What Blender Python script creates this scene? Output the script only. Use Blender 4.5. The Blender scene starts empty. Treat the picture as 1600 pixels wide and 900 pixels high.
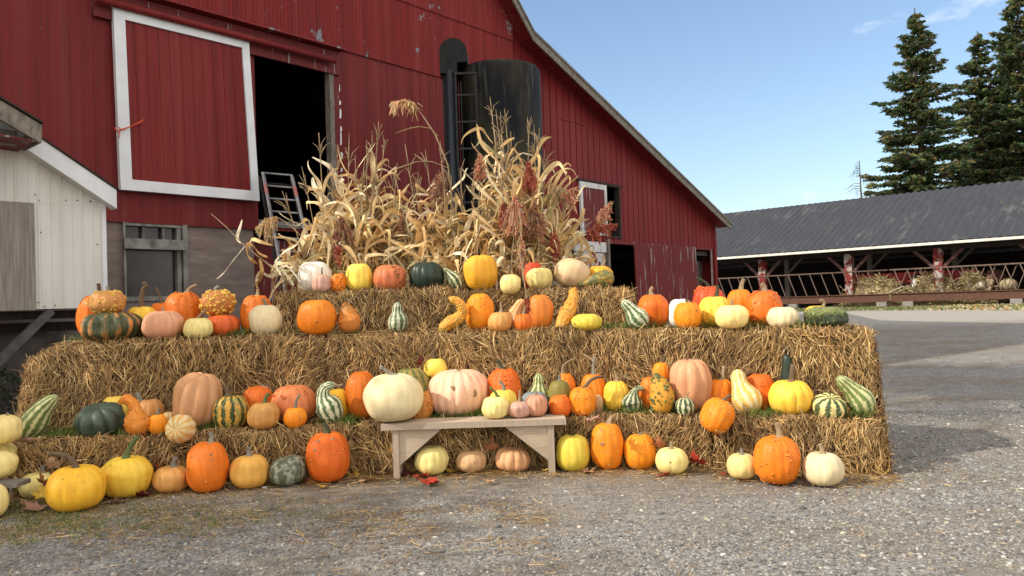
import bpy, math, random
import numpy as np
from mathutils import Vector, Matrix, noise as mnoise
random.seed(7)
R = math.radians
S = bpy.context.scene
COL = S.collection

# ---------------------------------------------------------------- camera
CAM_H, FOC, PITCH, ROLL = 1.5, 1180.0, R(1.21), R(1.9)
cd = bpy.data.cameras.new("camera"); cam = bpy.data.objects.new("camera", cd); COL.objects.link(cam)
cd.sensor_width = 36.0; cd.lens = FOC / 1600.0 * 36.0; cd.clip_start = .05; cd.clip_end = 2000
FWD = Vector((0, math.cos(PITCH), math.sin(PITCH)))
_u0 = Vector((0, -math.sin(PITCH), math.cos(PITCH))); _r0 = Vector((1, 0, 0))
RGT = _r0 * math.cos(ROLL) - _u0 * math.sin(ROLL)
UPV = _u0 * math.cos(ROLL) + _r0 * math.sin(ROLL)
mw = Matrix((RGT, UPV, -FWD)).transposed().to_4x4(); mw.translation = (0, 0, CAM_H)
cam.matrix_world = mw
S.camera = cam

# ---------------------------------------------------------------- sun and sky
SUN_EL = R(35); SUN_AZ = (-1.0, -.32)
_m = math.hypot(*SUN_AZ)
SUNV = Vector((SUN_AZ[0] / _m * math.cos(SUN_EL), SUN_AZ[1] / _m * math.cos(SUN_EL), math.sin(SUN_EL)))
ld = bpy.data.lights.new("sun", 'SUN'); sun = bpy.data.objects.new("sun", ld); COL.objects.link(sun)
ld.energy = 3.5; ld.angle = R(.6); ld.color = (1.0, .93, .82)
sun.rotation_euler = (-SUNV).to_track_quat('-Z', 'Y').to_euler(); sun.location = (-20, -5, 30)
W = bpy.data.worlds.new("World"); S.world = W; W.use_nodes = True
wn, wl = W.node_tree.nodes, W.node_tree.links
wn.clear()
sky = wn.new('ShaderNodeTexSky'); sky.sky_type = 'NISHITA'; sky.sun_disc = False
sky.sun_elevation = SUN_EL; sky.sun_rotation = math.atan2(SUN_AZ[0], SUN_AZ[1]) % (2 * math.pi)
sky.air_density = 1.15; sky.dust_density = 1.1; sky.ozone_density = 2.0; sky.altitude = 100
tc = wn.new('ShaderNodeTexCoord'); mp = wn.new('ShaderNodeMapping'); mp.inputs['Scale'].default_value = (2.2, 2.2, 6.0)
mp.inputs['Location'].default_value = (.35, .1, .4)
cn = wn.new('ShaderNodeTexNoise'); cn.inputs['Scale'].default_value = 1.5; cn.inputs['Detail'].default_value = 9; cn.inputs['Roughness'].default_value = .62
# bright cloud added behind the camera, out of view, to fill shade; wisps in front
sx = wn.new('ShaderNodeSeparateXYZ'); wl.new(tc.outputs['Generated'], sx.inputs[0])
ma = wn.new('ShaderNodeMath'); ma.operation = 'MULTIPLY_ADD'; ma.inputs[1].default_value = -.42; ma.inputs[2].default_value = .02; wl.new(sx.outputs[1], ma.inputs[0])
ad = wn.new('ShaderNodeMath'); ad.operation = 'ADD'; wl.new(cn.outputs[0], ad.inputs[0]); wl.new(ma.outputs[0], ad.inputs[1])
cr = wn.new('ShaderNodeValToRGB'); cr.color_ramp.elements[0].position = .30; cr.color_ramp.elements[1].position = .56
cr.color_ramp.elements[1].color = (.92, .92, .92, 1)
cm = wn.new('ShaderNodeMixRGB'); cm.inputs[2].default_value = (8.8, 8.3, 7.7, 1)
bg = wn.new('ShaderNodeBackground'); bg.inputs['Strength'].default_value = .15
wo = wn.new('ShaderNodeOutputWorld')
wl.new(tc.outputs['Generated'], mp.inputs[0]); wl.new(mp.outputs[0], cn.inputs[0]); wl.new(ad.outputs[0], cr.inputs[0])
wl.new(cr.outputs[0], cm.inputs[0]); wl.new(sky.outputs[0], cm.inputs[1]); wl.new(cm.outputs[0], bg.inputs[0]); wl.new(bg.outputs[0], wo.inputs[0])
vs = S.view_settings; vs.view_transform = 'Standard'; vs.look = 'None'; vs.gamma = 1; vs.use_curve_mapping = False
vs.exposure = .42
S.render.engine = 'CYCLES'
S.cycles.max_bounces = 6; S.cycles.diffuse_bounces = 3; S.cycles.glossy_bounces = 2; S.cycles.transmission_bounces = 3; S.cycles.transparent_max_bounces = 6

# ---------------------------------------------------------------- picture -> place
def ray(px, py):
    return FWD + RGT * ((px - 800) / FOC) + UPV * (-(py - 450) / FOC)
CP = Vector((0, 0, CAM_H))
def at(px, py, Y):
    r = ray(px, py); return CP + r * (Y / r.y)
def onz(px, py, z=0.0):
    r = ray(px, py); k = (z - CAM_H) / r.z; return CP + r * k
def onplane(px, py, P0, n):
    r = ray(px, py); k = (P0 - CP).dot(n) / r.dot(n); return CP + r * k
def zat(px, py, Y): return at(px, py, Y).z
def smooth(a, b, x):
    t = min(1, max(0, (x - a) / (b - a))); return t * t * (3 - 2 * t)
def ground_z(x, y):
    return .78 * smooth(9.5, 30, y)

# ---------------------------------------------------------------- objects
_loc = {}
def tag(o, label=None, cat=None, group=None, kind=None):
    if label: o['label'] = label
    if cat: o['category'] = cat
    if group: o['group'] = group
    if kind: o['kind'] = kind
    return o
def thing(name, loc, label, cat, group=None):
    o = bpy.data.objects.new(name, None); COL.objects.link(o); o.location = loc; o.empty_display_size = .1
    _loc[o.name] = Vector(loc)
    return tag(o, label, cat, group)
def rootloc(o):
    return _loc.get(o.name, Vector((0, 0, 0)))

class MB:
    """collects faces in world coordinates; build() links them as one mesh object"""
    def __init__(s): s.v = []; s.f = []; s.m = []; s.uv = {}; s.sm = []; s.col = []
    def quad(s, a, b, c, d, m=0, sm=False):
        i = len(s.v); s.v += [tuple(a), tuple(b), tuple(c), tuple(d)]; s.f.append((i, i+1, i+2, i+3)); s.m.append(m); s.sm.append(sm)
    def tri(s, a, b, c, m=0, sm=False):
        i = len(s.v); s.v += [tuple(a), tuple(b), tuple(c)]; s.f.append((i, i+1, i+2)); s.m.append(m); s.sm.append(sm)
    def hexa(s, p, m=0):
        """8 points: bottom 4 (ccw) then top 4"""
        i = len(s.v); s.v += [tuple(q) for q in p]
        for f in ((3,2,1,0),(4,5,6,7),(0,1,5,4),(1,2,6,5),(2,3,7,6),(3,0,4,7)):
            s.f.append(tuple(i+k for k in f)); s.m.append(m); s.sm.append(False)
    def box(s, o, ax, ay, az, m=0):
        o, ax, ay, az = Vector(o), Vector(ax), Vector(ay), Vector(az)
        s.hexa([o, o+ax, o+ax+ay, o+ay, o+az, o+ax+az, o+ax+ay+az, o+ay+az], m)
    def bar(s, a, b, w, h, up=(0,0,1), m=0):
        a, b = Vector(a), Vector(b); d = (b-a).normalized(); u = Vector(up); x = d.cross(u).normalized(); u = x.cross(d).normalized()
        o = a - x*w/2 - u*h/2
        s.box(o, x*w, b-a, u*h, m)
    def tube(s, pts, rad, n=8, m=0, ridge=0, nr=5, cap=True):
        pts = [Vector(p) for p in pts]; k = len(pts)
        if not hasattr(rad, '__len__'): rad = [rad]*k
        i0 = len(s.v); x = None
        for j, p in enumerate(pts):
            d = (pts[min(j+1, k-1)] - pts[max(j-1, 0)]).normalized()
            if x is None:
                x = d.cross(Vector((.3, .9, .1))).normalized()
                if x.length < .5: x = d.cross(Vector((1, 0, 0))).normalized()
            x = (x - d*x.dot(d)).normalized(); y = d.cross(x)
            for q in range(n):
                a = 2*math.pi*q/n; r = rad[j]*(1 + ridge*math.cos(nr*a + j*.25))
                s.v.append(tuple(p + x*math.cos(a)*r + y*math.sin(a)*r))
        for j in range(k-1):
            for q in range(n):
                a = i0+j*n+q; b = i0+j*n+(q+1) % n
                s.f.append((a, b, b+n, a+n)); s.m.append(m); s.sm.append(True)
        if cap:
            s.f.append(tuple(i0+q for q in reversed(range(n)))); s.m.append(m); s.sm.append(False)
            s.f.append(tuple(i0+(k-1)*n+q for q in range(n))); s.m.append(m); s.sm.append(False)
    def ball(s, c, r, m=0, sq=(1,1,1), n=6, rot=None):
        c = Vector(c); i0 = len(s.v); h = max(3, n//2)
        rows = []
        for j in range(h+1):
            la = -math.pi/2 + math.pi*j/h; row = []
            for q in range(n if 0 < j < h else 1):
                a = 2*math.pi*q/n
                p = Vector((math.cos(la)*math.cos(a)*sq[0], math.cos(la)*math.sin(a)*sq[1], math.sin(la)*sq[2]))*r
                if rot: p = rot @ p
                row.append(len(s.v)); s.v.append(tuple(c+p))
            rows.append(row)
        for j in range(h):
            A, B = rows[j], rows[j+1]
            for q in range(n):
                if len(A) == 1: f = (A[0], B[(q+1) % n], B[q])
                elif len(B) == 1: f = (A[q], A[(q+1) % n], B[0])
                else: f = (A[q], A[(q+1) % n], B[(q+1) % n], B[q])
                s.f.append(f); s.m.append(m); s.sm.append(True)
    def build(s, name, mats, parent=None, label=None, origin=None):
        me = bpy.data.meshes.new(name)
        if not isinstance(mats, (list, tuple)): mats = [mats]
        o = bpy.data.objects.new(name, me); COL.objects.link(o)
        if parent is not None:
            o.parent = parent; org = rootloc(parent); _loc[o.name] = org
        else:
            org = Vector(origin) if origin is not None else Vector((0,0,0)); o.location = org; _loc[o.name] = org
        if any(org): vv = [(x-org.x, y-org.y, z-org.z) for x, y, z in s.v]
        else: vv = s.v
        me.from_pydata(vv, [], s.f)
        for m in mats: me.materials.append(m)
        me.polygons.foreach_set('material_index', s.m); me.polygons.foreach_set('use_smooth', s.sm)
        if s.col:
            ca = me.color_attributes.new('Col', 'FLOAT_COLOR', 'POINT'); ca.data.foreach_set('color', np.array(s.col, 'f').ravel())
        me.update()
        if label: o['label'] = label
        return o

def np_mesh(name, V, F, mats, parent=None, origin=(0,0,0), col=None, smooth=False, mi=None, uv=None):
    """V (n,3), F (m,k) numpy; fast"""
    me = bpy.data.meshes.new(name); V = np.asarray(V, 'f'); F = np.asarray(F, 'i'); k = F.shape[1]
    o = bpy.data.objects.new(name, me); COL.objects.link(o)
    if parent is not None: o.parent = parent; org = rootloc(parent)
    else: org = Vector(origin); o.location = org
    _loc[o.name] = org
    V = V - np.array(tuple(org), 'f')
    me.vertices.add(len(V)); me.vertices.foreach_set('co', V.ravel())
    me.loops.add(F.size); me.loops.foreach_set('vertex_index', F.ravel())
    me.polygons.add(len(F)); me.polygons.foreach_set('loop_start', np.arange(0, F.size, k, dtype='i'))
    try: me.polygons.foreach_set('loop_total', np.full(len(F), k, 'i'))
    except Exception: pass
    me.polygons.foreach_set('use_smooth', np.full(len(F), smooth, bool))
    if mi is not None: me.polygons.foreach_set('material_index', np.asarray(mi, 'i'))
    for m in (mats if isinstance(mats, (list, tuple)) else [mats]): me.materials.append(m)
    if col is not None:
        ca = me.color_attributes.new('Col', 'FLOAT_COLOR', 'POINT'); c4 = np.ones((len(V), 4), 'f'); c4[:, :3] = col; ca.data.foreach_set('color', c4.ravel())
    if uv is not None:
        ul = me.uv_layers.new(name='UVMap'); ul.data.foreach_set('uv', np.asarray(uv, 'f')[F.ravel()].ravel())
    me.update(calc_edges=True)
    return o

# ---------------------------------------------------------------- materials
class NT:
    def __init__(s, name):
        s.mat = bpy.data.materials.new(name); s.mat.use_nodes = True; s.t = s.mat.node_tree; s.n = s.t.nodes
        s.b = s.n['Principled BSDF']; s.tc = s.n.new('ShaderNodeTexCoord')
    def link(s, a, b): s.t.links.new(a, b)
    def mp(s, src='Object', scale=(1,1,1), rot=(0,0,0)):
        m = s.n.new('ShaderNodeMapping'); s.link(s.tc.outputs[src], m.inputs[0]); m.inputs['Scale'].default_value = scale; m.inputs['Rotation'].default_value = rot
        return m.outputs[0]
    def noise(s, vec, scale, det=4, rough=.55, dist=0):
        n = s.n.new('ShaderNodeTexNoise'); n.inputs['Scale'].default_value = scale; n.inputs['Detail'].default_value = det; n.inputs['Roughness'].default_value = rough
        n.inputs['Distortion'].default_value = dist
        if vec is not None: s.link(vec, n.inputs['Vector'])
        return n.outputs['Fac']
    def voro(s, vec, scale, out='Distance', feat='F1'):
        n = s.n.new('ShaderNodeTexVoronoi'); n.feature = feat; n.inputs['Scale'].default_value = scale
        if vec is not None: s.link(vec, n.inputs['Vector'])
        return n.outputs[out]
    def ramp(s, fac, stops):
        r = s.n.new('ShaderNodeValToRGB'); e = r.color_ramp.elements
        while len(e) < len(stops): e.new(.5)
        for k, (p, c) in enumerate(stops):
            e[k].position = p; c = (c, c, c) if not hasattr(c, '__len__') else c; e[k].color = (*c, 1)
        s.link(fac, r.inputs[0]); return r.outputs[0]
    def mix(s, f, a, b, mode='MIX'):
        m = s.n.new('ShaderNodeMixRGB'); m.blend_type = mode
        for k, v in ((0, f), (1, a), (2, b)):
            if hasattr(v, 'is_linked') or isinstance(v, bpy.types.NodeSocket): s.link(v, m.inputs[k])
            elif k == 0: m.inputs[0].default_value = v
            else: m.inputs[k].default_value = (*v, 1)
        return m.outputs[0]
    def math(s, op, a, b=0.0, c=None):
        m = s.n.new('ShaderNodeMath'); m.operation = op
        for k, v in ((0, a), (1, b)) + (((2, c),) if c is not None else ()):
            if isinstance(v, bpy.types.NodeSocket): s.link(v, m.inputs[k])
            else: m.inputs[k].default_value = v
        return m.outputs[0]
    def color(s, c): (s.link(c, s.b.inputs['Base Color']) if isinstance(c, bpy.types.NodeSocket) else setattr(s.b.inputs['Base Color'], 'default_value', (*c, 1)))
    def rough(s, v):
        if isinstance(v, bpy.types.NodeSocket): s.link(v, s.b.inputs['Roughness'])
        else: s.b.inputs['Roughness'].default_value = v
    def bump(s, h, strength=.5, dist=.01):
        b = s.n.new('ShaderNodeBump'); b.inputs['Strength'].default_value = strength; b.inputs['Distance'].default_value = dist
        s.link(h, b.inputs['Height']); s.link(b.outputs[0], s.b.inputs['Normal'])
    def xyz(s, vec):
        n = s.n.new('ShaderNodeSeparateXYZ'); s.link(vec, n.inputs[0]); return n.outputs

def mat_attr(name, rough=.7, trans=0.0, spec=.3):
    N = NT(name); a = N.n.new('ShaderNodeAttribute'); a.attribute_name = 'Col'; N.color(a.outputs[0]); N.rough(rough)
    N.b.inputs['Specular IOR Level'].default_value = spec
    if trans:
        tr = N.n.new('ShaderNodeBsdfTranslucent'); N.link(a.outputs[0], tr.inputs[0]); mx = N.n.new('ShaderNodeMixShader'); mx.inputs[0].default_value = trans
        N.link(N.b.outputs[0], mx.inputs[1]); N.link(tr.outputs[0], mx.inputs[2]); N.link(mx.outputs[0], N.n['Material Output'].inputs[0])
    return N.mat
def mat_simple(name, c1, c2=None, scale=8, rough=.7, stretch=(1,1,1), bump=.2, bd=.005, metal=0, lo=.35, hi=.7, det=5):
    N = NT(name); v = N.mp('Object', stretch); f = N.noise(v, scale, det)
    N.color(N.ramp(f, [(lo, c1), (hi, c2 or tuple(x*.7 for x in c1))])); N.rough(rough); N.b.inputs['Specular IOR Level'].default_value = .18 if rough >= .55 else .4; N.b.inputs['Metallic'].default_value = metal
    if bump: N.bump(f, bump, bd)
    return N.mat
M = {}
def peeling_red(name, red=(.155,.018,.018), under=(.38,.38,.37), thr=.66, streak=(1,1,.15), sc=3.0, dirty=.8):
    N = NT(name); N.b.inputs['Specular IOR Level'].default_value = .15; v = N.mp('Object', streak); f = N.noise(v, sc, 8, .65); g = N.noise(N.mp('Object'), 1.3, 5)
    base = N.mix(g, red, tuple(x*dirty for x in red)); fine = N.noise(N.mp('Object', (6, 6, .5)), 5, 4)
    base = N.mix(N.math('MULTIPLY', fine, .35), base, tuple(x*.55 for x in red))
    k = N.ramp(f, [(thr, 0.0), (thr+.02, 1.0)])
    N.color(N.mix(k, base, under)); N.rough(.55); N.bump(fine, .15, .004)
    return N.mat
def barn_sheet(name, red=(.22,.021,.02), patches=True):
    N = NT(name); N.b.inputs['Specular IOR Level'].default_value = .12; o = N.mp('Object'); g = N.noise(N.mp('Object', (1,1,.25)), .8, 6, .6)
    base = N.mix(g, red, (red[0]*.72, red[1]*.85, red[2]*.95)); st = N.noise(N.mp('Object', (5,5,.22)), 3, 5, .6)
    base = N.mix(N.ramp(st, [(.48, 0.0), (.75, .6)]), base, (.06,.015,.013)); fd = N.noise(N.mp('Object', (2.6,2.6,.06)), 2.0, 3, .6); base = N.mix(N.ramp(fd, [(.35, .45), (.5, 0.0)]), base, (red[0]*.55, red[1]*.8, red[2]*.8)); base = N.mix(N.ramp(fd, [(.52, 0.0), (.7, .4)]), base, (red[0]*1.1, red[1]*2.4, red[2]*2.3)); wr = N.noise(N.mp('Object', (1,1,.5)), 7, 7, .75); base = N.mix(N.ramp(wr, [(.62, 0.0), (.74, .5)]), base, (red[0]*.9, red[1]*3.6, red[2]*3.6))
    sp = N.noise(o, 26, 2); base = N.mix(N.ramp(sp, [(.77, 0.0), (.79, .5)]), base, (.3,.2,.19))
    if patches:
        pt = N.noise(N.mp('Object', (1.3,1.3,.9)), 2.1, 9, .68); big = N.noise(o, .45, 2)
        k = N.ramp(N.math('ADD', pt, N.math('MULTIPLY', N.math('SUBTRACT', big, .5), .55)), [(.605, 0.0), (.615, 1.0)])
        base = N.mix(k, base, (.2,.22,.235))
    N.color(base); N.rough(.5); N.bump(st, .12, .004)
    return N.mat
M['corr'] = barn_sheet('corrugated_red_metal'); M['sheet'] = barn_sheet('ribbed_red_sheet', (.175,.019,.018), False)
M['board'] = barn_sheet('red_painted_boards', (.195,.019,.018), False)
M['oldred'] = peeling_red('old_red_boards', (.15,.024,.022), (.27,.25,.24), .60, (3,3,.2), 4)
M['postred'] = peeling_red('flaking_red_post', (.22,.035,.03), (.38,.33,.30), .52, (1,1,.8), 3)
M['white'] = mat_simple('white_painted_wood', (.68,.70,.72), (.58,.6,.62), 3, .5, (1,1,1), .1)
M['oldwhite'] = mat_simple('worn_white_wood', (.55,.56,.55), (.28,.27,.25), 6, .7, (1,1,.4), .3, lo=.45, hi=.72)
M['shedwhite'] = mat_simple('white_metal_siding', (.62,.61,.57), (.46,.44,.39), 2.2, .5, (1,1,.25), .1, lo=.4, hi=.8)
M['ply'] = mat_simple('grey_weathered_plywood', (.30,.27,.24), (.15,.13,.12), 5, .85, (9,9,.45), .5, lo=.3, hi=.7)
M['grey'] = mat_simple('grey_weathered_wood', (.23,.205,.17), (.10,.088,.075), 7, .85, (3,3,1.2), .5)
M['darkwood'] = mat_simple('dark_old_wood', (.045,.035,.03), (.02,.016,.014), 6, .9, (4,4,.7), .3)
M['conc'] = None
N = NT('board_formed_concrete'); o = N.mp('Object', (1,1,1)); w = N.n.new('ShaderNodeTexWave'); w.wave_type = 'BANDS'; w.bands_direction = 'Z'
w.inputs['Scale'].default_value = 1.9; w.inputs['Distortion'].default_value = 1.4; w.inputs['Detail'].default_value = 3; N.link(o, w.inputs[0])
f = N.noise(N.mp('Object', (.6,.6,2.5)), 3, 8, .65); c = N.ramp(f, [(.3, (.135,.098,.085)), (.55, (.20,.155,.138)), (.75, (.27,.235,.215))])
N.color(N.mix(N.ramp(w.outputs['Fac'], [(.0, .16), (.08, 0.0)]), c, (.08,.06,.055))); N.rough(.9); N.bump(f, .6, .01); M['conc'] = N.mat
# silo: black with stains
N = NT('black_stained_metal'); f = N.noise(N.mp('Object', (1.2,1.2,.35)), 1.5, 7, .6); g = N.noise(N.mp('Object', (8,8,.6)), 2, 4)
c = N.mix(N.ramp(f, [(.42, 0.0), (.58, 1.0)]), (.004,.005,.008), (.030,.027,.017)); c = N.mix(N.ramp(g, [(.56, 0.0), (.72, .6)]), c, (.09,.085,.07))
N.color(c); N.rough(.6); N.b.inputs['Specular IOR Level'].default_value = .14; M['silo'] = N.mat
M['blackmetal'] = mat_simple('black_iron', (.007,.008,.010), (.018,.018,.016), 8, .6, (1,1,1), .1)
M['ladderiron'] = mat_simple('grey_iron_ladder', (.035,.035,.038), (.02,.018,.018), 8, .7)
M['pipe'] = mat_simple('blue_grey_pipe', (.010,.018,.028), (.010,.014,.018), 6, .5)
M['alu'] = mat_simple('dull_aluminium', (.33,.33,.33), (.22,.22,.22), 9, .5, (1,1,1), .05, metal=.3)
M['rust'] = mat_simple('rust_brown_steel', (.12,.055,.035), (.075,.04,.03), 7, .7)
M['rail'] = mat_simple('brown_steel_rail', (.17,.12,.095), (.1,.065,.05), 9, .6)
M['glass'] = None
N = NT('dusty_dark_glass'); f = N.noise(N.mp('Object'), 3, 6); N.color(N.ramp(f, [(.4, (.02,.018,.02)), (.8, (.07,.05,.05))])); N.rough(.22); M['glass'] = N.mat
M['block'] = mat_simple('concrete_block', (.27,.25,.23), (.18,.17,.15), 10, .9)
M['twine'] = mat_simple('orange_twine', (.65,.1,.03), (.45,.06,.02), 10, .7)
M['leafdark'] = mat_attr('vine_leaf', .6)
# feeder roof
N = NT('dark_corrugated_roof')
rv = N.mp('Object', (1,1,1), (0, 0, .736)); sv = N.n.new('ShaderNodeVectorMath'); sv.operation = 'MULTIPLY'; N.link(rv, sv.inputs[0]); sv.inputs[1].default_value = (1, .22, .22); sv2 = sv.outputs[0]
f = N.noise(sv2, 2.6, 9, .75); r = N.noise(sv2, 2.0, 8, .75); big = N.noise(rv, .25, 3); s2 = N.noise(sv2, 6, 4)
c = N.mix(s2, (.030,.032,.038), (.062,.064,.072)); c = N.mix(N.ramp(N.math('ADD', f, N.math('MULTIPLY', N.math('SUBTRACT', big, .5), .4)), [(.57, 0.0), (.68, .45)]), c, (.17,.165,.15))
c = N.mix(N.ramp(N.math('SUBTRACT', r, N.math('MULTIPLY', N.math('SUBTRACT', big, .5), .4)), [(.63, 0.0), (.70, .45)]), c, (.20,.15,.10)); N.color(c); N.rough(.7); N.b.inputs['Specular IOR Level'].default_value = .2; M['froof'] = N.mat
M['gutter'] = mat_simple('white_gutter', (.68,.66,.6), (.5,.48,.42), 4, .5)
# bench wood
N = NT('raw_pine_board'); v = N.mp('Object', (1.2, 9, 14)); f = N.noise(v, 3.5, 7, .6, 1.0); g = N.noise(N.mp('Object'), 5, 3)
c = N.ramp(f, [(.25, (.50,.40,.29)), (.55, (.42,.33,.235)), (.8, (.27,.20,.145))]); N.color(N.mix(N.ramp(g, [(.5,0.0),(.8,.35)]), c, (.33,.3,.28))); N.rough(.75); N.bump(f, .25, .003); M['pine'] = N.mat
N = NT('sawn_board_edge'); v = N.mp('Object', (60, 1, 1)); f = N.noise(v, 2, 3); N.color(N.ramp(f, [(.35, (.42,.33,.25)), (.65, (.33,.26,.195))])); N.rough(.85); N.bump(f, .5, .003); M['edge'] = N.mat
M['straw'] = mat_attr('straw_strands', .62, 0, .35)
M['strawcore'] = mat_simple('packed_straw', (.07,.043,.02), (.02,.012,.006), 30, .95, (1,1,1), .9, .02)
M['dryleaf'] = mat_attr('dry_corn_leaf', .6, .3)
M['seed'] = mat_attr('rusty_seed_head', .7, .1)
M['needles'] = mat_attr('spruce_needles', .75, .3)
M['winframe'] = mat_simple('flaking_window_wood', (.27,.265,.24), (.11,.105,.095), 9, .85, (1,1,.5), .4)
M['mleaf'] = mat_attr('maple_leaves', .6, .3)
M['bark'] = mat_simple('grey_brown_bark', (.10,.075,.055), (.05,.038,.03), 6, .95, (2,2,.5), .6, .02)
M['grassm'] = mat_attr('grass_blades', .6, .25)
M['stone'] = mat_attr('gravel_stones', .85)
print("core ok")
# ================================================================ ground
def build_ground():
    xs = np.concatenate([np.linspace(-400,-30,12)[:-1], np.linspace(-30,-10,20)[:-1], np.linspace(-10,12,220)[:-1], np.linspace(12,50,40)[:-1], np.linspace(50,400,12)])
    ys = np.concatenate([np.linspace(-60,2,20)[:-1], np.linspace(2,9.5,130)[:-1], np.linspace(9.5,32,90)[:-1], np.linspace(32,60,12)[:-1], np.linspace(60,700,14)])
    X, Y = np.meshgrid(xs, ys); t = np.clip((Y-9.5)/20.5, 0, 1); Z = .78*t*t*(3-2*t)
    near = ((Y > 1.9) & (Y < 32) & (abs(X) < 14))
    for j in range(X.shape[0]):
        for i in range(X.shape[1]):
            if near[j, i]:
                Z[j, i] += .022*mnoise.noise(Vector((X[j,i]*.7, Y[j,i]*.7, 0))) + .007*mnoise.noise(Vector((X[j,i]*4, Y[j,i]*4, 3)))
    V = np.stack([X.ravel(), Y.ravel(), Z.ravel()], 1); nx = len(xs); ny = len(ys)
    I = np.arange(nx*ny).reshape(ny, nx); F = np.stack([I[:-1,:-1].ravel(), I[:-1,1:].ravel(), I[1:,1:].ravel(), I[1:,:-1].ravel()], 1)
    N = NT('gravel_yard'); o = N.mp('Object')
    big = N.noise(N.mp('Object', (.55,1.0,1)), .9, 6, .65); mid = N.noise(o, 5, 6, .6); rough_ = N.noise(N.mp('Object', (1.2, 3.5, 1)), 3.2, 8, .75); fine = N.noise(o, 60, 4, .7)
    cell = N.n.new('ShaderNodeTexVoronoi'); cell.inputs['Scale'].default_value = 48; N.link(o, cell.inputs[0])
    cell2 = N.n.new('ShaderNodeTexVoronoi'); cell2.inputs['Scale'].default_value = 110; N.link(o, cell2.inputs[0])
    bw = N.n.new('ShaderNodeRGBToBW'); N.link(cell.outputs['Color'], bw.inputs[0]); bw2 = N.n.new('ShaderNodeRGBToBW'); N.link(cell2.outputs['Color'], bw2.inputs[0])
    grav = N.ramp(bw.outputs[0], [(.2, (.07,.068,.066)), (.5, (.20,.19,.175)), (.8, (.42,.40,.37))])
    grav2 = N.ramp(bw2.outputs[0], [(.2, (.07,.068,.066)), (.55, (.20,.19,.17)), (.85, (.45,.43,.39))])
    g = N.mix(.5, grav, grav2)
    dirt = N.ramp(mid, [(.3, (.12,.09,.06)), (.7, (.24,.19,.13))])
    x, y, z = N.xyz(o)
    k = N.ramp(big, [(.42, 0.0), (.62, .8)])
    c = N.mix(k, g, dirt)
    # packed earth near the bales
    edge = N.math('ADD', y, N.math('MULTIPLY', N.math('SUBTRACT', mid, .5), 1.2))
    near = N.ramp(N.math('MULTIPLY', edge, .1), [(.56, 0.0), (.63, .75), (.9, .75), (1.0, 0.0)])
    xr = N.ramp(N.math('MULTIPLY_ADD', x, .1, .5), [(.7, 1.0), (.86, 0.0)])
    c = N.mix(N.math('MULTIPLY', near, xr), c, N.mix(mid, (.15,.115,.08), (.22,.18,.135)))
    # far pale packed lane and grass at the foot of the feeding shed
    yy = N.math('ADD', y, N.math('MULTIPLY', N.math('SUBTRACT', big, .5), 5.0))
    far = N.ramp(N.math('MULTIPLY', yy, .02), [(.42, 0.0), (.46, .85), (.56, .85), (.66, .2)])
    c = N.mix(far, c, (.36,.33,.28))
    c = N.mix(N.ramp(rough_, [(.38, .55), (.5, 0.0)]), c, N.mix(.45, c, (.06,.055,.05))); c = N.mix(N.ramp(rough_, [(.52, 0.0), (.68, .5)]), c, (.34,.32,.28))
    N.color(c); N.rough(.95)
    hgt = N.math('ADD', N.math('MULTIPLY', bw.outputs[0], .6), N.math('MULTIPLY', fine, .8)); N.bump(hgt, .9, .012)
    g = np_mesh('ground', V, F, N.mat, smooth=True); tag(g, kind='structure')
    return g
build_ground()

# ---- ribbon strands (straw, grass) in numpy
def strands(P, D, L, Wd, Nn, bend, col):
    """P base (n,3); D dir; L length; Wd width; Nn side normal hint; two quads each"""
    n = len(P); side = np.cross(D, Nn); side /= (np.linalg.norm(side, axis=1, keepdims=True)+1e-9)
    w = (Wd/2)[:, None]*side; mid = P + D*(L*.5)[:, None] + bend*(L*.16)[:, None]; end = P + D*L[:, None] + bend*(L*.02)[:, None]
    V = np.empty((n, 6, 3)); V[:,0] = P-w; V[:,1] = P+w; V[:,2] = mid-w; V[:,3] = mid+w; V[:,4] = end-w*.4; V[:,5] = end+w*.4
    b = (np.arange(n)*6)[:, None]
    F = np.concatenate([b+np.array([[0,1,3,2]]), b+np.array([[2,3,5,4]])], 0)
    C = np.repeat(col, 6, axis=0)
    return V.reshape(-1, 3), F, C
rng = np.random.default_rng(11)
STRAWC = np.array([(.52,.35,.15), (.68,.50,.26), (.40,.25,.10), (.20,.115,.045), (.58,.42,.20), (.32,.21,.10), (.78,.63,.38), (.10,.06,.025)])
def straw_cols(n, dark=0.0):
    p = np.array([.19,.08,.20,.19,.11,.13,.03,.07]); p = p/p.sum()
    if dark: p = p*np.array([1-dark,1-dark,1,1+dark*2,1-dark,1+dark,1-dark,1+dark*3]); p /= p.sum()
    c = STRAWC[rng.choice(8, n, p=p)]*np.array([.92,.85,.73])
    return np.clip(c*rng.uniform(.5, 1.35, (n, 1)), 0, .9)
def unit(a): return a/(np.linalg.norm(a, axis=1, keepdims=True)+1e-9)

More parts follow.
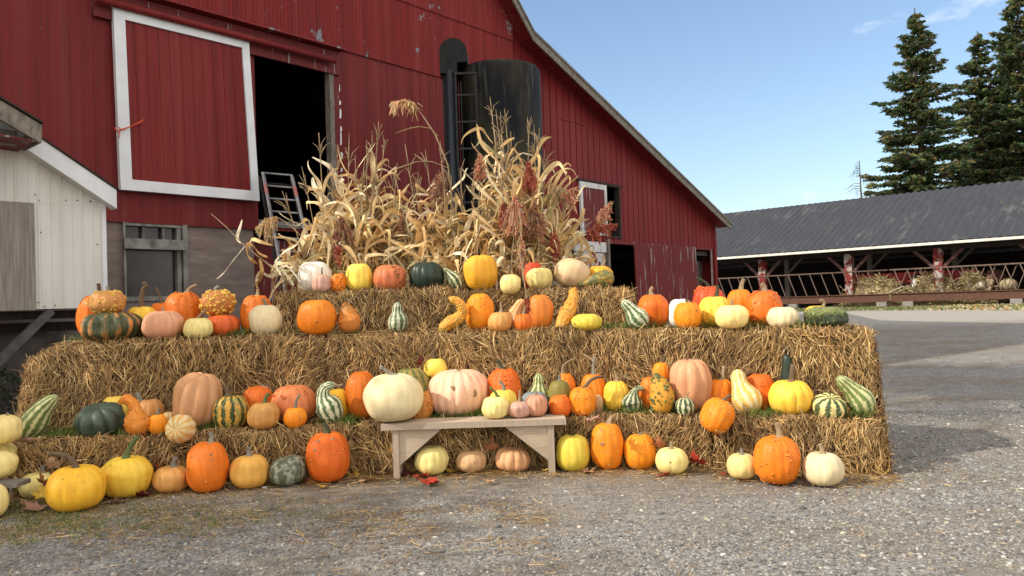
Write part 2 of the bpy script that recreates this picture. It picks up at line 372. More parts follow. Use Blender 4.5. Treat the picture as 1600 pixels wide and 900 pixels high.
def bale(name, A, B, depth, z0, z1, label, dens=3000, shagL=0, shagR=0, slump=0.0, slumpR=0.0):
    """A, B: plan points of the front edge (left, right as the camera sees them)"""
    A, B = Vector((A[0], A[1], 0)), Vector((B[0], B[1], 0)); e = (B-A); Ln = e.length; e = e/Ln; nb = Vector((-e.y, e.x, 0)); h = z1-z0
    # rounded lumpy core
    nx, ny, nz = max(6, int(Ln/.08)), 6, max(4, int(h/.08)); V = []; F = []
    def P(u, v, w):   # 0..1 each; rounded corners, lumps
        x, y, z = u*Ln, v*depth, w*h
        rr = .07
        for _ in (0,):
            dx = min(x, Ln-x); dy = min(y, depth-y); dz = h-z
            if dy < rr and dz < rr:
                k = (rr-dy)/rr*(rr-dz)/rr*rr*.5; z -= k; y += k if y < depth/2 else -k
            if dx < rr and dz < rr:
                k = (rr-dx)/rr*(rr-dz)/rr*rr*.6; z -= k; x += k if x < Ln/2 else -k
            if dx < rr and dy < rr:
                k = (rr-dx)/rr*(rr-dy)/rr*rr*.5; x += k if x < Ln/2 else -k; y += k if y < depth/2 else -k
        if slump and x < .5: 
            s_ = (1-x/.5); x += slump*s_*w*.6; z -= slump*.4*s_*w
        if slumpR and Ln-x < .5:
            s_ = (1-(Ln-x)/.5); x -= slumpR*s_*max(0, w-.25)*.8; z -= slumpR*.35*s_*w
        q = A + e*x + nb*y + Vector((0,0,z0+z)); s = mnoise.noise_vector(q*3.1)*.028 + mnoise.noise_vector(q*9)*.010
        if w == 0: s.z = 0
        if w == 1: s.z = s.z*.5 - .004
        return q + s
    def grid(fn, a, b):
        i0 = len(V)
        for j in range(b+1):
            for i in range(a+1): V.append(tuple(fn(i/a, j/b)))
        for j in range(b):
            for i in range(a): k = i0+j*(a+1)+i; F.append((k, k+1, k+a+2, k+a+1))
    grid(lambda u, w: P(u, 0, w), nx, nz); grid(lambda u, v: P(u, v, 1), nx, ny); grid(lambda u, w: P(1-u, 1, w), nx, nz)
    grid(lambda v, w: P(1, v, w), ny, nz); grid(lambda v, w: P(0, 1-v, w), ny, nz)
    core = np.array(V); nc = len(core); F = np.array(F)
    # strands
    Vs = [core]; Fs = [F]; Cs = [np.tile(np.array([[.2,.13,.07]]), (nc, 1))]; base = nc
    E, NB, Z = np.array(e), np.array(nb), np.array((0,0,1.))
    def put(n, kind):
        nonlocal base
        if n < 1: return
        a, b = rng.uniform(0, 1, n), rng.uniform(0, 1, n)
        if kind == 'front': uvw = np.stack([a, 0*a, b**.95], 1); out = -NB; t1, t2 = E, Z
        elif kind == 'top': uvw = np.stack([a, b**1.3, 0*a+1], 1); out = Z; t1, t2 = E, NB
        elif kind == 'right': uvw = np.stack([0*a+1, a, b], 1); out = E; t1, t2 = NB, Z
        elif kind == 'left': uvw = np.stack([0*a, a, b], 1); out = -E; t1, t2 = NB, Z
        elif kind == 'edge': uvw = np.stack([a, 0*a, 1-.03*b], 1); out = (Z*.8-NB)/1.3; t1, t2 = E, Z
        base3 = np.array([tuple(P(*q)) for q in uvw])
        # direction: clumps share a heading
        ph = np.array([mnoise.noise(Vector(q)*2.2) for q in base3])*1.5
        if kind == 'front': ang = math.pi/2 + ph*.9 + rng.normal(0, .5, n)
        else: ang = ph*1.5 + rng.uniform(0, math.pi*2, n)
        flip = rng.random(n) < .5
        D = t1[None]*np.cos(ang)[:, None] + t2[None]*np.sin(ang)[:, None]; D[flip] *= -1
        tilt = np.abs(rng.normal(.04, .09, n)) if kind != 'edge' else np.abs(rng.normal(.3, .3, n))
        wild = rng.random(n) < (.05 if kind not in ('left','right') else .16); tilt[wild] += rng.uniform(.2, .8, wild.sum())
        D = unit(D + out[None]*tilt[:, None])
        L = rng.gamma(4, .020, n)+.03; L[wild] *= 1.3; Wd = rng.uniform(.0028, .0082, n)
        base3 = base3 - D*(L*.5)[:, None] + out[None]*rng.uniform(.0, .018, n)[:, None]
        bend = unit(rng.normal(0, 1, (n, 3)))*.5 + out[None]*.35
        hint = unit(out[None] + rng.normal(0, .45, (n, 3)))
        fl = 1+.55*np.array([mnoise.noise(Vector((q[0]*6.5, q[1]*6.5, q[2]*1.6))) for q in base3]); v, f, c = strands(base3, D, L, Wd, hint, bend, straw_cols(n)*fl[:, None])
        if z0 < .01: v[:, 2] = np.maximum(v[:, 2], .004)
        Vs.append(v); Fs.append(f+base); Cs.append(c); base += len(v)
    put(int(Ln*h*dens), 'front'); put(int(Ln*min(depth, .6)*dens*.55), 'top'); put(int(Ln*260), 'edge')
    put(int(depth*h*dens*.6)+int(900*shagR), 'right'); put(int(depth*h*dens*.6)+int(400*shagL), 'left')
    allF = np.concatenate(Fs); mi = np.zeros(len(allF), 'i'); mi[len(F):] = 1
    org = A + Vector((0,0,z0))
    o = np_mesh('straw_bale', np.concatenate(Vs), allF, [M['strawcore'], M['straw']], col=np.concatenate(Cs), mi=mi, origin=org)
    return tag(o, label, 'straw bale', 'straw bales stacked as display ledges')

# ledges: front edge depth as a function of picture column
def lerp_tab(tab, x):
    if x <= tab[0][0]: return tab[0][1]
    for (a, ya), (b, yb) in zip(tab, tab[1:]):
        if x <= b: return ya + (yb-ya)*(x-a)/(b-a)
    return tab[-1][1]
T1 = [(22, 6.42), (290, 6.62), (560, 6.86), (840, 6.92), (1115, 6.66), (1385, 6.18)]
T2 = [(0, 7.10), (508, 7.44), (922, 7.36), (1378, 6.66)]
T3 = [(430, 8.30), (705, 8.34), (992, 8.06)]
Z1, Z2T, Z3T = .46, [(18, 1.27), (508, 1.265), (922, 1.225), (1378, 1.19)], [(430, 1.71), (992, 1.65)]
def tierz(t, px): return Z1 if t == 1 else lerp_tab(Z2T if t == 2 else Z3T, px)
def plan(px, Y, py=600): p = at(px, py, Y); return (p.x, p.y)
def bale_row(tab, pys, depth, z0, ztops, labels, sl=0, **kw):
    for k in range(len(tab)-1):
        (xa, ya), (xb, yb) = tab[k], tab[k+1]; A = plan(xa-3, ya, pys); B = plan(xb+3, yb, pys)
        bale('straw_bale', A, B, depth, z0, ztops[k], labels[k], shagL=1 if k == 0 else 0, slump=(sl if k == 0 else 0), slumpR=(.11 if k == len(tab)-2 else 0), shagR=1 if k == len(tab)-2 else 0, **kw)
bale_row(T1, 700, .52, 0, [.45,.455,.46,.46,.46],
    ["low straw bale at the left end of the front row, behind the big yellow pumpkins", "low straw bale behind the green mottled squash and tall orange pumpkin",
     "low straw bale in the shade right behind the wooden bench", "low straw bale behind the tall oval orange pumpkin right of the bench", "low sunlit straw bale at the right end of the front row"])
bale_row(T2, 560, .98, 0, [1.26,1.24,1.20],
    ["large shaggy straw bale at the left end of the middle tier, drooping at its end", "large straw bale in the middle of the middle tier, behind the big pink pumpkin", "large sunlit straw bale at the right end of the middle tier"], sl=.42)
bale_row(T3, 480, .62, 1.2, [1.70,1.65],
    ["straw bale on the top tier carrying the white and yellow pumpkins", "straw bale on the top tier carrying the large cream pumpkin"])

# ================================================================ barn
BD = Vector((.665, .747, 0)).normalized(); BN = Vector((BD.y, -BD.x, 0))    # wall runs near-left to far-right; BN points out towards the yard
BC = at(1120, 430, 26.0); BC.z = 0
def bw(px, py, n=0.0):
    p = onplane(px, py, BC + BN*n, BN); return (-(p-BC).dot(BD), p.z)     # (t, z): t grows to the left
def W3(t, z, n=0.0): 
    p = BC - BD*t + BN*n; return Vector((p.x, p.y, z))
GZ = lambda t: ground_z(*W3(t, 0)[:2]) - .05
# roof line points (t, z) of the upper edge of the fascia, which stands n=.5 proud
OV = .5
rk = [bw(1142, 348, OV), bw(834, 49, OV), bw(811, 0, OV)]
t_e, z_e = rk[0]; t_k, z_k = rk[1]
sl_main = 1.08; t_L = 22.5; t_p = (t_k+t_L)/2; z_p = z_k + sl_main*(t_p-t_k)
LINE = [(t_e, z_e), (t_k, z_k), (t_p, z_p), (t_L, z_k)]
def roof_z(t):
    if t < t_k: return z_e + (z_k-z_e)*(t-t_e)/(t_k-t_e)
    if t < t_p: return z_k + sl_main*(t-t_k)
    return z_k + sl_main*(t_L-t)
barn = thing('barn', (BC.x, BC.y, 0), "large red gambrel-sided barn of sheet metal and boards with an open sliding door", 'barn')
print('roof', rk, t_p, z_p)
# key positions on the wall
def zof(px, py): return bw(px, py)[1]
def tof(px, py): return bw(px, py)[0]
zbL = zof(280, 352); zbR = zof(1040, 383); zs1 = zof(690, 122); zs2 = zof(730, 36)
op = dict(t1=tof(400, 200), t0=tof(519, 200), z1=zof(519, 113), z0=zof(430, 345))
win = dict(t1=tof(193, 400), t0=tof(293, 400), z1=zof(240, 349), z0=zof(240, 470))
w2 = dict(t1=tof(905, 330), t0=tof(969, 330), z1=zof(935, 289), z0=zof(935, 367))
d2 = dict(t1=tof(945, 420), t0=tof(1113, 420), z1=zbR-.02, z0=1.0)
hd = dict(t1=tof(896, 400), t0=tof(949, 400), z1=zbR-.02, z0=1.0)
dl = dict(t1=tof(399, 400), t0=tof(520, 400), z1=zbL, z0=.3)
print('keys', zbL, zbR, zs1, zs2, op, w2)
t_mid = tof(640, 300); t_bd = tof(800, 100)
holes = [op, w2]
def strip(mb, ts, nf, zlo, zhi, m=0):
    """vertical strips with outward profile nf(t) between zlo and zhi (functions of t)"""
    for a, b in zip(ts, ts[1:]):
        c = (a+b)/2; segs = [(zlo(c), None)]
        hz = sorted([(h['z0'], h['z1']) for h in holes if h['t0'] < c < h['t1']])
        lo_a, lo_b = zlo(a), zlo(b); ha, hb = zhi(a), zhi(b)
        cur = (lo_a, lo_b)
        for z0, z1 in hz:
            if z0 > min(ha, hb) or z1 < max(cur): continue
            if z0 > cur[0]: mb.quad(W3(a, cur[0], nf(a)), W3(b, cur[1], nf(b)), W3(b, z0, nf(b)), W3(a, z0, nf(a)), m)
            cur = (max(z1, cur[0]), max(z1, cur[1]))
        if ha > cur[0] and hb > cur[1]: mb.quad(W3(a, cur[0], nf(a)), W3(b, cur[1], nf(b)), W3(b, hb, nf(b)), W3(a, ha, nf(a)), m)
def tgrid(t0, t1, marks, step):
    ts = list(np.arange(t0, t1, step)) + [t1] + marks + [h[k] for h in holes for k in ('t0', 't1')]
    ts = sorted(set(round(float(t), 4) for t in ts if t0 <= t <= t1)); return ts
# corrugated upper wall
mb = MB(); ts = tgrid(t_bd, t_L-.02, [], .019); nf = lambda t: .035+.011*math.cos(t*2*math.pi/.076)
strip(mb, [t for t in ts if t <= t_L], nf, lambda t: zs1, lambda t: min(zs2, roof_z(t)-.1)); mb.build('corrugated_wall', M['corr'], barn)
mb = MB(); ts = tgrid(t_bd, t_L-.02, [], .026); nf2 = lambda t: .058+.011*math.cos(t*2*math.pi/.076)
strip(mb, ts, nf2, lambda t: zs2-.06, lambda t: max(zs2-.05, roof_z(t)-.1)); mb.build('upper_corrugated_wall', M['corr'], barn)
# ribbed sheet wall below
def ribs(t, per=.32, w=.02, h=.016):
    k = (t % per); return h if k < w else (h if abs(k-per*.5) < w*.4 else 0)
def rib_ts(t0, t1, per, w):
    out = []
    k = math.floor(t0/per)
    while k*per < t1:
        for q in (0, w*.3, w, w*1.3, per*.5-w*.4, per*.5+w*.4): out.append(k*per+q)
        k += 1
    return out
mb = MB(); ts = tgrid(t_mid, t_L-.01, rib_ts(t_mid, t_L, .32, .025), .5); strip(mb, ts, lambda t: ribs(t, .32, .018, .007), lambda t: zbL, lambda t: min(zs1+.08, roof_z(t)-.1))
mb.build('ribbed_sheet_wall', M['sheet'], barn)
mb = MB(); ts = tgrid(t_bd, t_mid, rib_ts(t_bd, t_mid, .23, .02), .5); strip(mb, ts, lambda t: ribs(t, .23, .02, .013), lambda t: zbL+.15, lambda t: min(zs1+.08, roof_z(t)-.1))
mb.build('ribbed_sheet_wall', M['sheet'], barn)
# board wall on the low right part
mb = MB(); ts = []; per = .27; k = math.floor(0/per)
marks = []
while k*per < t_bd: marks += [k*per, k*per+.004, k*per+.028, k*per+.032]; k += 1
ts = tgrid(0, t_bd, marks, .3); jit = lambda t: .006*mnoise.noise(Vector((math.floor(t/per)*3.7, 0, 0)))
strip(mb, ts, lambda t: (-.03 if .002 < (t % per) < .03 else 0)+jit(t), lambda t: zbR+.0+.02*mnoise.noise(Vector((math.floor(t/per)*1.7, 5, 0))), lambda t: roof_z(t)-.1); mb.build('board_wall', M['board'], barn)
# narrow flat strip above seam to cover joint on boards and a second seam board
mb = MB(); a = tof(875, 180); mb.box(W3(a, zof(875,186), .0), BD*1.1, BN*.02, Vector((0,0,.05))); mb.build('seam_board', M['board'], barn)
# concrete foundation, with the door-way and the window left open
holes = [win, dl]
mb = MB(); zf = lambda t: zbL+.02
strip(mb, tgrid(t_mid, t_L, [], 1.0), lambda t: -.05, lambda t: -.1, zf)
holes = [hd, d2]
strip(mb, tgrid(0.12, t_mid, [], 1.0), lambda t: -.05, lambda t: -.1, lambda t: (zbR+.02))
for h in (win,):     # reveals
    for tt in (h['t0'], h['t1']): mb.quad(W3(tt, h['z0'], -.05), W3(tt, h['z1'], -.05), W3(tt, h['z1'], -.4), W3(tt, h['z0'], -.4))
mb.build('foundation_wall', M['conc'], barn)
# fill between zbL and zs1 for middle joint
# interior: floor, inner wall, back
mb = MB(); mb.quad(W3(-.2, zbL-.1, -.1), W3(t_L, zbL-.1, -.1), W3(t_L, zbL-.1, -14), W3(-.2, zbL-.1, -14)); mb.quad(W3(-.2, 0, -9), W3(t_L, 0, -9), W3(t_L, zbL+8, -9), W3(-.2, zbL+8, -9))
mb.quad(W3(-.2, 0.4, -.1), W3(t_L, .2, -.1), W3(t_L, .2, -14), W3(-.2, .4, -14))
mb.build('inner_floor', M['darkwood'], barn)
# side + back walls
mb = MB(); DP = -22
mb.quad(W3(0, 0, 0), W3(0, roof_z(0)-.12, 0), W3(0, roof_z(0)-.12, DP), W3(0, 0, DP)); mb.quad(W3(t_L-.02, 0, 0), W3(t_L-.02, z_k-.1, 0), W3(t_L-.02, z_k-.1, DP), W3(t_L-.02, 0, DP))
mb.v; mb.quad(W3(0, 0, DP), W3(t_k, 0, DP), W3(t_k, z_k-.1, DP), W3(0, roof_z(0)-.1, DP)); mb.quad(W3(t_k, 0, DP), W3(t_L, 0, DP), W3(t_L, z_k-.1, DP), W3(t_k, z_k-.1, DP)); mb.tri(W3(t_k, z_k-.1, DP), W3(t_L, z_k-.1, DP), W3(t_p, z_p-.1, DP))
mb.build('side_wall', M['board'], barn)
# roof slabs and fascia
def slab(mb, a, b, n0, n1, th=.07, m=0):
    mb.hexa([W3(a[0], a[1]-th, n0), W3(b[0], b[1]-th, n0), W3(b[0], b[1]-th, n1), W3(a[0], a[1]-th, n1), W3(a[0], a[1], n0), W3(b[0], b[1], n0), W3(b[0], b[1], n1), W3(a[0], a[1], n1)], m)
mb = MB(); pts = [(t_e-.1, z_e-.04), (t_k, z_k), (t_p, z_p), (t_L+.4, z_k-.45)]
for a, b in zip(pts, pts[1:]): slab(mb, (a[0], a[1]+.02), (b[0], b[1]+.02), OV+.03, DP-.5, .06)
M['barnroof'] = mat_simple('weathered_grey_roof', (.2,.19,.18), (.12,.11,.10), 3, .8)
mb.build('roof', M['barnroof'], barn)
for a, b in zip([(t_e, z_e), (t_k, z_k), (t_p, z_p)], [(t_k, z_k), (t_p, z_p), (t_L+.35, z_k-.4)]):
    mb = MB(); th = .17; mb.hexa([W3(a[0], a[1]-th-.06, OV-.04), W3(b[0], b[1]-th-.06, OV-.04), W3(b[0], b[1]-th-.06, OV), W3(a[0], a[1]-th-.06, OV), W3(a[0], a[1]-.04, OV-.04), W3(b[0], b[1]-.04, OV-.04), W3(b[0], b[1]-.04, OV), W3(a[0], a[1]-.04, OV)])
    mb.build('fascia_board', M['grey'], barn)
mb = MB()    # red soffit
for a, b in (((t_e+.02, z_e), (t_k, z_k)), ((t_k, z_k), (t_p, z_p))):
    mb.hexa([W3(a[0], a[1]-.14, 0), W3(b[0], b[1]-.14, 0), W3(b[0], b[1]-.14, OV-.05), W3(a[0], a[1]-.14, OV-.05), W3(a[0], a[1]-.1, 0), W3(b[0], b[1]-.1, 0), W3(b[0], b[1]-.1, OV-.05), W3(a[0], a[1]-.1, OV-.05)])
mb.build('soffit', M['board'], barn)
# corner post
mb = MB(); mb.box(W3(.0, 0, -.05), BD*-.16, BN*.09, (0,0,roof_z(0)-.2)); mb.build('corner_board', M['board'], barn)
# ---- sliding door
def qbox(mb, c, n0, n1, m=0):
    """c: four (t,z) corners"""
    mb.hexa([W3(*c[0], n0), W3(*c[1], n0), W3(*c[2], n0), W3(*c[3], n0), W3(*c[0], n1), W3(*c[1], n1), W3(*c[2], n1), W3(*c[3], n1)], m)
def lerp2(a, b, k): return (a[0]+(b[0]-a[0])*k, a[1]+(b[1]-a[1])*k)
c = [bw(177, 9, .15), bw(389, 62, .15), bw(406, 314, .15), bw(189, 296, .15)]   # TL TR BR BL
def inset(c, u, v): return lerp2(lerp2(c[0], c[1], u), lerp2(c[3], c[2], u), v)
mb = MB(); fu, fv = .075, .06
panel = [inset(c, fu*.8, fv*.8), inset(c, 1-fu*.8, fv*.8), inset(c, 1-fu*.8, 1-fv*.8), inset(c, fu*.8, 1-fv*.8)]
npn = 11
for k in range(npn):
    a, b = k/npn, (k+1)/npn-.007; q = [inset(panel, a, 0), inset(panel, b, 0), inset(panel, b, 1), inset(panel, a, 1)]; qbox(mb, q, .06, .114)
qbox(mb, panel, .055, .108)
door = mb.build('sliding_door', M['board'], barn)
for nm, q in (('t', [c[0], c[1], inset(c, 1, fv), inset(c, 0, fv)]), ('b', [inset(c, 0, 1-fv), inset(c, 1, 1-fv), c[2], c[3]]), ('l', [inset(c, 0, fv), inset(c, fu, fv), inset(c, fu, 1-fv), inset(c, 0, 1-fv)]), ('r', [inset(c, 1-fu*.8, fv), inset(c, 1, fv), inset(c, 1, 1-fv), inset(c, 1-fu*.8, 1-fv)])):
    mb = MB(); qbox(mb, q, .06, .15 if nm in 'tb' else .147); mb.build('door_frame', M['white'], door)
# track and its cover board
a = bw(150, -8, .2); b = bw(524, 95, .2); zt = bw(400, 63, .2)[1]
mb = MB(); mb.tube([W3(a[0], zt, .2), W3(b[0], zt, .2)], .055, 10); mb.build('door_track', M['board'], barn)
mb = MB(); zz = bw(480, 70, .1)[1]; zl = bw(480, 105, .1)[1]; mb.box(W3(a[0], zl-.0, .04), BD*(a[0]-b[0]+.18), BN*.05, (0,0,zz-zl)); mb.build('track_board', M['oldred'], barn)
mb = MB(); zz = bw(540, 77, .3)[1]; mb.box(W3(a[0], zz, .05), BD*(a[0]-b[0]+.2), BN*.22, (0,0,.035)); mb.build('track_hood', M['corr'], barn)
# jamb of the open doorway
mb = MB(); t0 = op['t0']; mb.box(W3(t0+.07, op['z0'], -.1), BD*.09, BN*.16, (0,0,op['z1']-op['z0']+.02)); mb.build('door_jamb', M['grey'], barn)
mb = MB(); t0 = op['t0']-.03; mb.box(W3(t0, op['z0'], -.02), BD*.16, BN*.055, (0,0,op['z1']-op['z0']+.15)); mb.build('jamb_board', M['oldred'], barn)
mb = MB(); mb.box(W3(op['t1'], op['z0']-.12, -.1), BD*(op['t1']-op['t0']), BN*.13, (0,0,.12)); mb.build('door_sill', M['grey'], barn)
mb = MB(); rr = random.Random(3)
for k in range(9):
    z = op['z0']+.5 + (op['z1']-op['z0']-.6)*k/9; h = rr.uniform(.08, .3); w = rr.uniform(.02, .05); x = t0-.10-rr.uniform(0, .03)
    mb.hexa([W3(x, z, .036), W3(x-w, z+.02, .036), W3(x-w, z+.02, .039), W3(x, z, .039), W3(x-.01, z+h, .036), W3(x-w, z+h*.9, .036), W3(x-w, z+h*.9, .039), W3(x-.01, z+h, .039)])
mb.build('peeling_paint', M['white'], barn)
# ---- basement window (upper sash with three panes, cross bar, lower sash)
WF_ = .14
wf = MB(); T0, T1_, Z0, Z1_ = win['t0'], win['t1'], win['z0'], win['z1']; fw = .075
def wbox(mb, t1, t0, z0, z1, n0, n1, m=0):
    if mb is wf: n0 += WF_; n1 += WF_
    mb.box(W3(t1, z0, n0), BD*(t1-t0), BN*(n1-n0), (0,0,z1-z0), m)
wbox(wf, T1_, T1_-fw*.4, Z0, Z1_, -.28, -.12); wbox(wf, T0+fw, T0, Z0, Z1_, -.28, -.12); wbox(wf, T0+fw*2.1, T0+fw*1.25, Z0, Z1_, -.26, -.16)
wbox(wf, T1_-fw*.4, T0+fw, Z1_-.05, Z1_, -.28, -.15)
zb = zof(240, 388); zc = zof(240, 374); wbox(wf, T1_, T0+fw, zb, zc, -.28, -.09); wbox(wf, T1_, T0+fw*.6, zb-.02, zb, -.28, -.07); wbox(wf, T1_, T0+fw, Z0, Z0+.07, -.28, -.16)
bw_ = (T1_-T0-fw)/3
for k in (1, 2): wbox(wf, T1_-bw_*k, T1_-bw_*k-.03, zc, Z1_-.05, -.24, -.17)
wfo = wf.build('window', M['winframe'], barn)
mb = MB(); mb.quad(W3(T1_, Z0, -.11), W3(T0, Z0, -.11), W3(T0, Z1_, -.11), W3(T1_, Z1_, -.11)); mb.build('pane', M['glass'], wfo)
# below-sill sheet in the doorway under the big opening
mb = MB(); wbox(mb, dl['t1'], dl['t0'], .3, zbL-.14, -.3, -.26); mb.build('lower_door', M['oldred'], barn)
# ---- small window at right with its white-framed shutter
mb = MB(); wbox(mb, w2['t1']+.08, w2['t0']-.05, w2['z1'], w2['z1']+.08, -.02, .05); wbox(mb, w2['t0']+.09, w2['t0'], w2['z0'], w2['z1'], -.12, .03); wbox(mb, w2['t1'], w2['t0']-.02, w2['z0']-.06, w2['z0'], -.12, .04); wo_ = mb.build('window', M['darkwood'], barn)
ts0 = tof(945, 330); mb = MB(); A_ = w2['t1']+.03; zz0, zz1 = w2['z0']-.02, w2['z1']-.0
wbox(mb, A_, ts0, zz1-.14, zz1, .03, .09); wbox(mb, A_, ts0, zz0, zz0+.08, .03, .09); wbox(mb, A_, A_-.11, zz0+.08, zz1-.14, .03, .09); wbox(mb, ts0+.1, ts0, zz0+.08, zz1-.14, .03, .09); sh = mb.build('shutter', M['oldwhite'], barn)
mb = MB(); 
for k in range(4):
    a = A_-.11 - (A_-ts0-.21)*k/4; wbox(mb, a, a-(A_-ts0-.21)/4+.008, zz0+.08, zz1-.14, .03, .065)
mb.build('shutter_boards', M['oldred'], sh)
# ---- half door, post and plank door below
z1 = zbR-.05; mb = MB(); wbox(mb, hd['t1'], hd['t0']+.12, z1-.28, z1, .0, .06); half = mb.build('half_door', M['oldwhite'], barn)
mb = MB(); wbox(mb, hd['t1'], hd['t0']+.16, 1.0, z1-.3, .0, .045); mb.build('door_panel', peeling_red('whitewashed_panel', (.2,.03,.03), (.42,.41,.40), .45, (1,1,.6), 3), half)
mb = MB(); wbox(mb, hd['t0']+.08, hd['t0']-.0, 1.0, z1+.1, .0, .1); mb.build('door_post', M['grey'], barn)
a, b = tof(990, 420), tof(1086, 420); mb = MB(); nbd = 5
for k in range(nbd):
    u0 = a-(a-b)*k/nbd; u1 = a-(a-b)*(k+1)/nbd+.012; sk = .05
    mb.hexa([W3(u0-sk, .9, .02), W3(u1-sk, .9, .02), W3(u1-sk, .9, .06+.006*(k % 2)), W3(u0-sk, .9, .06+.006*(k % 2)), W3(u0, z1+.02, .02), W3(u1, z1+.02, .02), W3(u1, z1+.02, .06+.006*(k % 2)), W3(u0, z1+.02, .06+.006*(k % 2))])
mb.build('plank_door', M['oldred'], barn)
mb = MB(); wbox(mb, b+.1, .18, .9, z1-.35, -.5, -.45); wbox(mb, b-.35, b-.62, .9, z1-.4, -.3, -.2); wbox(mb, b+.1, .18, z1-.2, z1-.05, -.3, -.2); mb.build('stall_boards', mat_simple('grey_brown_planks', (.09,.075,.065), (.05,.04,.035), 6, .9, (1,1,5), .4), barn)
mb = MB(); wbox(mb, d2['t1'], d2['t0'], z1-.02, z1+.06, -.04, .03); mb.build('lintel', M['oldred'], barn)
# orange twine tied to the sliding door
tw = MB()
def dpt(px, py): t, z = bw(px, py, .18); return W3(t, z, .18)
tw.tube([dpt(179,201), dpt(185,205), dpt(192,203), dpt(205,197), dpt(225,187)], .008, 5); tw.tube([dpt(184,203), dpt(196,200), dpt(216,193), dpt(222,190)], .006, 5); tw.tube([dpt(186,204), dpt(187,211), dpt(186,216)], .006, 5); tw.tube([dpt(179,199), dpt(184,206), dpt(189,203), dpt(185,198)], .008, 5)
tw.build('twine', M['twine'], door)

# ================================================================ silo with filler column and ladder
SY = 13.2
cl, crr = at(717, 180, SY), at(847, 180, SY); cx = (cl.x+crr.x)/2; rad = (crr.x-cl.x)/2; zt = at(790, 99, SY-.2).z
silo = thing('silo', (cx, SY+rad*.3, 0), "round black stained steel silo standing against the red barn", 'silo')
cy = SY+rad*.3; mb = MB(); n = 64
ring = lambda r, z: [Vector((cx+r*math.cos(2*math.pi*k/n), cy+r*math.sin(2*math.pi*k/n), z)) for k in range(n)]
prof = [(rad, 0), (rad, 2), (rad, 4), (rad, zt-.12), (rad-.005, zt-.05), (rad-.03, zt-.01), (rad-.07, zt), (0.02, zt+.06)]
rs = [ring(*p) for p in prof]
for A, B in zip(rs, rs[1:]):
    for k in range(n): mb.quad(A[k], A[(k+1) % n], B[(k+1) % n], B[k], 0, True)
mb.build('tank', M['silo'], silo)
# column on the left with a rounded hood
yc = cy-.55; xl, xr = at(691, 180, yc).x, at(716, 180, yc).x; zh0, zh1 = at(705, 112, yc).z, at(712, 62, yc).z
mb = MB(); mb.box((xl+.02, yc, 0), (xr-xl-.03, 0, 0), (0,.38,0), (0,0,zh0)); mb.build('filler_column', M['blackmetal'], silo)
mb = MB(); xm = at(702, 180, yc).x+.0; mb.tube([(xm+.03, yc-.06, 0), (xm+.03, yc-.06, zh0)], .065, 12); mb.build('filler_pipe', M['pipe'], silo)
mb = MB(); hw = at(731, 90, yc).x - xl; r = hw/2; zc_ = zh1-r; xo = xl-.01; pr = [(xo, zh0-.05)] + [(xo+r-r*math.cos(math.pi*k/14), zc_+r*math.sin(math.pi*k/14)) for k in range(15)] + [(xo+2*r, zh0+.13), (xo+1.25*r, zh0+.13), (xo+1.25*r, zh0-.05)]
fr = [Vector((x, yc-.1, z)) for x, z in pr]; bk = [Vector((x, yc+.42, z)) for x, z in pr]; i0 = len(mb.v); k = len(pr)
mb.v += [tuple(p) for p in fr+bk]; mb.f.append(tuple(range(k))); mb.m.append(0); mb.sm.append(False); mb.f.append(tuple(reversed(range(k, 2*k)))); mb.m.append(0); mb.sm.append(False)
for q in range(k): mb.f.append(((q+1) % k, q, q+k, (q+1) % k+k)); mb.m.append(0); mb.sm.append(False)
mb.build('hood', M['blackmetal'], silo)
# caged ladder in front of the tank
yl = cy-rad-.16; a, b = at(714, 200, yl).x, at(746, 200, yl).x; zt2 = at(730, 114, yl).z
mb = MB()
for x in (a, b): mb.box((x-.014, yl, 0), (.028,0,0), (0,.05,0), (0,0,zt2))
for x in (a, b-.02): mb.box((x+.06, yl+.3, 0), (.02,0,0), (0,.03,0), (0,0,zt2-.05))
zr = .5
while zr < zt2: mb.box((a, yl+.005, zr), (b-a,0,0), (0,.03,0), (0,0,.03)); zr += .45
mb.box((a-.02, yl-.005, zt2-.02), (b-a+.04,0,0), (0,.05,0), (0,0,.035))
for z in (1.5, 3, 4.4, zt2-.15):
    for x in (a, b): mb.box((x-.01, yl+.02, z), (.02,0,0), (0,.42,0), (0,0,.025))
mb.build('silo_ladder', M['ladderiron'], silo)

# ================================================================ white raised shed at the left
SC = at(163, 400, 9.5); SC.z = 0
def sp(px, py, n=0.0):
    p = onplane(px, py, SC + BN*n, BN); return (-(p-SC).dot(BD), p.z)
def S3(t, z, n=0.0):
    p = SC - BD*t + BN*n; return Vector((p.x, p.y, z))
shed = thing('white_shed', (SC.x, SC.y, 0), "small raised shed with white ribbed siding and a grey plywood panel beside the barn", 'shed')
zbS = sp(100, 482)[1]; zseam = sp(80, 318)[1]; TE = 3.6
ru = [sp(182, 323, .18), sp(36, 226, .18)]; slope = (ru[1][1]-ru[0][1])/(ru[1][0]-ru[0][0])
def srz(t): return ru[0][1] + slope*(t-ru[0][0]) if True else 0
rl = sp(166, 316); 
def swz(t): return rl[1] + .0 + slope*(t-rl[0]) + .03
tpk = 1.55
def swz2(t): return swz(min(t, 2*tpk-t))
def strip2(mb, ts, nf, zlo, zhi):
    for a, b in zip(ts, ts[1:]): mb.quad(S3(a, zlo(a), nf(a)), S3(b, zlo(b), nf(b)), S3(b, zhi(b), nf(b)), S3(a, zhi(a), nf(a)))
def ribm(t0, t1, per):
    o_ = [t0, t1]; k = math.floor(t0/per)
    while k*per < t1: o_ += [x for x in (k*per, k*per+.01, k*per+.025, k*per+.035, k*per+.5*per, k*per+.5*per+.006, k*per+.5*per+.012) if t0 < x < t1]; k += 1
    return sorted(o_)
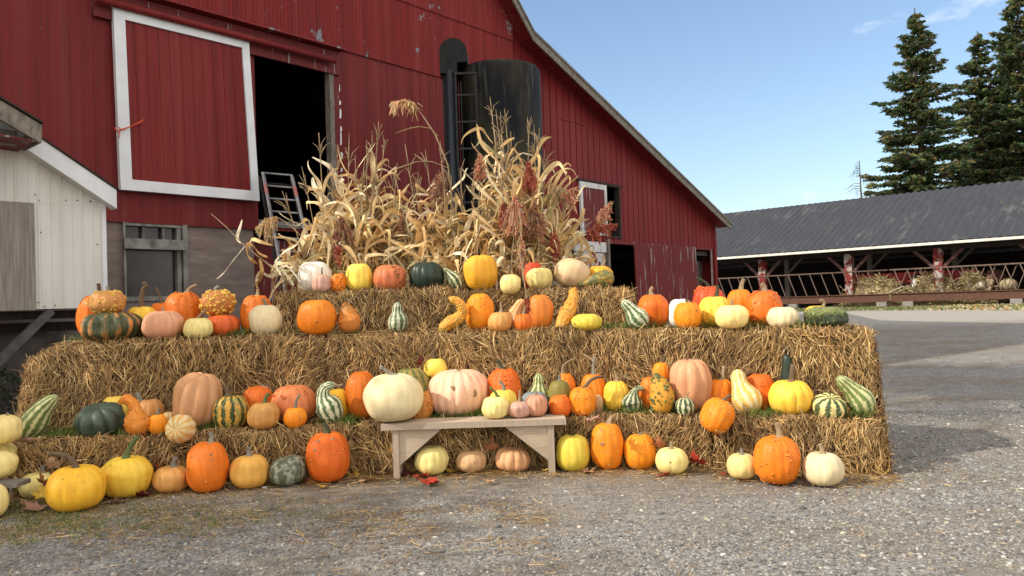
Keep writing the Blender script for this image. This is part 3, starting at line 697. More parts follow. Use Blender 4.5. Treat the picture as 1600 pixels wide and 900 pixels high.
def rf(t, per): k = t % per; return .012 if .0095 <= k <= .0255 else (.006 if abs(k-.5*per-.006) < .003 else 0)
mb = MB(); per = .235; ts = sorted(ribm(0, TE, per)+[tpk, sp(54, 400)[0]]); tp = sp(54, 400)[0]
lo = [t for t in ts if t <= tp]; strip2(mb, lo, lambda t: rf(t, per), lambda t: zbS, lambda t: min(zseam, swz(t)))
strip2(mb, ts, lambda t: rf(t, per)+.004, lambda t: zseam-.01, lambda t: max(zseam, swz(min(t, tpk+.2))))
mb.build('siding', M['shedwhite'], shed)
mb = MB(); mb.box(S3(TE, zbS-.01, .0), BD*(TE-tp), BN*.025, (0,0,zseam-zbS-.01)); mb.build('plywood_panel', M['ply'], shed)
mb = MB(); mb.box(S3(.03, zbS, -.02), BD*.05, BN*.05, (0,0,swz(0)-zbS)); mb.build('corner_trim', M['white'], shed)
mb = MB(); mb.quad(S3(0, zbS, 0), S3(0, swz(0), 0), S3(0, swz(0), -1.3), S3(0, zbS, -1.3)); mb.quad(S3(0, zbS, -.02), S3(TE, zbS, -.02), S3(TE, zbS, -1.3), S3(0, zbS, -1.3)); mb.quad(S3(0, zbS, -1.3), S3(TE, zbS, -1.3), S3(TE, swz(2), -1.3), S3(0, swz(0), -1.3))
mb.build('shed_side', M['shedwhite'], shed)
# rake fascia (white, wide) and thin roof
e0 = sp(182, 297, .18); e1 = (e0[0]+2.0, e0[1]+2.0*slope); fh = e0[1]-sp(182, 326, .18)[1]
mb = MB(); mb.hexa([S3(e0[0], e0[1]-fh, .155), S3(e1[0], e1[1]-fh, .155), S3(e1[0], e1[1]-fh, .18), S3(e0[0], e0[1]-fh, .18), S3(e0[0], e0[1], .155), S3(e1[0], e1[1], .155), S3(e1[0], e1[1], .18), S3(e0[0], e0[1], .18)]); mb.build('rake_board', M['white'], shed)
mb = MB(); mb.hexa([S3(e0[0]-.03, e0[1]-.01, .2), S3(e1[0], e1[1], .2), S3(e1[0], e1[1], -1.4), S3(e0[0]-.03, e0[1]-.01, -1.4), S3(e0[0]-.03, e0[1]+.012, .2), S3(e1[0], e1[1]+.022, .2), S3(e1[0], e1[1]+.022, -1.4), S3(e0[0]-.03, e0[1]+.012, -1.4)]); mb.build('roof', M['darkwood'], shed)
mb = MB(); mb.hexa([S3(e0[0], e0[1]-fh, 0), S3(e1[0], e1[1]-fh, 0), S3(e1[0], e1[1]-fh, .155), S3(e0[0], e0[1]-fh, .155), S3(e0[0], e0[1]-fh+.02, 0), S3(e1[0], e1[1]-fh+.02, 0), S3(e1[0], e1[1]-fh+.02, .155), S3(e0[0], e0[1]-fh+.02, .155)]); mb.build('soffit', M['shedwhite'], shed)
mb = MB(); mb.hexa([S3(0, swz(0)-.05, .012), S3(2.0, swz(2.0)-.05, .012), S3(2.0, swz(2.0)-.05, .03), S3(0, swz(0)-.05, .03), S3(0, swz(0)-.01, .012), S3(2.0, swz(2.0)-.01, .012), S3(2.0, swz(2.0)-.01, .03), S3(0, swz(0)-.01, .03)]); mb.build('wall_trim', M['shedwhite'], shed)
mb = MB()
for px, py in ((55,304),(61,313),(64,363),(103,313),(121,313),(142,314),(152,382),(70,479),(86,477),(60,472),(141,315)):
    t, z = sp(px, py, .015); mb.ball(S3(t, z, .014), .009, 0, n=6)
mb.build('screw', M['rust'], shed)
# big weathered upper roof corner
n2 = .75
q0, q1, q2 = sp(0, 156, n2), sp(62, 193, n2), sp(60, 222, n2); sl2 = (q1[1]-q0[1])/(q1[0]-q0[0])
mb = MB(); ta, tb = q1[0], q1[0]+2.2; za, zb_ = q1[1], q1[1]+sl2*2.2; fh2 = (q1[1]-q2[1])
mb.hexa([S3(ta, za-fh2, n2-.05), S3(tb, zb_-fh2, n2-.05), S3(tb, zb_-fh2, n2), S3(ta, za-fh2, n2), S3(ta, za, n2-.05), S3(tb, zb_, n2-.05), S3(tb, zb_, n2), S3(ta, za, n2)])
mb.box(S3(ta, za-fh2, n2-.6), BD*.02, BN*.6, (0,0,fh2*.96)); uro = mb.build('upper_fascia', M['grey'], shed)
mb = MB(); mb.hexa([S3(ta-.03, za, n2+.03), S3(tb, zb_+.01, n2+.03), S3(tb, zb_+.01, -1.2), S3(ta-.03, za, -1.2), S3(ta-.03, za+.02, n2+.03), S3(tb, zb_+.03, n2+.03), S3(tb, zb_+.03, -1.2), S3(ta-.03, za+.02, -1.2)]); mb.build('upper_roof', M['darkwood'], shed)
mb = MB(); zf_ = za-fh2+.01; mb.hexa([S3(ta+.02, zf_, 0), S3(tb, zf_+.12, 0), S3(tb, zf_+.12, n2-.05), S3(ta+.02, zf_, n2-.05), S3(ta+.02, zf_+.02, 0), S3(tb, zf_+.14, 0), S3(tb, zf_+.14, n2-.05), S3(ta+.02, zf_+.02, n2-.05)]); mb.build('upper_soffit', M['oldred'], shed)
mb = MB(); mb.box(S3(tb, zf_+.0, .3), BD*(tb-ta-.12), BN*.1, (0,0,.16)); mb.build('soffit_board', M['ply'], shed)
# stilts and braces
mb = MB(); z0 = 0
mb.bar(S3(sp(82,487)[0], zbS-.02, -.05), S3(sp(-20,570)[0], sp(-20,570)[1]-.1, -.05), .09, .09); mb.build('brace', mat_simple('grey_timber', (.10,.095,.095), (.06,.056,.055), 6, .9, (2,2,2)), shed)
for tt in (.06, 1.9, 3.3):
    mb = MB(); mb.box(S3(tt+.05, 0, -.25), BD*.12, BN*.12, (0,0,zbS-.06)); mb.build('stilt', M['darkwood'] if tt > 1 else M['ply'], shed)
mb = MB(); mb.box(S3(TE, zbS-.12, -.3), BD*(TE-.0), BN*.08, (0,0,.10)); mb.box(S3(TE, zbS-.28, -.9), BD*(TE), BN*.06, (0,0,.12)); mb.bar(S3(sp(30,490)[0], zbS-.05, -.9), S3(sp(-30,530)[0], zbS-.5, -.9), .08, .08); mb.build('floor_beam', M['darkwood'], shed)
# dark leafy vine below the shed
rg = np.random.default_rng(5)
def leafcloud(name, P, size, cols, matl, parent=None, origin=(0,0,0)):
    n = len(P); d1 = unit(rg.normal(0, 1, (n, 3))); d2 = unit(np.cross(d1, unit(rg.normal(0, 1, (n, 3))))); s = (size*rg.uniform(.6, 1.3, n))[:, None]
    V = np.empty((n, 4, 3)); V[:,0] = P-d1*s; V[:,1] = P+d2*s*.6; V[:,2] = P+d1*s; V[:,3] = P-d2*s*.6
    F = np.arange(n*4).reshape(n, 4); return np_mesh(name, V.reshape(-1,3), F, matl, parent, origin, np.repeat(cols, 4, 0))
P = []
for k in range(2600):
    t = rg.uniform(-.1, 3.4); z = rg.uniform(.0, 1.25)*(.75+.25*mnoise.noise(Vector((t*2.3, 0, 0)))) ; p = S3(t, z, -.95+rg.uniform(-.12, .3)); P.append(tuple(p))
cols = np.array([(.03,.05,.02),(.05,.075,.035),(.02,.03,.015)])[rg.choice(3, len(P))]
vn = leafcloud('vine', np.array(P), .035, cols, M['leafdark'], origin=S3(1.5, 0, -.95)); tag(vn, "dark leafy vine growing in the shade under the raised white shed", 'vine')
mb = MB(); mb.box(S3(3.5, 0, -1.3), BD*3.7, BN*.08, (0,0,1.45)); mb.build('back_boards', mat_simple('grey_brown_stone', (.16,.14,.13), (.08,.07,.065), 5, .9), shed)  # mottled grey-brown stone colour behind the stilts

# ================================================================ open feeding shed
FE = Vector((.741, -.672, 0)).normalized(); FN = Vector((FE.y, -FE.x, 0))     # FE runs right and nearer, FN out towards the yard
FC = at(1123, 470, 40.0); FC.z = 0
def fs(px, py, n=0.0):
    p = onplane(px, py, FC + FN*n, FN); return ((p-FC).dot(FE), p.z)
def F3(s, z, n=0.0):
    p = FC + FE*s + FN*n; return Vector((p.x, p.y, z))
zg = .77
fsd = thing('feeding_shed', (FC.x, FC.y, zg), "long low open-fronted cattle shed with a dark corrugated roof and white gutter", 'barn')
g0 = fs(1123, 404, .9); zgu = (fs(1123, 404, .9)[1]+fs(1600, 369, .9)[1])/2; sA, sB = -14, 32
NR = -6.0; zri = (fs(1135, 334, NR)[1]+fs(1600, 280, NR)[1])/2
print('feeder', g0, fs(1600, 369, .9), zri, fs(1135,334,NR), fs(1600,280,NR))
mb = MB(); st = .085; s = sA; prof_ = lambda s: .034*math.cos(s*2*math.pi/.34)
while s < sB:
    a, b = s, s+st
    mb.quad(F3(a, zgu+.06+prof_(a), .95), F3(b, zgu+.06+prof_(b), .95), F3(b, zri+prof_(b), NR), F3(a, zri+prof_(a), NR)); s = b
mb.quad(F3(sA, zri, NR), F3(sB, zri, NR), F3(sB, zgu, NR*2-1), F3(sA, zgu, NR*2-1)); mb.build('roof', M['froof'], fsd)
mb = MB(); mb.box(F3(sA, zgu-.08, .93), FE*(sB-sA), FN*.12, (0,0,.11)); mb.build('gutter', M['gutter'], fsd)
mb = MB(); mb.box(F3(sA, zgu-.28, -.1), FE*(sB-sA), FN*.2, (0,0,.22)); mb.build('eave_beam', M['darkwood'], fsd)
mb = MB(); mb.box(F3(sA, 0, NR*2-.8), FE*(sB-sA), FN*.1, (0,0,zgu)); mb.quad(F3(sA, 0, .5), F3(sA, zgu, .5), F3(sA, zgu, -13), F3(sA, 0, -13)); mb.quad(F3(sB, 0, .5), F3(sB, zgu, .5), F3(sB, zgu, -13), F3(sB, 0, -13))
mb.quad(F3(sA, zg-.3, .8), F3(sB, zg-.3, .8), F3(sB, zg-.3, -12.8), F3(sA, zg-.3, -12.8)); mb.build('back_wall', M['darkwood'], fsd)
for px in (1192, 1327, 1467, 1640):
    s0 = fs(px, 420, .0)[0]; mb = MB(); mb.box(F3(s0-.17, zg-.2, -.17), FE*.34, FN*.34, (0,0,zgu-zg)); po = mb.build('post', M['postred'], fsd)
    mb = MB()
    for d in (-1, 1): mb.bar(F3(s0+d*.15, zgu-1.05, 0), F3(s0+d*1.05, zgu-.15, 0), .13, .13)
    mb.build('brace', mat_simple('brace_wood', (.14,.07,.06), (.08,.05,.045), 6), po)
    mb = MB(); mb.box(F3(s0-.12, zg-.2, -3.2), FE*.22, FN*.22, (0,0,zgu-zg+.6)); mb.bar(F3(s0, zgu-.9, -3.1), F3(s0+.9, zgu, -3.1), .1, .1); mb.build('inner_post', M['ply'], fsd)
# base curb
mb = MB(); mb.box(F3(sA, zg-.4, .45), FE*(sB-sA), FN*.25, (0,0,.45)); mb.build('concrete_curb', M['block'], fsd)
# feed fence: rails, slanted bars, steel beam
nf_ = .75; zr_ = (fs(1123, 435, nf_)[1]+fs(1600, 412, nf_)[1])/2; zb0 = (fs(1230, 475, nf_)[1]+fs(1595, 467, nf_)[1])/2; zb1 = (fs(1230, 464, nf_)[1]+fs(1595, 452, nf_)[1])/2
print('fence', zr_, zb0, zb1, fs(1123,435,nf_), fs(1600,412,nf_))
s_split = fs(1390, 460, nf_)[0]
fi = 0
for a, b, lab in ((sA+8, s_split-.05, "left run of the brown steel feed fence with slanted bars on a steel beam"), (s_split+.03, sB-2, "right run of the brown steel feed fence in front of the hay heaps")):
    fo = thing('feed_fence', F3(a, zg, nf_), lab, 'fence', 'feed fence runs along the cattle shed')
    mb = MB(); mb.box(F3(a, zb0, nf_-.06), FE*(b-a), FN*.04, (0,0,zb1-zb0)); mb.box(F3(a, zb1-.03, nf_-.1), FE*(b-a), FN*.14, (0,0,.035)); mb.box(F3(a, zb0, nf_-.1), FE*(b-a), FN*.14, (0,0,.03)); mb.build('steel_beam', M['rust'], fo)
    mb = MB(); mb.tube([F3(a, zr_, nf_), F3(b, zr_, nf_)], .035, 6); mb.build('top_rail', M['rail'], fo)
    s = a+.2
    mb = MB(); nb_ = 0
    while s+.42 < b:
        mb.bar(F3(s, zr_, nf_), F3(s+.36, zb1, nf_), .035, .035, up=tuple(FN)); s += .52
        if nb_ > 99: break
    if fi == 1:
        s = a+.3
        while s < a+5.2: mb.bar(F3(s+.4, zr_-.02, nf_-.1), F3(s, zb1, nf_-.1), .03, .03, up=tuple(FN)); s += .37
    mb.build('slanted_bars', M['rail'], fo)
    for k in range(3):
        s = (a if fi else b-9) + .5 + k*4.0
        if s < b: mb = MB(); mb.box(F3(s, zg-.05, nf_-.15), FE*.42, FN*.25, (0,0,zb0-zg+.05)); mb.build('support_block', M['block'], fo)
    fi += 1
# hay heaps behind the fence
def hay_heap(s0, w, h, dpt_, nc, label, count=1700):
    c = F3(s0, zg, nc); n = count; a = rg.uniform(0, 2*math.pi, n); q = np.sqrt(rg.uniform(0, 1, n)); lx = q*np.cos(a); ly = q*np.sin(a)
    hh = np.array([h*(1-(x*x+y*y))**.8*(1+.25*mnoise.noise(Vector((x*2.2+s0, y*2, 0)))) for x, y in zip(lx, ly)])
    E, Nn = np.array(FE), np.array(FN); P = np.array(c)[None] + E[None]*(lx*w/2)[:, None] + Nn[None]*(ly*dpt_/2)[:, None]; P[:, 2] += hh+rg.uniform(-.02, .04, n)
    D = unit(rg.normal(0, 1, (n, 3))*np.array([1,1,.45])); L = rg.uniform(.15, .5, n)
    v, f, cc = strands(P, D, L, rg.uniform(.02, .05, n), unit(rg.normal(0, 1, (n, 3))), unit(rg.normal(0, 1, (n, 3))), np.clip(np.array([(.36,.29,.14),(.46,.38,.2),(.26,.2,.09)])[rg.choice(3, n)]*rg.uniform(.8, 1.2, (n, 1)), 0, 1))
    # solid core
    G = 16; cv = []
    for j in range(G+1):
        for i in range(G*2): 
            an = math.pi*i/G; qq = j/G; x, y = qq*math.cos(an), qq*math.sin(an); hz = h*max(0, 1-qq*qq)**.8*(1+.25*mnoise.noise(Vector((x*2.2+s0, y*2, 0))))
            cv.append(tuple(c + FE*(x*w/2) + FN*(y*dpt_/2) + Vector((0,0,hz-.03))))
    cf = [(j*2*G+i, j*2*G+(i+1) % (2*G), (j+1)*2*G+(i+1) % (2*G), (j+1)*2*G+i) for j in range(G) for i in range(2*G)]
    b0 = len(cv); V = np.concatenate([np.array(cv), v]); Fa = np.concatenate([np.array(cf), f+b0]); C = np.concatenate([np.tile([[.3,.23,.11]], (b0, 1)), cc])
    o = np_mesh('hay_heap', V, Fa, M['straw'], col=C, origin=c); return tag(o, label, 'hay', 'hay heaps behind the feed fence')
sA1 = fs(1322, 455, 0)[0]; sB1 = fs(1412, 455, 0)[0]; sC1 = fs(1425, 455, 0)[0]; sD1 = fs(1490, 455, 0)[0]; sE1 = fs(1530, 455, 0)[0]
hay_heap((sA1+sB1)/2, sB1-sA1+.8, 1.3, 1.4, -.3, "loose hay heap behind the feed fence, left of the two red-framed ones")
hay_heap((sC1+sD1)/2, sD1-sC1+.6, 1.3, 1.4, -.3, "wide loose hay heap in the middle behind the feed fence")
hay_heap((sD1+sE1)/2+.2, sE1-sD1+.5, 1.25, 1.2, -.5, "smaller hay heap at the right behind the feed fence, next to the cattle")
# red feed rack behind the hay
rs_ = fs(1318, 430, -.9)[0]; re_ = fs(1525, 420, -.9)[0]
rack = thing('feed_rack', F3(rs_, zg, -1.1), "long red metal hay feeder rack with vertical bars behind the hay", 'feeder')
M['redmetal'] = mat_simple('bright_red_metal', (.42,.03,.035), (.25,.02,.025), 4, .45)
zr2 = fs(1420, 432, -.9)[1]; mb = MB(); mb.box(F3(rs_, zr2-.3, -1.15), FE*(re_-rs_), FN*.08, (0,0,.5)); mb.build('rack_panel', M['redmetal'], rack)
mb = MB(); s = rs_
while s < re_: mb.box(F3(s, zg, -1.12), FE*.06, FN*.06, (0,0,zr2-zg+.1)); s += .55
mb.build('rack_bars', M['redmetal'], rack)
mb = MB(); a, b = fs(1388, 457, nf_+.1), fs(1411, 447, nf_+.1); mb.bar(F3(*a, nf_+.1), F3(*b, nf_+.1), .06, .03); pl = mb.build('plank', M['pine'], origin=F3(*a, nf_+.1)); tag(pl, "short pale stick poking through the bars onto the steel feed beam", 'stick')

# cattle: skinned quadrupeds standing at the fence, heads lowered to the hay
def cow(s0, n0, label, coat, face, facing=1, headlow=.75):
    root_p = F3(s0, zg-.05, n0)
    mp_ = lambda f, z, l: F3(s0, zg-.05+z, n0) + FN*f + FE*l   # f forward (to the yard), l sideways
    J = {}; verts = []; edges = []; rads = []
    def v(k, p, r, par=None):
        J[k] = len(verts); verts.append(tuple(p - root_p)); rads.append(r)
        if par is not None: edges.append((J[par], J[k]))
    v('hip', mp_(-.95, 1.18, 0), .30); v('belly', mp_(-.4, 1.05, 0), .37, 'hip'); v('chest', mp_(.2, 1.05, 0), .34, 'belly'); v('neck', mp_(.55, 1.2, 0), .22, 'chest'); v('poll', mp_(.95, headlow+.3, 0), .16, 'neck'); v('face', mp_(1.15, headlow+.08, 0), .12, 'poll'); v('muzzle', mp_(1.28, headlow-.12, 0), .085, 'face')
    v('tail1', mp_(-1.25, 1.2, 0), .05, 'hip'); v('tail2', mp_(-1.32, .5, 0), .03, 'tail1')
    for sd in (-1, 1):
        n = str(sd)
        v('sh'+n, mp_(.25, .8, .2*sd), .13, 'chest'); v('kn'+n, mp_(.28, .42, .2*sd), .065, 'sh'+n); v('ft'+n, mp_(.3, .04, .2*sd), .06, 'kn'+n)
        v('th'+n, mp_(-.85, .82, .22*sd), .16, 'hip'); v('hk'+n, mp_(-1.05, .48, .22*sd), .07, 'th'+n); v('hf'+n, mp_(-.98, .04, .22*sd), .06, 'hk'+n)
        v('ear'+n, mp_(.88, headlow+.38, .2*sd), .03, 'poll'); v('eart'+n, mp_(.86, headlow+.36, .32*sd), .02, 'ear'+n)
    me = bpy.data.meshes.new('cow'); me.from_pydata(verts, edges, []); o = bpy.data.objects.new('cow', me); COL.objects.link(o); o.location = root_p
    N = NT('cow_coat'); p = N.tc.outputs['Object']; d = N.n.new('ShaderNodeVectorMath'); d.operation = 'DISTANCE'; N.link(p, d.inputs[0]); fp = mp_(1.15, headlow+.1, 0)-root_p; d.inputs[1].default_value = tuple(fp)
    k = N.ramp(N.math('ADD', d.outputs['Value'], N.math('MULTIPLY', N.noise(p, 4), .2)), [(.38, 1.0), (.42, 0.0)]); N.color(N.mix(k, coat, face)); N.rough(.8)
    me.materials.append(N.mat)
    sk = o.modifiers.new('skin', 'SKIN'); sl = me.skin_vertices[0].data
    for k_, r in enumerate(rads): sl[k_].radius = (r, r)
    sl[0].use_root = True; ss = o.modifiers.new('sub', 'SUBSURF'); ss.levels = 2; ss.render_levels = 2
    return tag(o, label, 'cow', 'cattle at the feed fence')
_zg = zg; zg = 1.0
cow(fs(1548, 440, -.7)[0], -1.5, "brown cow with a lowered pale face at the right end of the feed fence", (.10,.04,.022), (.5,.38,.25), headlow=.55)
cow(fs(1430, 440, -.7)[0], -1.75, "dark cow with a white face between the two larger hay heaps", (.03,.018,.013), (.62,.6,.56), headlow=.75)
zg = _zg
# pale squash lying by the feed beam at right
for px, py, w, c_, lab in ((1532, 446, 11, (.55,.48,.35), "small pale lump of squash on the feed bunk beside the brown cow"), (1576, 447, 18, (.42,.34,.2), "pale heap of feed on the bunk right of the brown cow")):
    s0, z = fs(px, py, -.1); mb = MB(); mb.ball(F3(s0, zg+.86, -.1), w/FOC*33/2*1.3, 0, (1,1,.8), n=14); o = mb.build('squash', mat_simple('pale_feed', c_, tuple(x*.7 for x in c_), 6), origin=F3(s0, zg+.4, -.1)); tag(o, lab, 'squash')

# ================================================================ trees
def spruce(base, H, rb, label, seed, lean=0.0, dens=1.0, nseg=None):
    rr = random.Random(seed); rn = np.random.default_rng(seed); root = thing('spruce_tree', base, label, 'spruce', 'spruce trees behind the cattle shed')
    base = Vector(base); mb = MB(); pts = [base+Vector((lean*k/8*1.0+.1*math.sin(k*1.3+seed), 0, H*k/8)) for k in range(9)]; mb.tube(pts, [H*.016*(1-k/8.3)+.02 for k in range(9)], 8)
    limbs = MB(); FP = []; FC_ = []; FD = []
    z = H*.06
    while z < H*.985:
        fr = z/H; Lm = rb*(1-fr)**.8*(.55+.45*rr.random()) + .2
        if rr.random() < .18: Lm *= 1.3
        nb_ = 6 if fr < .8 else 5
        for k in range(nb_):
            a = rr.uniform(0, 2*math.pi); L = Lm*rr.uniform(.35, 1.15); d = Vector((math.cos(a), math.sin(a), 0)); up0 = .25*fr - .12
            p0 = base + Vector((lean*fr, 0, z+rr.uniform(-.15, .15))); P_ = []
            for q in range(6):
                u = q/5; P_.append(p0 + d*L*u + Vector((0,0, L*(up0*u*1.2 - .22*u*u*(1-fr) + .14*u**4))))
            limbs.tube(P_, [.05*(1-q/6)*(1.2-fr)+.012 for q in range(6)], 4, cap=False)
            side = Vector((-d.y, d.x, 0)); nt = max(7, int(L*17*dens))
            for q in range(nt):
                u = .12+.9*(q+rr.random())/nt; j = min(4, int(u*5)); c_ = P_[j].lerp(P_[j+1], min(1.15, u*5-j)); wd = (.16+.26*L*.5*math.sin(min(1, u)*math.pi*.85))*rr.uniform(.4, 1.0)
                sgn = rr.choice((-1, 1)); m_ = 5
                hang = rr.uniform(.02, .30)*(1.2-fr)
                tone = rr.random(); 
                for w in range(m_):
                    k2 = (w+rr.random())/m_; pp = c_ + side*sgn*wd*k2 + d*wd*.5*k2 + Vector((rr.gauss(0,.05), rr.gauss(0,.05), -hang*k2+rr.gauss(0,.05)))
                    FP.append(tuple(pp)); dd = (side*sgn*.8 + d*.8 + Vector((rr.gauss(0,.4), rr.gauss(0,.4), rr.gauss(-.25,.4)))).normalized(); FD.append(tuple(dd)); 
                    base_c = (.055,.090,.042) if tone < .5 else ((.12,.14,.05) if tone < .85 else (.20,.16,.055)); FC_.append([x*rr.uniform(.7, 1.3) for x in base_c])
        z += H*.015 + .05
    mb.build('trunk', M['bark'], root); limbs.build('limbs', M['bark'], root)
    P = np.array(FP); D = unit(np.array(FD)); n = len(P); sd = unit(np.cross(D, unit(rn.normal(0, 1, (n, 3))))); L = rn.uniform(.14, .32, n)[:, None]*(H/20)**.3; w = rn.uniform(.05, .10, n)[:, None]
    V = np.empty((n, 4, 3)); V[:,0] = P-D*L*.4; V[:,1] = P+sd*w; V[:,2] = P+D*L; V[:,3] = P-sd*w
    np_mesh('crown', V.reshape(-1, 3), np.arange(4*n).reshape(n, 4), M['needles'], root, col=np.repeat(np.array(FC_), 4, 0)); print('spruce leaves', n)
    return root
def treebase(px, Y): p = at(px, 450, Y); return (p.x, p.y, 1.0)
b = treebase(1447, 52); spruce(b, at(1455, 12, 52).z-1.0, 5.9, "tall narrow dark spruce rising alone behind the shed roof, left of the others", 3)
b = treebase(1545, 56); spruce(b, at(1545, 48, 56).z-1, 5.2, "dense spruce with a broken top between the tall spruce and the frame edge", 5, dens=1.1)
b = treebase(1612, 54); spruce(b, at(1612, -20, 54).z-1, 6.2, "tallest spruce, cut by the right edge of the picture", 9, dens=1.1)
b = treebase(1585, 63); spruce(b, at(1580, 60, 63).z-1, 4.6, "spruce seen in the gap behind the two rightmost spruces", 13, dens=.9)
# bare dead sapling
b = Vector(treebase(1350, 47)); top = at(1355, 250, 47).z; dead = thing('dead_tree', tuple(b), "thin bare dead tree sticking up behind the shed roof", 'tree'); rr = random.Random(2)
mb = MB(); mb.tube([b, b+Vector((.1,0,(top-1)*.5)), Vector((b.x+.05, b.y, top))], [.12,.08,.02], 6); mb.build('trunk', M['bark'], dead); mb = MB()
for k in range(26):
    z = top-.2-k*.16; a = rr.uniform(0, 6.28) if k % 2 else (0 if rr.random() < .5 else math.pi); L = min(1.35, .35+.1*k)*rr.uniform(.6, 1); d = Vector((math.cos(a), math.sin(a)*.6, 0)); p0 = Vector((b.x+.05, b.y, z)); P_ = [p0, p0+d*L*.5+Vector((0,0,.06)), p0+d*L+Vector((0,0,-.22))]; mb.tube(P_, [.02,.014,.008], 4, cap=False)
    for q in range(3): s_ = p0.lerp(P_[2], .3+.2*q); mb.tube([s_, s_+Vector((rr.uniform(-.15,.15), .1, -rr.uniform(.15,.35)))], [.009,.006], 3, cap=False)
mb.build('branches', M['bark'], dead)
# maples added out of frame to the left to cast shade on display and yard
def maple(base, H, R_, n, label, seed, cz=None, rz=None):
    cz = cz or H*.66; rz = rz or H*.36
    rr = np.random.default_rng(seed); root = thing('added_shade_maple', base, label, 'tree'); b = Vector(base); mb = MB(); mb.tube([b, b+Vector((.1,0,H*.3)), b+Vector((0,.2,H*.75))], [.28,.2,.06], 10)
    for k in range(9):
        a = k*2.4; z = (cz-rz*.9)+.09*k*rz; mb.tube([b+Vector((0,0,z)), b+Vector((math.cos(a)*R_*.4, math.sin(a)*R_*.4, z+.7)), b+Vector((math.cos(a)*R_*.8, math.sin(a)*R_*.8, z+1.3))], [.09,.06,.02], 6)
    mb.build('trunk', M['bark'], root); P = []
    cen = [(rr.normal(0, 1, 3)*np.array([.42,.42,.3])) for _ in range(46)]
    for k in range(n):
        c = cen[rr.integers(46)]; p = c + rr.normal(0, .13, 3)
        if np.linalg.norm(p) > 1.15: continue
        P.append((b.x+p[0]*R_, b.y+p[1]*R_, b.z+cz+p[2]*rz))
    P = np.array(P); cols = np.array([(.30,.10,.03),(.34,.2,.04),(.12,.14,.03),(.22,.05,.02)])[rr.choice(4, len(P))]
    leafcloud('crown', P, .075, cols, M['mleaf'], root)
maple((-9.3, 5.3, 0), 15, 3.7, 30000, "tall old maple tree left of the yard with a high crown", 33, cz=13.3, rz=2.5)
maple((-11.6, 2.0, 0), 9.0, 3.4, 9000, "autumn maple tree standing left of the display beside the yard", 21)
# ================================================================ wooden bench
bY = 6.62
bl, br = at(595, 662, bY), at(884, 655, bY); bz = .485; bx0, bx1 = bl.x, br.x; bt = .055; bd = .29
bench = thing('bench', ((bx0+bx1)/2, bY+bd/2, 0), "low bench of raw pine boards with triangular braces, carrying five pumpkins", 'bench')
mb = MB(); mb.box((bx0, bY+.002, bz-bt), (bx1-bx0,0,0), (0,bd,0), (0,0,bt)); mb.build('seat', M['pine'], bench)
mb = MB(); mb.box((bx0-.002, bY-.002, bz-bt+.001), (bx1-bx0+.004,0,0), (0,.004,0), (0,0,bt-.003)); mb.build('sawn_edge', M['edge'], bench)
lx0, lx1 = at(613, 700, bY).x, at(857, 700, bY).x
for x in (lx0, lx1):
    mb = MB(); mb.box((x, bY+.02, 0), (.055,0,0), (0,bd-.04,0), (0,0,bz-bt-.001)); lg = mb.build('leg', M['pine'], bench)
    mb = MB(); mb.box((x+.001, bY+.016, .002), (.053,0,0), (0,.004,0), (0,0,bz-bt-.006)); mb.build('sawn_edge', M['edge'], lg)
for x, s in ((lx0+.055, 1), (lx1, -1)):
    mb = MB(); t = bz-bt-.002; a = [Vector((x, bY+.035, t)), Vector((x+s*.38, bY+.035, t)), Vector((x, bY+.035, .115))]; b_ = [p+Vector((0,.04,0)) for p in a]
    mb.tri(*a); mb.tri(*b_)
    for k in range(3): mb.quad(a[k], a[(k+1) % 3], b_[(k+1) % 3], b_[k])
    mb.build('brace', M['pine'], bench)
# plank stand at the left frame edge
cY = 5.9; p = at(34, 752, cY); pz = p.z
stand = thing('plank_stand', (p.x-.3, cY+.2, 0), "weathered plank on a dark block, holding pale squash at the left frame edge", 'stand')
mb = MB(); mb.box((p.x-1.2, cY-.06, pz-.035), (1.2,0,0), (0,.17,0), (0,0,.035)); mb.build('shelf', M['grey'], stand)
mb = MB(); mb.box((p.x-.5, cY+.02, 0), (.30,0,0), (0,.13,0), (0,0,pz-.036)); mb.build('block', M['darkwood'], stand)

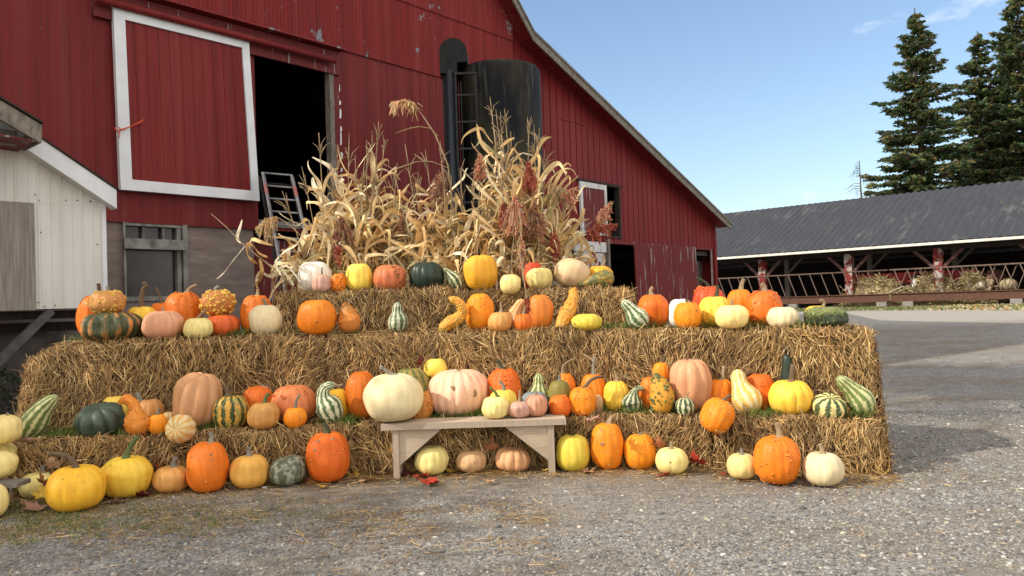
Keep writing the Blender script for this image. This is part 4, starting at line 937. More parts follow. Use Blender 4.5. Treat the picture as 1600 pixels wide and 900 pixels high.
# ================================================================ pumpkin skins
def skin(name, c1, c2=None, kind='plain', c3=None, rough=.5, k=.6, sc=6, thr=.5, soft=.1, speck=.0):
    N = NT(name); at_ = N.n.new('ShaderNodeAttribute'); at_.attribute_name = 'Col'; sp_ = N.n.new('ShaderNodeSeparateColor'); N.link(at_.outputs[0], sp_.inputs[0]); Rr, G, B = sp_.outputs[0], sp_.outputs[1], sp_.outputs[2]
    oi = N.n.new('ShaderNodeObjectInfo'); va = N.n.new('ShaderNodeVectorMath'); va.operation = 'MULTIPLY_ADD'; N.link(oi.outputs['Random'], va.inputs[0]); va.inputs[1].default_value = (17, 11, 23); N.link(N.tc.outputs['Object'], va.inputs[2]); P = va.outputs[0]
    big = N.noise(P, sc, 5, .6); fine = N.noise(P, 60, 4, .6); mid = N.noise(P, 20, 4, .6)
    if kind == 'plain':
        c = N.mix(N.ramp(big, [(.35, 0.0), (.75, k)]), c1, c2 or tuple(x*.7 for x in c1))
    elif kind == 'stripe':
        f = N.math('ADD', Rr, N.math('MULTIPLY', N.math('SUBTRACT', N.noise(P, 30, 6, .75), .5), 3.3))
        c = N.mix(N.ramp(f, [(thr-soft, 0.0), (thr+soft, 1.0)]), c1, c2)
        if c3: c = N.mix(N.ramp(N.math('ADD', mid, N.math('MULTIPLY', Rr, .12)), [(.6, 0.0), (.64, .85)]), c, c3)
    elif kind == 'patch':
        c = N.mix(N.ramp(N.math('ADD', N.math('MULTIPLY', big, .8), N.math('MULTIPLY', mid, .2)), [(thr-soft, 0.0), (thr+soft, 1.0)]), c1, c2)
        if c3: c = N.mix(N.ramp(mid, [(.55, 0.0), (.62, .8)]), c, c3)
    elif kind == 'ribpatch':   # dark skin with warm flushes on the lobes
        f = N.math('ADD', N.math('MULTIPLY', B, .9), N.math('MULTIPLY', big, 1.1))
        c = N.mix(N.ramp(N.math('MULTIPLY', f, .5), [(.66, 0.0), (.78, 1.0)]), c1, c2)
    elif kind == 'grad':       # G = height fraction
        f = N.math('ADD', G, N.math('MULTIPLY', N.math('SUBTRACT', mid, .5), .9))
        c = N.mix(N.ramp(f, [(thr-soft, 0.0), (thr+soft, 1.0)]), c1, c2)
        if c3: c = N.mix(N.ramp(fine, [(.6, 0.0), (.66, .8)]), c, c3)
    stv = N.n.new('ShaderNodeVectorMath'); stv.operation = 'MULTIPLY'; N.link(P, stv.inputs[0]); stv.inputs[1].default_value = (1, 1, .12); streak = N.noise(stv.outputs[0], 45, 4, .65)
    c = N.mix(N.ramp(streak, [(.42, .0), (.7, .32)]), c, tuple(x*.72 for x in (c2 or c1)) if kind == 'plain' else (.30,.24,.10)); c = N.mix(N.ramp(streak, [(.25, .28), (.45, .0)]), c, tuple(min(.9, x*1.15+.04) for x in c1)) if kind == 'plain' else c
    # grooves run a little deeper in colour, fine streaks, small blemishes
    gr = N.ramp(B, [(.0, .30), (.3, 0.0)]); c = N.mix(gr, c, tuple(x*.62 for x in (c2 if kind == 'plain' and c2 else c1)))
    c = N.mix(N.ramp(fine, [(.3, .0), (.8, .28)]), c, tuple(min(1, x*1.25+.02) for x in c1) if kind == 'plain' else c, 'MIX')
    bl = N.noise(P, 34, 2, .5); c = N.mix(N.ramp(bl, [(.70, 0.0), (.75, .45)]), c, (.24,.15,.07)); scf = N.noise(P, 9, 7, .8); c = N.mix(N.ramp(scf, [(.62, 0.0), (.70, .45)]), c, (.36,.26,.15)); c = N.mix(N.ramp(big, [(.25, .3), (.42, 0.0)]), c, tuple(min(.92, x*1.2+.07) for x in c1))
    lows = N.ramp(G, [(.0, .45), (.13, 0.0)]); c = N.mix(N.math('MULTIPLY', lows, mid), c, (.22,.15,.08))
    hs = N.n.new('ShaderNodeHueSaturation'); N.link(c, hs.inputs['Color']); N.link(N.math('MULTIPLY_ADD', oi.outputs['Random'], .014, .493), hs.inputs['Hue']); N.link(N.math('MULTIPLY_ADD', N.math('FRACT', N.math('MULTIPLY', oi.outputs['Random'], 7.3)), .2, .9), hs.inputs['Value'])
    N.color(hs.outputs[0]); N.rough(N.ramp(mid, [(.3, rough-.08), (.7, rough+.12)])); N.b.inputs['Specular IOR Level'].default_value = .28
    N.b.inputs['Subsurface Weight'].default_value = .0
    N.bump(N.math('ADD', N.math('ADD', mid, N.math('MULTIPLY', fine, .4)), N.math('MULTIPLY', streak, .8)), .28, .004)
    return N.mat
SK = dict(
 orange=skin('orange_rind', (.72,.185,.010), (.64,.125,.008)), dorange=skin('deep_orange_rind', (.66,.145,.010), (.54,.09,.010)), bright=skin('bright_orange_rind', (.78,.235,.010), (.68,.165,.008)),
 redorange=skin('red_orange_rind', (.58,.07,.018), (.66,.13,.02)), salmon=skin('salmon_rind', (.62,.19,.075), (.54,.13,.035), sc=9), pinkish=skin('dusty_pink_rind', (.62,.32,.19), (.55,.22,.10), sc=7, rough=.5),
 yellow=skin('yellow_rind', (.80,.44,.03), (.76,.34,.02)), lemon=skin('lemon_rind', (.84,.62,.10), (.80,.52,.06)), pale=skin('pale_yellow_rind', (.80,.66,.26), (.76,.57,.18)), bryellow=skin('bright_yellow_rind', (.86,.53,.06), (.82,.43,.03)),
 yellowgreen=skin('yellow_rind_greenish', (.72,.52,.06), (.55,.45,.07)), cream=skin('cream_rind', (.74,.62,.38), (.70,.54,.28)), tancream=skin('tan_cream_rind', (.70,.50,.28), (.66,.44,.22)), white=skin('white_rind', (.84,.79,.70), (.78,.69,.56)), 
 tan=skin('tan_orange_rind', (.60,.29,.085), (.50,.20,.05)), tanyellow=skin('yellow_tan_rind', (.68,.38,.07), (.62,.30,.06)), brown=skin('warty_brown_rind', (.50,.20,.04), (.40,.13,.03)), buff=skin('buff_rind', (.58,.37,.18), (.5,.29,.13)), peach=skin('peach_rind', (.60,.31,.155), (.54,.24,.10), rough=.55, sc=5), pink=skin('pale_pink_rind', (.74,.47,.31), (.68,.38,.22), rough=.5, sc=4),
 lav=skin('pinkish_grey_rind', (.55,.32,.25), (.45,.22,.14), rough=.5), dgreen=skin('dark_green_rind', (.018,.034,.024), (.035,.05,.03), rough=.35), bgreen=skin('dark_grey_green_rind', (.045,.065,.045), (.075,.095,.06), rough=.45), olive=skin('olive_rind', (.16,.14,.03), (.28,.22,.04)), blue=skin('blue_grey_rind', (.17,.21,.21), (.22,.26,.25), rough=.55),
 turban=skin('green_and_orange_rind', (.035,.05,.022), (.52,.22,.05), 'ribpatch', thr=1.0, soft=.0), mottled=skin('mottled_grey_green_rind', (.07,.095,.06), (.30,.33,.25), 'patch', thr=.52, soft=.04, sc=16, c3=(.05,.07,.04)),
 gstripe=skin('green_white_striped_rind', (.055,.11,.045), (.60,.60,.42), 'stripe', thr=.5, soft=.1), gstripe2=skin('dark_green_cream_striped_rind', (.03,.065,.03), (.55,.55,.34), 'stripe', thr=.62, soft=.1), ystripe=skin('green_yellow_striped_rind', (.13,.18,.05), (.56,.54,.27), 'stripe', thr=.60, soft=.16),
 ogstripe=skin('green_orange_striped_rind', (.03,.06,.02), (.68,.36,.045), 'stripe', thr=.52, soft=.08, c3=(.28,.28,.08)), cgstripe=skin('green_cream_striped_rind', (.03,.06,.022), (.70,.58,.24), 'stripe', thr=.5, soft=.08), orstripe=skin('orange_cream_striped_rind', (.68,.36,.10), (.74,.60,.32), 'stripe', thr=.5, soft=.1), ywstripe=skin('yellow_cream_striped_rind', (.70,.44,.10), (.76,.66,.38), 'stripe', thr=.55, soft=.1),
 warty=skin('warty_orange_gourd_rind', (.68,.27,.03), (.56,.33,.05), 'patch', thr=.55, soft=.08, c3=(.30,.16,.03), sc=9), crook=skin('orange_gourd_rind', (.70,.27,.03), (.62,.20,.02)), pear=skin('orange_green_gourd_rind', (.68,.26,.04), (.055,.08,.03), 'grad', thr=.72, soft=.2), ygourd=skin('yellow_orange_green_gourd_rind', (.70,.34,.03), (.06,.085,.025), 'grad', thr=.80, soft=.14),
 gogourd=skin('green_orange_gourd_rind', (.085,.10,.03), (.52,.30,.05), 'patch', thr=.53, soft=.1, sc=10), hood=skin('dark_green_warty_rind', (.018,.035,.018), (.17,.20,.06), 'grad', thr=.62, soft=.1), gbrown=skin('green_brown_rind', (.09,.12,.03), (.30,.22,.05), 'stripe', thr=.5, soft=.2), rorange=skin('orange_rind_red_patch', (.70,.22,.02), (.50,.09,.02), 'patch', thr=.63, soft=.03, sc=5),
 butter=skin('cream_orange_neck_rind', (.72,.46,.22), (.66,.26,.05), 'stripe', thr=.6, soft=.25))
def wartmat(name, c): return mat_simple(name, c, tuple(x*.75 for x in c), 30, .5, bump=0)
WM = dict(o=wartmat('orange_warts', (.70,.22,.03)), y=wartmat('yellow_warts', (.74,.48,.08)), t=wartmat('tan_warts', (.55,.34,.12)), d=wartmat('brown_warts', (.30,.13,.03)), g=wartmat('green_warts', (.14,.17,.05)), r=wartmat('red_orange_warts', (.62,.14,.02)), scab=mat_simple('dry_scab', (.36,.22,.13), (.20,.12,.07), 60, .9, bump=.5))
ST = dict(tan=mat_simple('dry_tan_stem', (.36,.27,.16), (.2,.14,.08), 25, .85, (1,1,.4), .5), grey=mat_simple('grey_dry_stem', (.27,.25,.20), (.14,.13,.10), 25, .85, (1,1,.4), .5), green=mat_simple('green_stem', (.07,.12,.035), (.13,.15,.06), 20, .6, (1,1,.4), .3), dark=mat_simple('dark_green_stem', (.035,.05,.028), (.07,.075,.04), 20, .65, (1,1,.4), .3), brown=mat_simple('brown_stem', (.17,.12,.07), (.09,.06,.035), 25, .85, (1,1,.4), .5))
PX = 1/FOC
def warts(mb, pos, nrm, n, size, rnd, sq=.55):
    size *= 1.2; n = int(n*1.3)
    for _ in range(n):
        k = rnd.randrange(len(pos)); p = Vector(pos[k]); nn = Vector(nrm[k]); r = size*rnd.choice((.45,.6,.8,1.0,1.25))
        mb.ball(p+nn*r*.1, r, 1, (1,1,sq*rnd.uniform(.9,1.5)), n=6, rot=nn.to_track_quat('Z','Y').to_matrix())
def stem_mesh(pts_px, Y, r0, r1, mat, parent, dy=0, z_off=0):
    P = [at(x, y, Y+dy) for x, y in pts_px]
    if len(P) == 2: P = [P[0], (P[0]+P[1])/2, P[1]]
    # resample smooth
    Q = []
    for k in range(len(P)-1):
        a, b, c, d = P[max(0,k-1)], P[k], P[k+1], P[min(len(P)-1,k+2)]
        for u in (0, .33, .66): Q.append(.5*((2*b)+(c-a)*u+(2*a-5*b+4*c-d)*u*u+(-a+3*b-3*c+d)*u**3))
    Q.append(P[-1]); n = len(Q); Q.insert(0, Q[0]-(Q[1]-Q[0]).normalized()*r0*2.2*PX*Y)
    s = PX*Y; rad = [r0*1.9*s] + [s*(r0*(1+.7*math.exp(-k*1.3))*(1-k/(n-1)) + r1*k/(n-1)) for k in range(n)]; rad[-1] *= 1.25
    mb = MB(); mb.tube(Q, rad, 15, ridge=.16, nr=5); return mb.build('stem', ST[mat], parent)
GRP = {'G': 'pumpkins standing on the ground in front of the bales', 1: 'pumpkins and gourds on the low straw ledge', 2: 'pumpkins and gourds on the middle straw tier', 3: 'pumpkins and gourds on the top straw tier', 'B': 'pumpkins on the wooden bench', 'L': 'pale squash piled at the left edge'}
def place_Y(tier, cx, yb, w_px, d, Y):
    if Y is not None: return Y
    if tier in ('G',):
        return onz(cx, yb, 0).y
    if tier == 'B': return bY + .13
    fr = lerp_tab({1: T1, 2: T2, 3: T3}[tier], cx); r = w_px/2*PX*fr
    if d is not None: return fr + d
    if tier == 1:
        y = onz(cx, yb, Z1).y; back = lerp_tab(T2, cx) - r*.92
        return max(fr+min(.05, r*.4), min(y + r*.2, back))
    return fr + max(.08, r*.8)
def P(label, x0, x1, yt, yb, tier, sk, ribs=12, scabs=(), rd=.05, w=0, ws=1.6, wm='o', stem=None, sr=(3.2, 2.2), sm='grey', dim=.12, full=.72, tilt=0, pit=0, d=None, Y=None, zb=None, st=None, cat='pumpkin', taper=0.0, name=None, lump=.055, seed=None):
    cx = (x0+x1)/2; wp = x1-x0; Yc = place_Y(tier, cx, yb, wp, d, Y); s = PX*Yc
    zt = zat(cx, yt, Yc); zbse = zb if zb is not None else {'G': 0.0, 'B': bz, 'L': 0}.get(tier, None)
    if zbse == -1: zbse = zat(cx, yb, Yc)
    if zbse is None: zbse = tierz(tier, cx)-.012
    c0 = at(cx, yb, Yc); Wd = wp*s; H = zt-zbse
    rnd = random.Random(hash(label) % 100003 if seed is None else seed); rnd = random.Random(sum(map(ord, label)))
    root = thing(name or ('squash' if cat == 'squash' else 'pumpkin'), (c0.x, Yc, zbse), label, cat, GRP[tier])
    mb = MB(); nu = max(60, ribs*6); nu = ribs*6 if ribs*6 >= 60 else ribs*8; nv = 30; cen = Vector((c0.x, Yc, zbse+H/2))
    Rm = Matrix.Rotation(R(pit), 3, 'X') @ Matrix.Rotation(R(tilt), 3, 'Y') @ Matrix.Rotation(rnd.uniform(0, 6.28), 3, 'Z')
    ph = rnd.uniform(0, 9); pos = []; nrm = []; asym = rnd.uniform(-.06, .06); tilt += rnd.uniform(-4, 4)
    nst = st or ribs
    for i in range(nv+1):
        la = -math.pi/2 + math.pi*i/nv; cl_, sl_ = math.cos(la), math.sin(la)
        rr = max(0, cl_)**full; zz = (abs(sl_)**.92)*(1 if sl_ > 0 else -1)
        zz *= 1.0 if sl_ < 0 else 1.0
        hole = math.exp(-(rr/.30)**2); zn = zz - dim*hole*(1 if zz > 0 else -.6)
        tw = 1 + taper*(-zz)
        for j in range(nu):
            a = 2*math.pi*j/nu; lobe = abs(math.sin(ribs*a/2+.6*math.sin(a*2+ph)*.5))**.42
            env = (1-.35*abs(zz))
            q = 1 - (rd*1.15+.006)*(1-lobe)*1.7*(env if rr > .3 else 1)
            nz = mnoise.noise(Vector((math.cos(a)*rr*1.3+ph, math.sin(a)*rr*1.3, zz*1.3)))
            q2 = 1 + lump*nz*1.6 + asym*math.cos(a+ph)
            v = Vector((math.cos(a)*rr*q*q2*tw*Wd/2, math.sin(a)*rr*q*q2*tw*Wd/2, zn*H/2/(1-dim*.0)*(1 + .03*mnoise.noise(Vector((math.cos(a)*2, math.sin(a)*2, ph))) - rd*.5*(1-lobe)*(1 if zz > 0 else .5))))
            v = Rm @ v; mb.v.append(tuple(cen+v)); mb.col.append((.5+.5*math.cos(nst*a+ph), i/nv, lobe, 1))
            if 3 < i < nv-2 and rnd.random() < .6: pos.append(cen+v); nrm.append((v.normalized()))
    for i in range(nv):
        for j in range(nu):
            a = i*nu+j; b = i*nu+(j+1) % nu; mb.f.append((a, b, b+nu, a+nu)); mb.m.append(0); mb.sm.append(True)
    for sx, sy, sr_ in scabs:
        r_ = ray(sx, sy).normalized(); best = min((q for q in range(len(pos)) if (pos[q]-CP).dot(r_) < (cen-CP).length), key=lambda q: ((pos[q]-CP)-r_*((pos[q]-CP).dot(r_))).length); n0 = len(mb.v); nn = nrm[best]; mb.ball(pos[best]-nn*sr_*s*.05, sr_*s, 2, (1,.85,.14), n=12, rot=nn.to_track_quat('Z','Y').to_matrix()); mb.ball(pos[best]+nn*sr_*s*.05, sr_*s*.4, 2, (1,.8,.3), n=8, rot=nn.to_track_quat('Z','Y').to_matrix()); mb.col += [(.5, .6, 1, 1)]*(len(mb.v)-n0)
    # keep its lowest point on the straw
    zlow = min(v[2] for v in mb.v)
    if w: 
        n0 = len(mb.v); nn = int(w*1.7); warts(mb, pos, nrm, nn, ws*s, rnd); mb.col += [(.5, .6, 1, 1)]*(len(mb.v)-n0)
        if w >= 25:      # some warts sit in ridged clusters
            for _ in range(int(w/9)):
                k = rnd.randrange(len(pos)); near = sorted(range(len(pos)), key=lambda q: (Vector(pos[q])-Vector(pos[k])).length)[:9]; n0 = len(mb.v); warts(mb, [pos[q] for q in near], [nrm[q] for q in near], 6, ws*s*1.15, rnd); mb.col += [(.5, .6, 1, 1)]*(len(mb.v)-n0)
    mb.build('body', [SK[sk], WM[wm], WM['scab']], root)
    if stem:
        if stem[0][1] < yt + 2: stem = [(stem[0][0], yt+dim*(yb-yt)*.35+1)] + list(stem[1:]) if abs(stem[0][1]-yt) < 3 else stem
        stem_mesh(stem, Yc, sr[0], sr[1], sm, root)
    return root
def GOURD(label, spine, rad, tier, sk, nst=9, rough=0.0, w=0, ws=1.6, wm='y', stem=None, sr=(2.2,1.4), sm='tan', d=None, Y=None, rd=.03, ribs=9, cat='gourd', zfix=None, lean=0.0):
    """spine: picture points from the blossom end to the neck; rad: radii in picture pixels"""
    cx = spine[0][0]; r0 = max(rad); Yc = place_Y(tier, cx, max(p[1]+r for p, r in zip(spine, rad)), 2*r0, d, Y); s = PX*Yc
    pts = [at(x, y, Yc) for x, y in spine]; low = min(p.z-r*s for p, r in zip(pts, rad))
    zb = tierz(tier, cx)-.012 if tier in (1,2,3) else 0
    if zfix is not None: zb = zfix
    dz = zb-low; pts = [p + Vector((0, lean*k/len(pts), dz)) for k, p in enumerate(pts)]
    root = thing('gourd', (pts[0].x, Yc, zb), label, cat, GRP[tier]); rnd = random.Random(sum(map(ord, label)))
    Q = []; Rr = []
    for k in range(len(pts)-1):
        a, b, c, d_ = pts[max(0,k-1)], pts[k], pts[k+1], pts[min(len(pts)-1,k+2)]; ra, rb, rc, rdd = rad[max(0,k-1)], rad[k], rad[k+1], rad[min(len(pts)-1,k+2)]
        for q in range(6):
            u = q/6; cr_ = lambda a, b, c, d: .5*((2*b)+(c-a)*u+(2*a-5*b+4*c-d)*u*u+(-a+3*b-3*c+d)*u**3)
            Q.append(cr_(a,b,c,d_)); Rr.append(max(.5, cr_(ra,rb,rc,rdd)))
    Q.append(pts[-1]); Rr.append(rad[-1])
    # round ends
    def cap(p, dirn, r, m=5): return [(p + dirn*r*math.sin(math.pi/2*k/m), r*math.cos(math.pi/2*k/m)) for k in range(1, m+1)]
    A = cap(Q[0], (Q[0]-Q[1]).normalized(), Rr[0]*s)[::-1]; B = cap(Q[-1], (Q[-1]-Q[-2]).normalized(), Rr[-1]*s*.8)
    B = [(p, r) for p, r in B]
    CH = A + [(q, r*s) for q, r in zip(Q, Rr)] + B; n = len(CH); nu = 54; mb = MB(); x = None; pos = []; nrm = []; ph = rnd.uniform(0, 6)
    for i, (p, r) in enumerate(CH):
        dd = (CH[min(i+1,n-1)][0]-CH[max(i-1,0)][0]).normalized()
        if x is None: x = dd.cross(Vector((0,1,0))).normalized()
        x = (x-dd*x.dot(dd)).normalized(); y = dd.cross(x); r = max(r, .0015)
        for j in range(nu):
            a = 2*math.pi*j/nu; lobe = abs(math.sin(ribs*a/2))**.6; q = 1-rd*(1-lobe)*1.5 + rough*(mnoise.noise(Vector((p.x*70+math.cos(a)*2.2, math.sin(a)*2.2, p.z*70)))+.5*mnoise.noise(Vector((p.x*160+math.cos(a)*5, math.sin(a)*5, p.z*160)))) + .05*mnoise.noise(Vector((math.cos(a)+ph, math.sin(a), i*.16)))
            v = (x*math.cos(a)+y*math.sin(a)); pt = p+v*r*q; mb.v.append(tuple(pt)); mb.col.append((.5+.5*math.cos(nst*a+ph), i/n, lobe*.7+.3, 1)); pos.append(pt); nrm.append(v)
    for i in range(n-1):
        for j in range(nu): a = i*nu+j; b = i*nu+(j+1) % nu; mb.f.append((a, b, b+nu, a+nu)); mb.m.append(0); mb.sm.append(True)
    if w: n0 = len(mb.v); warts(mb, pos, nrm, int(w*1.7), ws*s, rnd, .8); mb.col += [(.5,.6,1,1)]*(len(mb.v)-n0)
    mb.build('body', [SK[sk], WM[wm]], root)
    if stem:
        off = (0, 0); stem_mesh([(sx, sy) for sx, sy in stem], Yc, sr[0], sr[1], sm, root, dy=lean)
        o = [c for c in root.children if c.name.startswith('stem')][-1] if root.children else None
        if o: o.location.z += dz
    return root

# ================================================================ top tier
P("big white pumpkin at the left end of the top bale, under the corn leaves", 466, 519, 408, 450, 3, 'white', ribs=14, rd=.05, dim=.1, stem=[(492,410),(491,403)], sr=(2.5,2), sm='tan', d=.30)
P("tiny ribbed pinkish white pumpkin leaning against the big white one on the top bale", 488, 517, 428, 453, 3, 'lav', ribs=9, rd=.14, stem=[(503,428),(503,418)], sr=(1.3,.8), sm='brown', d=.07)
P("small bright orange bumpy pumpkin between the white and the lemon yellow one on top", 517, 541, 427, 446, 3, 'bright', ribs=8, w=50, ws=1.6, wm='o', stem=[(527,428),(522,421)], sr=(1.2,.9), sm='green', d=.12)
P("smooth lemon yellow pumpkin on the top bale in front of the left corn bundle", 541, 583, 411, 446, 3, 'lemon', ribs=11, rd=.05, dim=.16, d=.2)
P("flattened salmon orange bumpy pumpkin on the top bale with dry husks over it", 583, 636, 413, 448, 3, 'salmon', ribs=12, rd=.06, w=26, ws=1.5, wm='d', dim=.1, stem=[(608,414),(607,402)], sr=(1.5,1), sm='tan', d=.18)
P("very dark green flattened squash on the top bale", 638, 694, 409, 441, 3, 'dgreen', ribs=13, rd=.05, dim=.1, stem=[(662,410),(665,406)], sr=(2,1.6), sm='dark', cat='squash', d=.24)
GOURD("small green and white striped gourd with its neck up left, beside the dark green squash", [(712,426),(708,419),(700,410),(695,406)], [12,12,6,5], 3, 'gstripe2', nst=9, ribs=9, d=.2)
P("tall yellow ribbed pumpkin in the middle of the top tier", 725, 779, 398, 442, 3, 'yellow', ribs=13, rd=.06, w=8, ws=1.2, wm='y', dim=.1, d=.24)
P("small pale pumpkin slipping over the front edge of the top tier beside the hanging sorghum", 781, 814, 428, 461, 3, 'pale', ribs=10, rd=.04, full=.8, taper=-.1, stem=[(796,430),(796,420),(798,414)], sr=(2,1.4), sm='brown', d=-.06, zb=-1)
P("mostly hidden red-orange pumpkin behind the flat pale one on the top tier", 818, 850, 409, 440, 3, 'redorange', ribs=10, w=12, wm='r', d=.46)
P("flattened pale yellow squash with folded ribs on the top tier", 822, 864, 418, 446, 3, 'pale', ribs=9, rd=.12, dim=.14, stem=[(845,420),(848,414)], sr=(1.8,1.4), sm='tan', d=.16)
P("large smooth glossy cream pumpkin tipped on its side on the top tier", 866, 923, 404, 446, 3, 'tancream', ribs=10, rd=.02, dim=.03, full=.92, d=.22, tilt=20)
P("yellow pumpkin with a curled stem behind the green and orange gourd on top", 918, 958, 415, 446, 3, 'yellow', ribs=12, rd=.05, w=8, wm='y', stem=[(941,416),(945,408),(943,401),(939,400)], sr=(1.8,1.1), sm='tan', d=.38)
GOURD("green and orange pear gourd lying at the right end of the top tier", [(946,438),(938,439),(926,442),(912,447),(907,446)], [14,13,9,4,3], 3, 'gogourd', nst=7, w=8, wm='g', d=.1)
# ================================================================ middle tier
P("tall orange pumpkin at the left end of the middle tier, behind the stacked pair", 123, 176, 460, 512, 2, 'orange', ribs=12, w=10, ws=1.4, wm='o', stem=[(154,460),(155,452),(154,443)], sr=(3,2.4), sm='brown', d=.62)
P("flattened dark green and orange squash with deep ribs, under the warty tan pumpkin", 131, 221, 487, 531, 2, 'turban', ribs=14, rd=.13, dim=.16, full=.66, d=.26, cat='squash')
P("warty tan-orange pumpkin stacked on the green and orange squash", 142, 195, 453, 491, 2, 'tan', ribs=12, w=75, ws=1.5, wm='y', rd=.05, stem=[(169,456),(168,447)], sr=(3,2.4), sm='grey', d=.30, zb=-1)
P("yellow pumpkin with a tall thick brown stem next to the green and orange squash", 197, 248, 478, 515, 2, 'bryellow', ribs=12, rd=.06, stem=[(221,481),(221,466),(224,452),(229,446),(224,442)], sr=(3.4,2.4), sm='brown', d=.52)
P("flat orange squash mostly hidden behind the dusty pink pumpkin", 233, 268, 472, 508, 2, 'orange', ribs=9, stem=[(253,473),(250,463),(246,455),(245,449)], sr=(2.2,1.4), sm='brown', d=.76)
P("bumpy orange pumpkin with a forked dry stem behind the dusty pink one", 259, 317, 455, 510, 2, 'dorange', ribs=13, w=34, ws=1.6, wm='r', stem=[(292,458),(297,450),(307,445)], sr=(2.8,1.8), sm='tan', d=.50)
P("flattened dusty pink pumpkin at the front of the middle tier on the left", 225, 286, 485, 526, 2, 'pinkish', ribs=15, rd=.04, stem=[(254,486),(255,480)], sr=(1.5,1.1), sm='grey', d=.20)
P("small pale yellow squash in a tuft of grass on the middle tier", 287, 332, 496, 524, 2, 'pale', ribs=12, rd=.05, stem=[(309,497),(314,491),(319,487),(320,483)], sr=(2,1.8), sm='tan', d=.14)
P("flat shiny red-orange squash under the knobbly brown pumpkin", 322, 375, 491, 518, 2, 'redorange', ribs=10, rd=.09, dim=.14, d=.34, cat='squash')
P("knobbly brown-orange pumpkin stacked on the flat red-orange squash", 314, 366, 453, 493, 2, 'brown', ribs=12, w=95, ws=1.9, wm='y', stem=[(338,456),(337,451),(342,448)], sr=(3,2.6), sm='grey', d=.38, zb=-1)
P("tall bumpy orange pumpkin behind the cream one, with a husk hanging over it", 377, 426, 460, 518, 2, 'dorange', ribs=13, w=34, ws=1.7, wm='r', stem=[(402,462),(403,452)], sr=(2.6,2), sm='tan', d=.44)
P("round cream pumpkin with a short stem at the front of the middle tier", 390, 441, 475, 522, 2, 'cream', ribs=12, rd=.02, stem=[(414,477),(414,472),(411,467)], sr=(2.2,1.6), sm='grey', d=.18, full=.82)
P("big smooth orange pumpkin without a stem on the middle tier below the white ones", 466, 527, 468, 528, 2, 'orange', ribs=16, rd=.02, w=3, ws=1.3, wm='d', dim=.05, full=.66, d=.14)
GOURD("pear shaped orange gourd with a green side on the middle tier", [(546,501),(545,494),(543,482),(541,474)], [17,17,11,6], 2, 'pear', w=26, wm='o', d=.2)
GOURD("green and white striped bottle gourd standing alone on the middle tier", [(622,496),(622,488),(621,479),(621,470)], [16,14.5,8.5,8], 2, 'gstripe', nst=10, ribs=10, d=.28, rd=.04)
GOURD("knobbly orange crookneck gourd curved like a swan on the middle tier", [(694,505),(703,498),(714,492),(722,482),(721,471),(714,464),(706,461)], [8.5,10.5,9.5,8,7,6.5,5.5], 2, 'warty', w=40, ws=1.1, wm='y', d=.12, rough=.22)
P("oval pebbly orange pumpkin next to the crookneck gourd on the middle tier", 729, 773, 458, 510, 2, 'bright', ribs=14, rd=.02, w=46, ws=1.0, wm='o', dim=.04, full=.7, d=.3)
P("small flattened tan pumpkin with an upright pale stem below the butternut", 763, 802, 487, 515, 2, 'tan', ribs=12, rd=.06, w=12, ws=1.1, wm='y', stem=[(783,488),(783,480),(782,472)], sr=(2.6,1), sm='tan', d=.08)
GOURD("orange and cream striped butternut leaning right, behind the small tan pumpkin", [(801,492),(803,484),(809,470),(814,463)], [15,13,8,7.5], 2, 'butter', nst=8, d=.38)
P("tiny orange pumpkin with a white stem under the hanging sorghum", 803, 832, 490, 516, 2, 'orange', ribs=12, rd=.07, stem=[(818,491),(819,485),(820,478)], sr=(2,1.4), sm='tan', d=.06)
P("large orange pumpkin with a reddish patch behind the hanging sorghum", 823, 865, 460, 513, 2, 'rorange', ribs=11, rd=.04, full=.72, dim=.04, d=.32)
GOURD("long straight knobbly orange and dark gourd leaning against the top bale", [(877,503),(883,492),(891,478),(897,462),(899,450)], [9,11.5,11,8.5,7.5], 2, 'warty', w=40, ws=1.2, wm='o', rough=.24, d=.2, lean=.25, nst=6)
P("flattened lemon yellow pumpkin alone at the right front of the middle tier", 894, 942, 490, 522, 2, 'yellowgreen', ribs=12, rd=.04, w=8, ws=1, wm='y', dim=.05, d=.1)
GOURD("green and white striped bottle gourd leaning left beside the orange pumpkin", [(997,494),(993,490),(984,478),(976,470)], [17,16.5,10,8], 2, 'gstripe', nst=9, ribs=9, d=.16, rd=.06)
P("orange pumpkin with an upright tan stem behind the striped bottle gourd", 996, 1046, 459, 507, 2, 'orange', ribs=12, rd=.04, w=6, ws=1.2, wm='d', stem=[(1018,461),(1017,453),(1020,449)], sr=(3,2.6), sm='tan', d=.40)
P("white pumpkin half hidden behind the orange warty one on the middle tier", 1045, 1084, 466, 506, 2, 'white', ribs=10, rd=.03, d=.36)
P("orange pumpkin with a scabby face on the middle tier, in front of the white one", 1054, 1096, 471, 512, 2, 'bright', ribs=12, rd=.03, w=22, ws=1.2, wm='d', stem=[(1074,473),(1072,467)], sr=(2.4,2), sm='brown', d=.1)
P("squat red-orange warty pumpkin with a curling dark stem, back of the middle tier", 1081, 1133, 446, 500, 2, 'redorange', ribs=9, rd=.09, w=60, ws=1.7, wm='r', stem=[(1109,450),(1104,443),(1095,437),(1088,434)], sr=(2.2,1.5), sm='dark', d=.74)
P("bright yellow ribbed pumpkin with a green stem on the middle tier", 1092, 1144, 462, 510, 2, 'bryellow', ribs=14, rd=.07, stem=[(1120,464),(1121,455),(1121,446)], sr=(3,2.2), sm='dark', d=.34)
P("pale yellow squat pumpkin in front of the bright yellow one", 1118, 1171, 476, 514, 2, 'pale', ribs=12, rd=.05, stem=[(1144,478),(1144,468)], sr=(2.6,1.4), sm='tan', d=.06)
